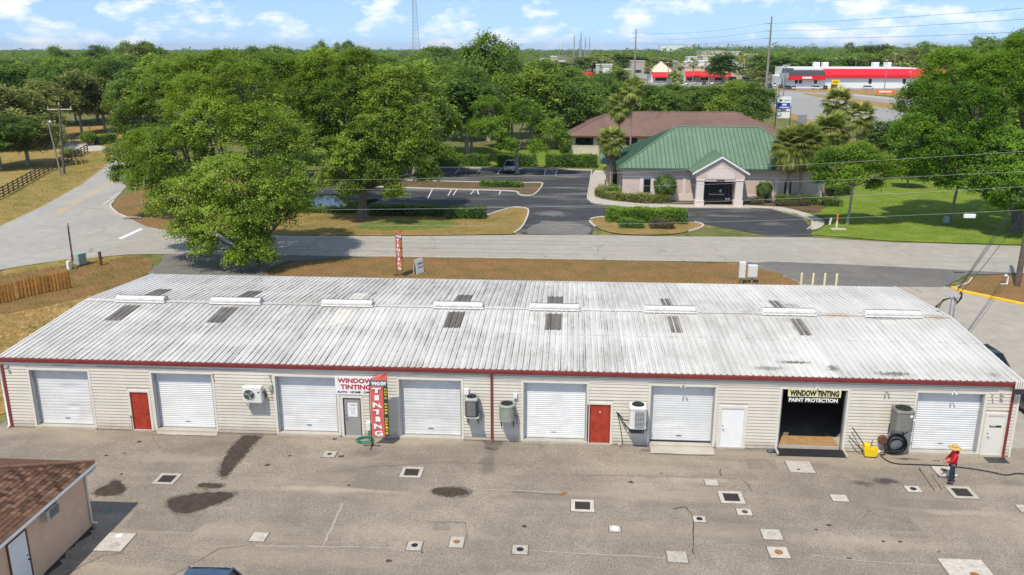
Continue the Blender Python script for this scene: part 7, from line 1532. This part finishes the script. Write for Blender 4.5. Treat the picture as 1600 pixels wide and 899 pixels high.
# ------------------------------------------------------------------ vehicles
def car(x, y, rz, paint_, label, L_=4.5, W=1.8, H=1.6, suv=True, detail=True, group=None, name='parked_car'):
    t = empty(name, (x, y, GZ), rz, label, 'car', group)      # front towards local +x
    hw = W/2
    st = [(-.5, .45, .80, .78), (-.485, .28, .98, .90), (-.40, .22, 1.0, .98), (-.2, .20, .98, 1.0), (.1, .20, .97, 1.0), (.28, .20, .95, .99), (.42, .22, .86, .93), (.485, .30, .74, .84), (.5, .42, .66, .72)]
    def ring(s, zb, zt, k):
        zt *= (H/1.6)**.5; w = hw*k; return [(s*L_, -w*.90, zb), (s*L_, -w, zb+.16), (s*L_, -w, (zb+zt)*.56), (s*L_, -w*.95, zt-.07), (s*L_, -w*.84, zt), (s*L_, w*.84, zt), (s*L_, w*.95, zt-.07), (s*L_, w, (zb+zt)*.56), (s*L_, w, zb+.16), (s*L_, w*.90, zb)]
    def loft(rs, m, nm, sm=True):
        b = MB(); b.smooth = sm; n = len(rs[0]); b.add([p for r_ in rs for p in r_], [(i*n+k, i*n+(k+1) % n, (i+1)*n+(k+1) % n, (i+1)*n+k) for i in range(len(rs)-1) for k in range(n)]+[tuple(range(n-1, -1, -1)), tuple(range((len(rs)-1)*n, len(rs)*n))]); return b.build(nm, m, t)
    loft([ring(*s) for s in st], M[paint_], 'body')
    zb = .93*(H/1.6)**.5; zr_ = H
    cab = [(-.47 if suv else -.40, .02), (-.40 if suv else -.27, 1.0), (.02, 1.0), (.10, .97), (.27, .02)]
    def cr_(s, u, g): w = hw*(.88-.16*u)+g; z = zb+(zr_-zb)*u; return [(s*L_, -hw*.90-g, zb-.02), (s*L_, -w, z-.05*u), (s*L_, -w*.86, z+.0), (s*L_, w*.86, z+.0), (s*L_, w, z-.05*u), (s*L_, hw*.90+g, zb-.02)]
    loft([cr_(s, u, 0) for s, u in cab], M['glass'], 'windows', False)
    rf = MB(); rf.smooth = True; s0, s1 = cab[1][0]*L_, cab[3][0]*L_; rw = hw*.72
    rf.add([(s0-.04, -rw*.98, zr_-.05), (s0-.04, rw*.98, zr_-.05), (s0+.15, -rw, zr_+.01), (s0+.15, rw, zr_+.01), ((s0+s1)/2, -rw, zr_+.035), ((s0+s1)/2, rw, zr_+.035), (s1, -rw*.96, zr_-.035), (s1, rw*.96, zr_-.035), (s0-.04, 0, zr_-.03), (s0+.15, 0, zr_+.03), ((s0+s1)/2, 0, zr_+.055), (s1, 0, zr_-.015)], [(0, 2, 9, 8), (8, 9, 3, 1), (2, 4, 10, 9), (9, 10, 5, 3), (4, 6, 11, 10), (10, 11, 7, 5)]); rf.build('roof', M[paint_], t)
    p = MB()
    for sy in (-1, 1):
        for a, c in (((cab[0][0], .05), (cab[1][0], 1.0)), ((cab[3][0], .97), (cab[4][0], .05)), ((-.14, .05), (-.13, .98))):
            q0, q1 = [(s*L_, sy*(hw*(.90-.16*u)+.005), zb+(zr_-zb)*u-.03*u) for s, u in (a, c)]; p.tube([q0, q1], .045, 5)
        p.tube([(s0, sy*rw*1.01, zr_-.03), (s1, sy*rw*1.0, zr_-.03)], .05, 5)
    p.build('pillars', M[paint_], t)
    for sx in (-.30, .31):
        for sy in (-1, 1):
            wb = MB(); y1 = sy*(hw+.01); y0 = sy*(hw-.22); wb.tube([(sx*L_, y0, .34), (sx*L_, y1-sy*.03, .34), (sx*L_, y1, .34)], [.34, .34, .30], 18); wh = wb.build('wheel', M['black'], t)
            MB().tube([(sx*L_, y1-sy*.01, .34), (sx*L_, y1+sy*.012, .34)], [.21, .19], 14).build('rim', M['steel'], wh)
    for sy in (-1, 1):
        MB().ell((.468*L_, sy*hw*.66, .66*(H/1.6)), (.11, .17, .08), 10, 6).build('headlight', M['lamp_glass'], t); MB().bbox(-.5*L_-.005, sy*hw*.72-.10, .72*(H/1.6), -.47*L_, sy*hw*.72+.10, .98*(H/1.6), .02).build('tail_light', M['tail_glass'], t)
        MB().ell((.19*L_, sy*(hw+.09), zb+.06), (.07, .10, .07), 8, 6).build('mirror', M[paint_], t)
    g_ = MB(); g_.box(.485*L_, -hw*.42, .36, .502*L_, hw*.42, .60); g_.box(.47*L_, -hw*.7, .22, .495*L_, hw*.7, .33); g_.build('grille', M['black'], t); MB().box(.503*L_, -.16, .40, .508*L_, .16, .50).build('number_plate', M['cover'], t)
    return t
q = (17.24, 93.71); car(q[0], q[1]+2.4, R(-92), 'car_silver', 'pale silver car parked facing the lot under the leaning tree', 4.6, 1.95, 1.65)
car(14.52, -15.30, R(-88), 'car_blue', 'slate blue car just showing its roof at the bottom edge', 4.7, 2.05, 1.46, suv=True)
car(51.6, 5.2, R(92), 'car_black', 'black car beside the right end wall of the workshop', 4.7, 1.85, 1.5)
car(51.2, 11.6, R(93), 'car_black', 'black car behind the first one at the right end of the workshop', 4.8, 1.85, 1.5, suv=False)
proto_far = None
for i, (px, py, Y, pm, rz, lab) in enumerate(((1258, 135, 388, 'car_white', 0, 'white car before the red fascia store'), (1270, 135, 388, 'car_black', 80, 'dark car right of a white one before the store'), (1333, 134, 390, 'car_white', 10, 'white truck by the store wall'), (1217, 137, 385, 'car_blue', 0, 'blue car at the left end of the store'), (1205, 134, 398, 'car_black', 70, 'dark car beside the tall roadside pole'), (1189, 132, 405, 'car_blue', 80, 'blue car left of the tall pole'), (1178, 131, 410, 'car_black', 80, 'dark car left of the blue one'), (1170, 129, 415, 'car_black', 75, 'dark car furthest left in the store lot'), (1163, 126, 425, 'car_white', 80, 'white car in front of the plaza awnings'), (1058, 127, 420, 'car_white', 10, 'white van between trees before the plaza'))):
    x = 26.513+(px-893)*(Y+38.3)/1327.; car(x, Y, R(rz), pm, lab, 5.2, 2.0, 1.8, True, False, 'cars across the highway')
hwc = []
for i in range(26):
    Y = 480+i*34+rnd.uniform(-8, 8); xc = 78-(Y-520)*.105 if Y > 520 else 82; px = xc+rnd.choice((-14, -9, -5, 5, 9, 14))
    car(px, Y, R(100), rnd.choice(('car_white', 'car_silver', 'car_black', 'car_white')), 'small car in the distant highway traffic', 5, 2.0, 1.9, True, False, 'highway traffic')

# ------------------------------------------------------------------ across the highway
def px3(px, Y): return 26.513+(px-893)*(Y+38.3)/1327.
st = empty('red_fascia_store', (0, 0, 0), 0, 'long white store with bright red fascia across the highway', 'building'); Y = 402
xa, xm, xb = px3(1268,Y), px3(1300,Y), px3(1446,Y)
MB().box(px3(1215,Y), Y, GZ, xb, Y+45, 5.0).build('wall', M['white'], st)
MB().add([(xa, Y-1.3, 6.2), (xb, Y-1.3, 6.4), (xb, Y+4, 9.0), (xa, Y+4, 9.0), (xa, Y-1.3, 4.8), (xb, Y-1.3, 5.0)], [(0, 1, 2, 3), (4, 5, 1, 0)]).build('red_fascia', M['orange_red'], st)
MB().box(xa, Y-1.2, 4.75, xb, Y-.01, 4.95).build('soffit', M['brown'], st); MB().box(px3(1225,Y), Y+4.01, 5.0, px3(1415,Y), Y+44, 9.3).build('parapet', M['white'], st)
MB().add([(px3(1202,Y), Y-2, 6.0), (xa-.1, Y-2, 5.6), (xa-.1, Y+6, 9.2), (px3(1210,Y), Y+6, 9.2)], [(0, 1, 2, 3)]).build('dark_roof', M['navy'], st)
MB().box(px3(1214,Y), Y-1.9, 3.8, xa-.1, Y-1.2, 6.0).build('red_fascia', M['orange_red'], st); MB().box(px3(1234,Y), Y-2.0, 4.4, px3(1248,Y), Y-1.91, 5.3).build('lettering_panel', M['white_print'], st)
MB().box(px3(1200,Y), Y-3.5, 4.6, px3(1213,Y), Y-3.0, 7.2).build('gable_sign', M['steel'], st)
for px in (1253, 1332, 1381, 1225, 1231): MB().box(px3(px,Y), Y-.05, 2.0, px3(px+4.5,Y), Y-.005, 4.3).build('window', M['glass'], st)
for px in (1263, 1276, 1351, 1369):
    b = MB(); b.bbox(px3(px,Y), Y+14, 9.3, px3(px+8,Y), Y+18, 12.0, .1); b.build('rooftop_unit', M['white'], st)
for px in (1205, 1209): MB().tube([(px3(px,Y), Y-2, GZ), (px3(px,Y), Y-2, 5)], .25, 8).build('column', M['black'], st)
def shopbox(px0, px1, Y, h, dep, wall, roofm, label, awn=None, rise=0.0, win=True, zb=GZ):
    t = empty('far_shop', (0, 0, 0), 0, label, 'building', None); a, c = px3(px0,Y), px3(px1,Y)
    MB().box(a, Y, zb, c, Y+dep, h).build('wall', M[wall], t)
    if rise: MB().add([(a-1, Y-1, h), (c+1, Y-1, h), (c+1, Y+dep+1, h), (a-1, Y+dep+1, h), (a+dep*.4, Y+dep/2, h+rise), (c-dep*.4, Y+dep/2, h+rise)], [(0, 1, 5, 4), (1, 2, 5), (2, 3, 4, 5), (3, 0, 4), (3, 2, 1, 0)]).build('roof', M[roofm], t)
    else: MB().box(a-.3, Y-.3, h, c+.3, Y+dep+.3, h+.7).build('roof', M[roofm], t)
    if awn:
        n = max(1, int((c-a)/11)); w_ = (c-a)/n
        for k in range(n):
            if awn == 1 or k % 3 != 2: MB().add([(a+k*w_+.3, Y-3, 3.3), (a+(k+1)*w_-.3, Y-3, 3.3), (a+(k+1)*w_-.3, Y-.02, 6.0), (a+k*w_+.3, Y-.02, 6.0), (a+k*w_+.3, Y-3, 2.6), (a+(k+1)*w_-.3, Y-3, 2.6)], [(0, 1, 2, 3), (4, 5, 1, 0), (0, 3, 4), (1, 5, 2)]).build('awning', M['orange_red'], t)
    if win:
        n = max(1, int((c-a)/7))
        for k in range(n): MB().box(a+(k+.2)*(c-a)/n, Y-.06, .8, a+(k+.75)*(c-a)/n, Y-.005, min(2.9, h*.6)).build('window', M['glass'], t)
    return t
shopbox(1011, 1046, 470, 6.4, 14, 'white', 'red_awn', 'white shop with peach hip roof and red awnings', 1, 6.5) if False else shopbox(1013, 1044, 470, 5.6, 16, 'white', 'buff', 'white shop with peach hip roof and red awnings', 1, 6.0)
shopbox(1062, 1165, 480, 8.0, 30, 'buff', 'concrete', 'long tan plaza with red awnings behind the roadside trees', 2)
shopbox(908, 924, 385, 5.0, 14, 'white', 'orange_red', 'small white shop with red roof beyond the treetops', None, 2.5)
shopbox(1050, 1075, 640, 8.5, 25, 'cover', 'white', 'pale flat roofed shop behind the plaza')
shopbox(1088, 1112, 690, 12.5, 25, 'buff', 'cream', 'tan taller shop behind the plaza')
shopbox(1082, 1100, 600, 9.5, 30, 'white', 'white', 'white gabled shop behind the distant palms')
shopbox(1130, 1150, 640, 9.5, 25, 'white', 'white', 'white shop right of the big plaza tree')
shopbox(1158, 1182, 560, 8.5, 25, 'white', 'white', 'white shop left of the tall roadside pole')
shopbox(1085, 1120, 1000, 15.5, 40, 'buff', 'cream', 'far beige block under the wooded horizon')
shopbox(1130, 1142, 1000, 15, 40, 'white', 'white', 'far small white block under the wooded horizon')
shopbox(1160, 1175, 800, 13, 30, 'buff', 'cream', 'far beige shop among trees left of the tall pole')
shopbox(983, 1003, 640, 9, 25, 'cover', 'concrete', 'low grey shop left of the peach roofed one')
shopbox(962, 978, 720, 9, 22, 'buff', 'shingle', 'brown roofed shop by the pole with three arms', None, 5)
shopbox(930, 955, 620, 7, 24, 'cover', 'white', 'pale shop beside the distant traffic')
shopbox(1025, 1073, 2650, 27, 80, 'white', 'white', 'huge white shed standing above the far woods', None, 0, False)
shopbox(300, 316, 700, 8, 20, 'white', 'white', 'white roofed house in the far left woods', None, 0, False)
shopbox(492, 500, 560, 8, 14, 'cream', 'concrete', 'pale house glimpsed above the oaks', None, 3, False)
shopbox(420, 434, 600, 7, 14, 'buff', 'concrete', 'tan house glimpsed above the oaks at left', None, 0, False)
shopbox(190, 198, 620, 9, 14, 'white', 'concrete', 'tiny pale roof in the left woods', None, 0, False)
for i, (a, c, Yb, h, m_, r_, l) in enumerate(((846, 858, 700, 10, 'white', 'concrete', 'small white shop furthest left in the distant traffic'), (862, 872, 820, 11, 'cover', 'white', 'pale shed left of the distant tall poles'), (874, 884, 640, 9, 'buff', 'cream', 'beige shop under the distant tall poles'), (922, 934, 860, 11, 'white', 'cream', 'white block right of the distant tall poles'), (940, 950, 540, 7, 'white', 'concrete', 'white shop front beside the wooded knoll'), (968, 984, 470, 6.5, 'cover', 'concrete', 'low pale shop left of the peach roofed one'), (1066, 1080, 730, 11.5, 'white', 'cream', 'white shop gable above the plaza roof'), (1143, 1156, 740, 11.5, 'cover', 'white', 'pale shop above the right end of the plaza'), (1190, 1204, 600, 8.5, 'white', 'cream', 'white shop right of the tall roadside pole'))): shopbox(a, c, Yb, h, 18, m_, r_, l)
for i, (px, Y, pm) in enumerate(((1066, 440, 'car_white'), (1078, 446, 'car_silver'), (1092, 438, 'car_black'), (1104, 444, 'car_white'), (1119, 440, 'car_blue'), (1134, 446, 'car_white'), (1148, 440, 'car_black'), (1224, 386, 'car_silver'), (1196, 418, 'car_white'), (1184, 424, 'car_silver'))): car(px3(px, Y), Y, R(78), pm, ('white car leftmost before the tan plaza', 'silver car right of the leftmost white one at the plaza', 'black car leftmost of two at the plaza', 'white car in the middle of the plaza row', 'blue car in the plaza row under the big tree', 'white car right of the blue one at the plaza', 'black car at the right end of the plaza row', 'silver car at the left end of the red store', 'white car behind the tall roadside pole', 'silver car just left of the tall roadside pole')[i], 5, 2.0, 1.8, True, False, 'cars at the tan plaza')
# roadside signs
q = (px3(1213,150), 150)
t = empty('roadside_sign', (q[0], q[1], GZ), R(-8), 'tall white roadside sign with blue panel beside the palms', 'sign')
MB().box(-1.55, -.12, 4.4, 1.25, .12, 8.9).build('sign_board', M['white_print'], t); b = MB()
for x in (-1.72, 1.26): b.box(x, -.15, 0, x+.15, .15, 8.6 if x < 0 else 7)
b.build('post', M['dark_metal'], t); MB().box(-1.45, -.15, 6.35, 1.15, -.125, 7.6).build('blue_panel', M['blue'], t); MB().box(-1.5, -.16, 5.75, 1.2, -.125, 5.85).build('divider', M['dark_metal'], t)
b = MB(); b.add([(-1.2, -.14, 8.1), (-1.0, -.14, 8.35), (-.85, -.14, 8.15), (-.65, -.14, 8.4), (-.5, -.14, 8.1), (-.8, -.14, 7.85)], [(0, 5, 4, 3, 2, 1)]); b.box(-.2, -.14, 8.1, 1.0, -.125, 8.2); b.box(-.75, -.14, 5.95, .4, -.125, 6.25); b.build('print', M['black_print'], t); b = MB(); b.box(-.5, -.165, 7.05, .4, -.151, 7.4); b.box(-1.1, -.165, 6.55, .9, -.151, 6.75); b.build('pale_print', M['white_print'], t)
def roadsign(px, py, Y, w, h, mat, label, cells=0):
    t = empty('road_sign', (px3(px,Y), Y, GZ), 0, label, 'sign'); b = MB()
    for s in (-.42, .42): b.box(s*w-.06, -.05, 0, s*w+.06, .05, h)
    b.build('post', M['steel'], t); MB().box(-w/2, .055, h*.45, w/2, .09, h).build('panel', M[mat], t)
    if cells:
        for i in range(3):
            for j in range(2): MB().box(-w/2+.2+i*w*.32, .02, h*.49+j*h*.26, -w/2+.2+i*w*.32+w*.25, .053, h*.49+j*h*.26+h*.19).build('cell', M['dark_metal'], t)
t_ = roadsign(1374, 180, 122, 3.4, 4.7, 'steel', 'back of a grey highway sign with six dark cells beside the great oak', 6)
roadsign(1241, 165, 165, 2.0, 4.0, 'steel', 'small grey sign on two posts before the highway')
t = empty('pylon_sign', (px3(1283,352), 352, GZ), 0, 'yellow and dark red pylon sign before the red fascia store', 'sign'); MB().box(-1.3, -.3, 3.7, 2.0, .3, 5.6).build('upper_panel', M['yellow'], t); MB().box(-1.3, -.25, 2.0, 1.3, .25, 3.69).build('middle_panel', M['brown'], t); MB().box(-2.4, -.3, 0.5, 1.1, .3, 1.99).build('lower_panel', M['yellow'], t); MB().box(-.6, -.33, 4.5, 1.3, -.301, 4.9).build('print', M['black_print'], t); MB().tube([(0, 0, 0), (0, 0, .4)], .4, 8).build('post', M['dark_metal'], t)
t = empty('orange_banner', (px3(1358,330), 330, GZ), 0, 'orange roadside banner left of the great oak crown', 'banner'); MB().box(-3.6, 0, .8, 3.6, .06, 2.6).build('cloth', M['orange'], t); MB().box(-2.6, -.02, 1.4, 2.4, -.001, 2.0).build('print', M['white_print'], t); b = MB()
for x in (-3.5, 0, 3.5): b.tube([(x, .1, 0), (x, .1, 2.7)], .06, 6)
b.build('post', M['dark_metal'], t)
# tall transmission and light poles
def tall(px, Y, H, r, label, arms=3, mat='grey_pole'):
    t = empty('transmission_pole', (px3(px,Y), Y, GZ), 0, label, 'pole'); MB().tube([(0, 0, -.5), (0, 0, H*.55), (0, 0, H)], [r*1.5, r, r*.7], 10).build('pole_shaft', M[mat], t)
    for k in range(arms): MB().tube([(0, 0, H-3.2-k*3.4), (-2.6, 0, H-2.9-k*3.4)], .16, 6).build('arm', M['cover'], t)
tall(1184, 390, 33.2, .48, 'tall transmission pole with three short arms left of the red store'); tall(988, 602, 32.4, .5, 'tall transmission pole with three arms over the distant shops')
tall(907, 800, 33, .6, 'distant tall pole, tallest of the cluster over the traffic', 3, 'steel'); tall(897, 918, 33, .6, 'distant tall pole left of the tallest one', 2, 'steel'); tall(913.5, 1150, 34, .7, 'distant hazy pole right of the tallest one', 2, 'steel'); tall(919.5, 1400, 36, .8, 'distant hazy pole at the right end of the cluster', 2, 'steel'); tall(905, 1250, 33, .6, 'distant hazy pole behind the tallest one', 0, 'steel')
for px, Y, H in ((875, 700, 21), (880, 900, 22), (870, 600, 16), (886, 780, 17), (915, 640, 13), (940, 520, 13)): tall(px, Y, H, .22, {875: 'thin pole left of the tall cluster over the traffic', 880: 'thin far pole between two others in the traffic', 870: 'short thin pole leftmost in the traffic', 886: 'thin pole next to the left tall pole', 915: 'short pole below the right end of the cluster', 940: 'short pole before the pale shop by the traffic'}[px], 0, 'steel')
def lightpole(px, Y, H, label, dbl=False):
    t = empty('light_pole', (px3(px,Y), Y, GZ), 0, label, 'lamp pole', 'light poles round the far shops'); MB().tube([(0, 0, 0), (0, 0, H)], [.22, .12], 8).build('pole_shaft', M['grey_pole'], t); b = MB(); b.bbox(-1.0, -.3, H-.1, .1, .3, H+.25, .05)
    if dbl: b.bbox(.11, -.3, H-.1, 1.2, .3, H+.25, .05)
    b.build('lamp_head', M['cover'], t)
for px, Y, H, l in ((1356, 340, 14, 'thin rusty light pole before the red store wall'), (1392, 350, 9, 'short light pole right of the orange banner'), (1210, 245, 13.5, 'pale pole with small crossarm left of the store lot'), (1125.5, 300, 10, 'wooden light pole before the far dark trees'), (1038, 330, 13, 'light pole between the plaza palms'), (1283, 455, 13.5, 'light pole rising behind the store, left of two'), (1311, 455, 13.5, 'light pole rising behind the store, right of two'), (1366, 460, 16, 'tall floodlight mast behind the store'), (1203, 240, 8, 'dark short pole beside the pale crossarm pole'), (1452, 200, 17, 'small lamp pole among the right hand woods')): lightpole(px, Y, H, l, px in (1366, 1210))
# lattice radio mast
Yt = 720; t = empty('radio_mast', (px3(656.5,Yt), Yt, GZ), R(10), 'tall lattice radio mast rising out of the far trees', 'mast'); H = 92
def leg(k, z): a = k*2*math.pi/3; r = 4.6*(1-z/H*.86); return Vector((r*math.cos(a), r*math.sin(a), z))
for k in range(3): MB().tube([leg(k, 0), leg(k, H)], [.26, .16], 6).build('leg', M['steel'], t)
b = MB(); z = 0; n = 0
while z < H-2:
    dz = 4.2*(1-z/H*.55)
    for k in range(3): b.tube([leg(k, z), leg((k+1) % 3, z+dz)], .085, 4); b.tube([leg(k, z+dz), leg((k+1) % 3, z)], .085, 4); b.tube([leg(k, z+dz), leg((k+1) % 3, z+dz)], .085, 4)
    z += dz
b.build('bracing', M['steel'], t)
for k in range(4): MB().tube([(1.2-k*.1, -1.2, 44+k*9), (1.2-k*.1, -1.2, 47+k*9)], .35, 8).build('antenna', M['white'], t)
PL = 'long power line hanging between tall poles over the right hand woods'
for li, (dz, px1, py1) in enumerate(((-3.0, 1600, 15), (-6.4, 1600, 31), (-9.6, 1600, 50))):
    e = 33+dz; z1 = 18.523+(76.5-py1)/1330*(210+38.3)*1.0; wire([(px3(1184,390)-2.4, 390, e), (px3(1600,210)+1, 210, z1+0), (px3(1760,120), 120, z1+4)], .05, 'wire_dark', ('top', 'middle', 'bottom')[li]+' power line running right from the tall pole', .8)
    wire([(px3(1184,390)-2.4, 390, e), (px3(988,602)-2.4, 602, e)], .045, 'wire_dark', ('top', 'middle', 'bottom')[li]+' power line running left between the tall poles', 2.5)

# ------------------------------------------------------------------ the air itself
hz = MB(); hz.box(-9200, -300, GZ-1.2, 9200, 16200, 97); t = NT('pale_haze')
pv = t.n('ShaderNodeVolumePrincipled'); pv.inputs['Color'].default_value = (.88, .93, 1.0, 1); pv.inputs['Density'].default_value = .00006; pv.inputs['Anisotropy'].default_value = .2
t.l(pv.outputs['Volume'], t.out.inputs['Volume'])
tag(hz.build('haze', t.mat), kind='stuff')
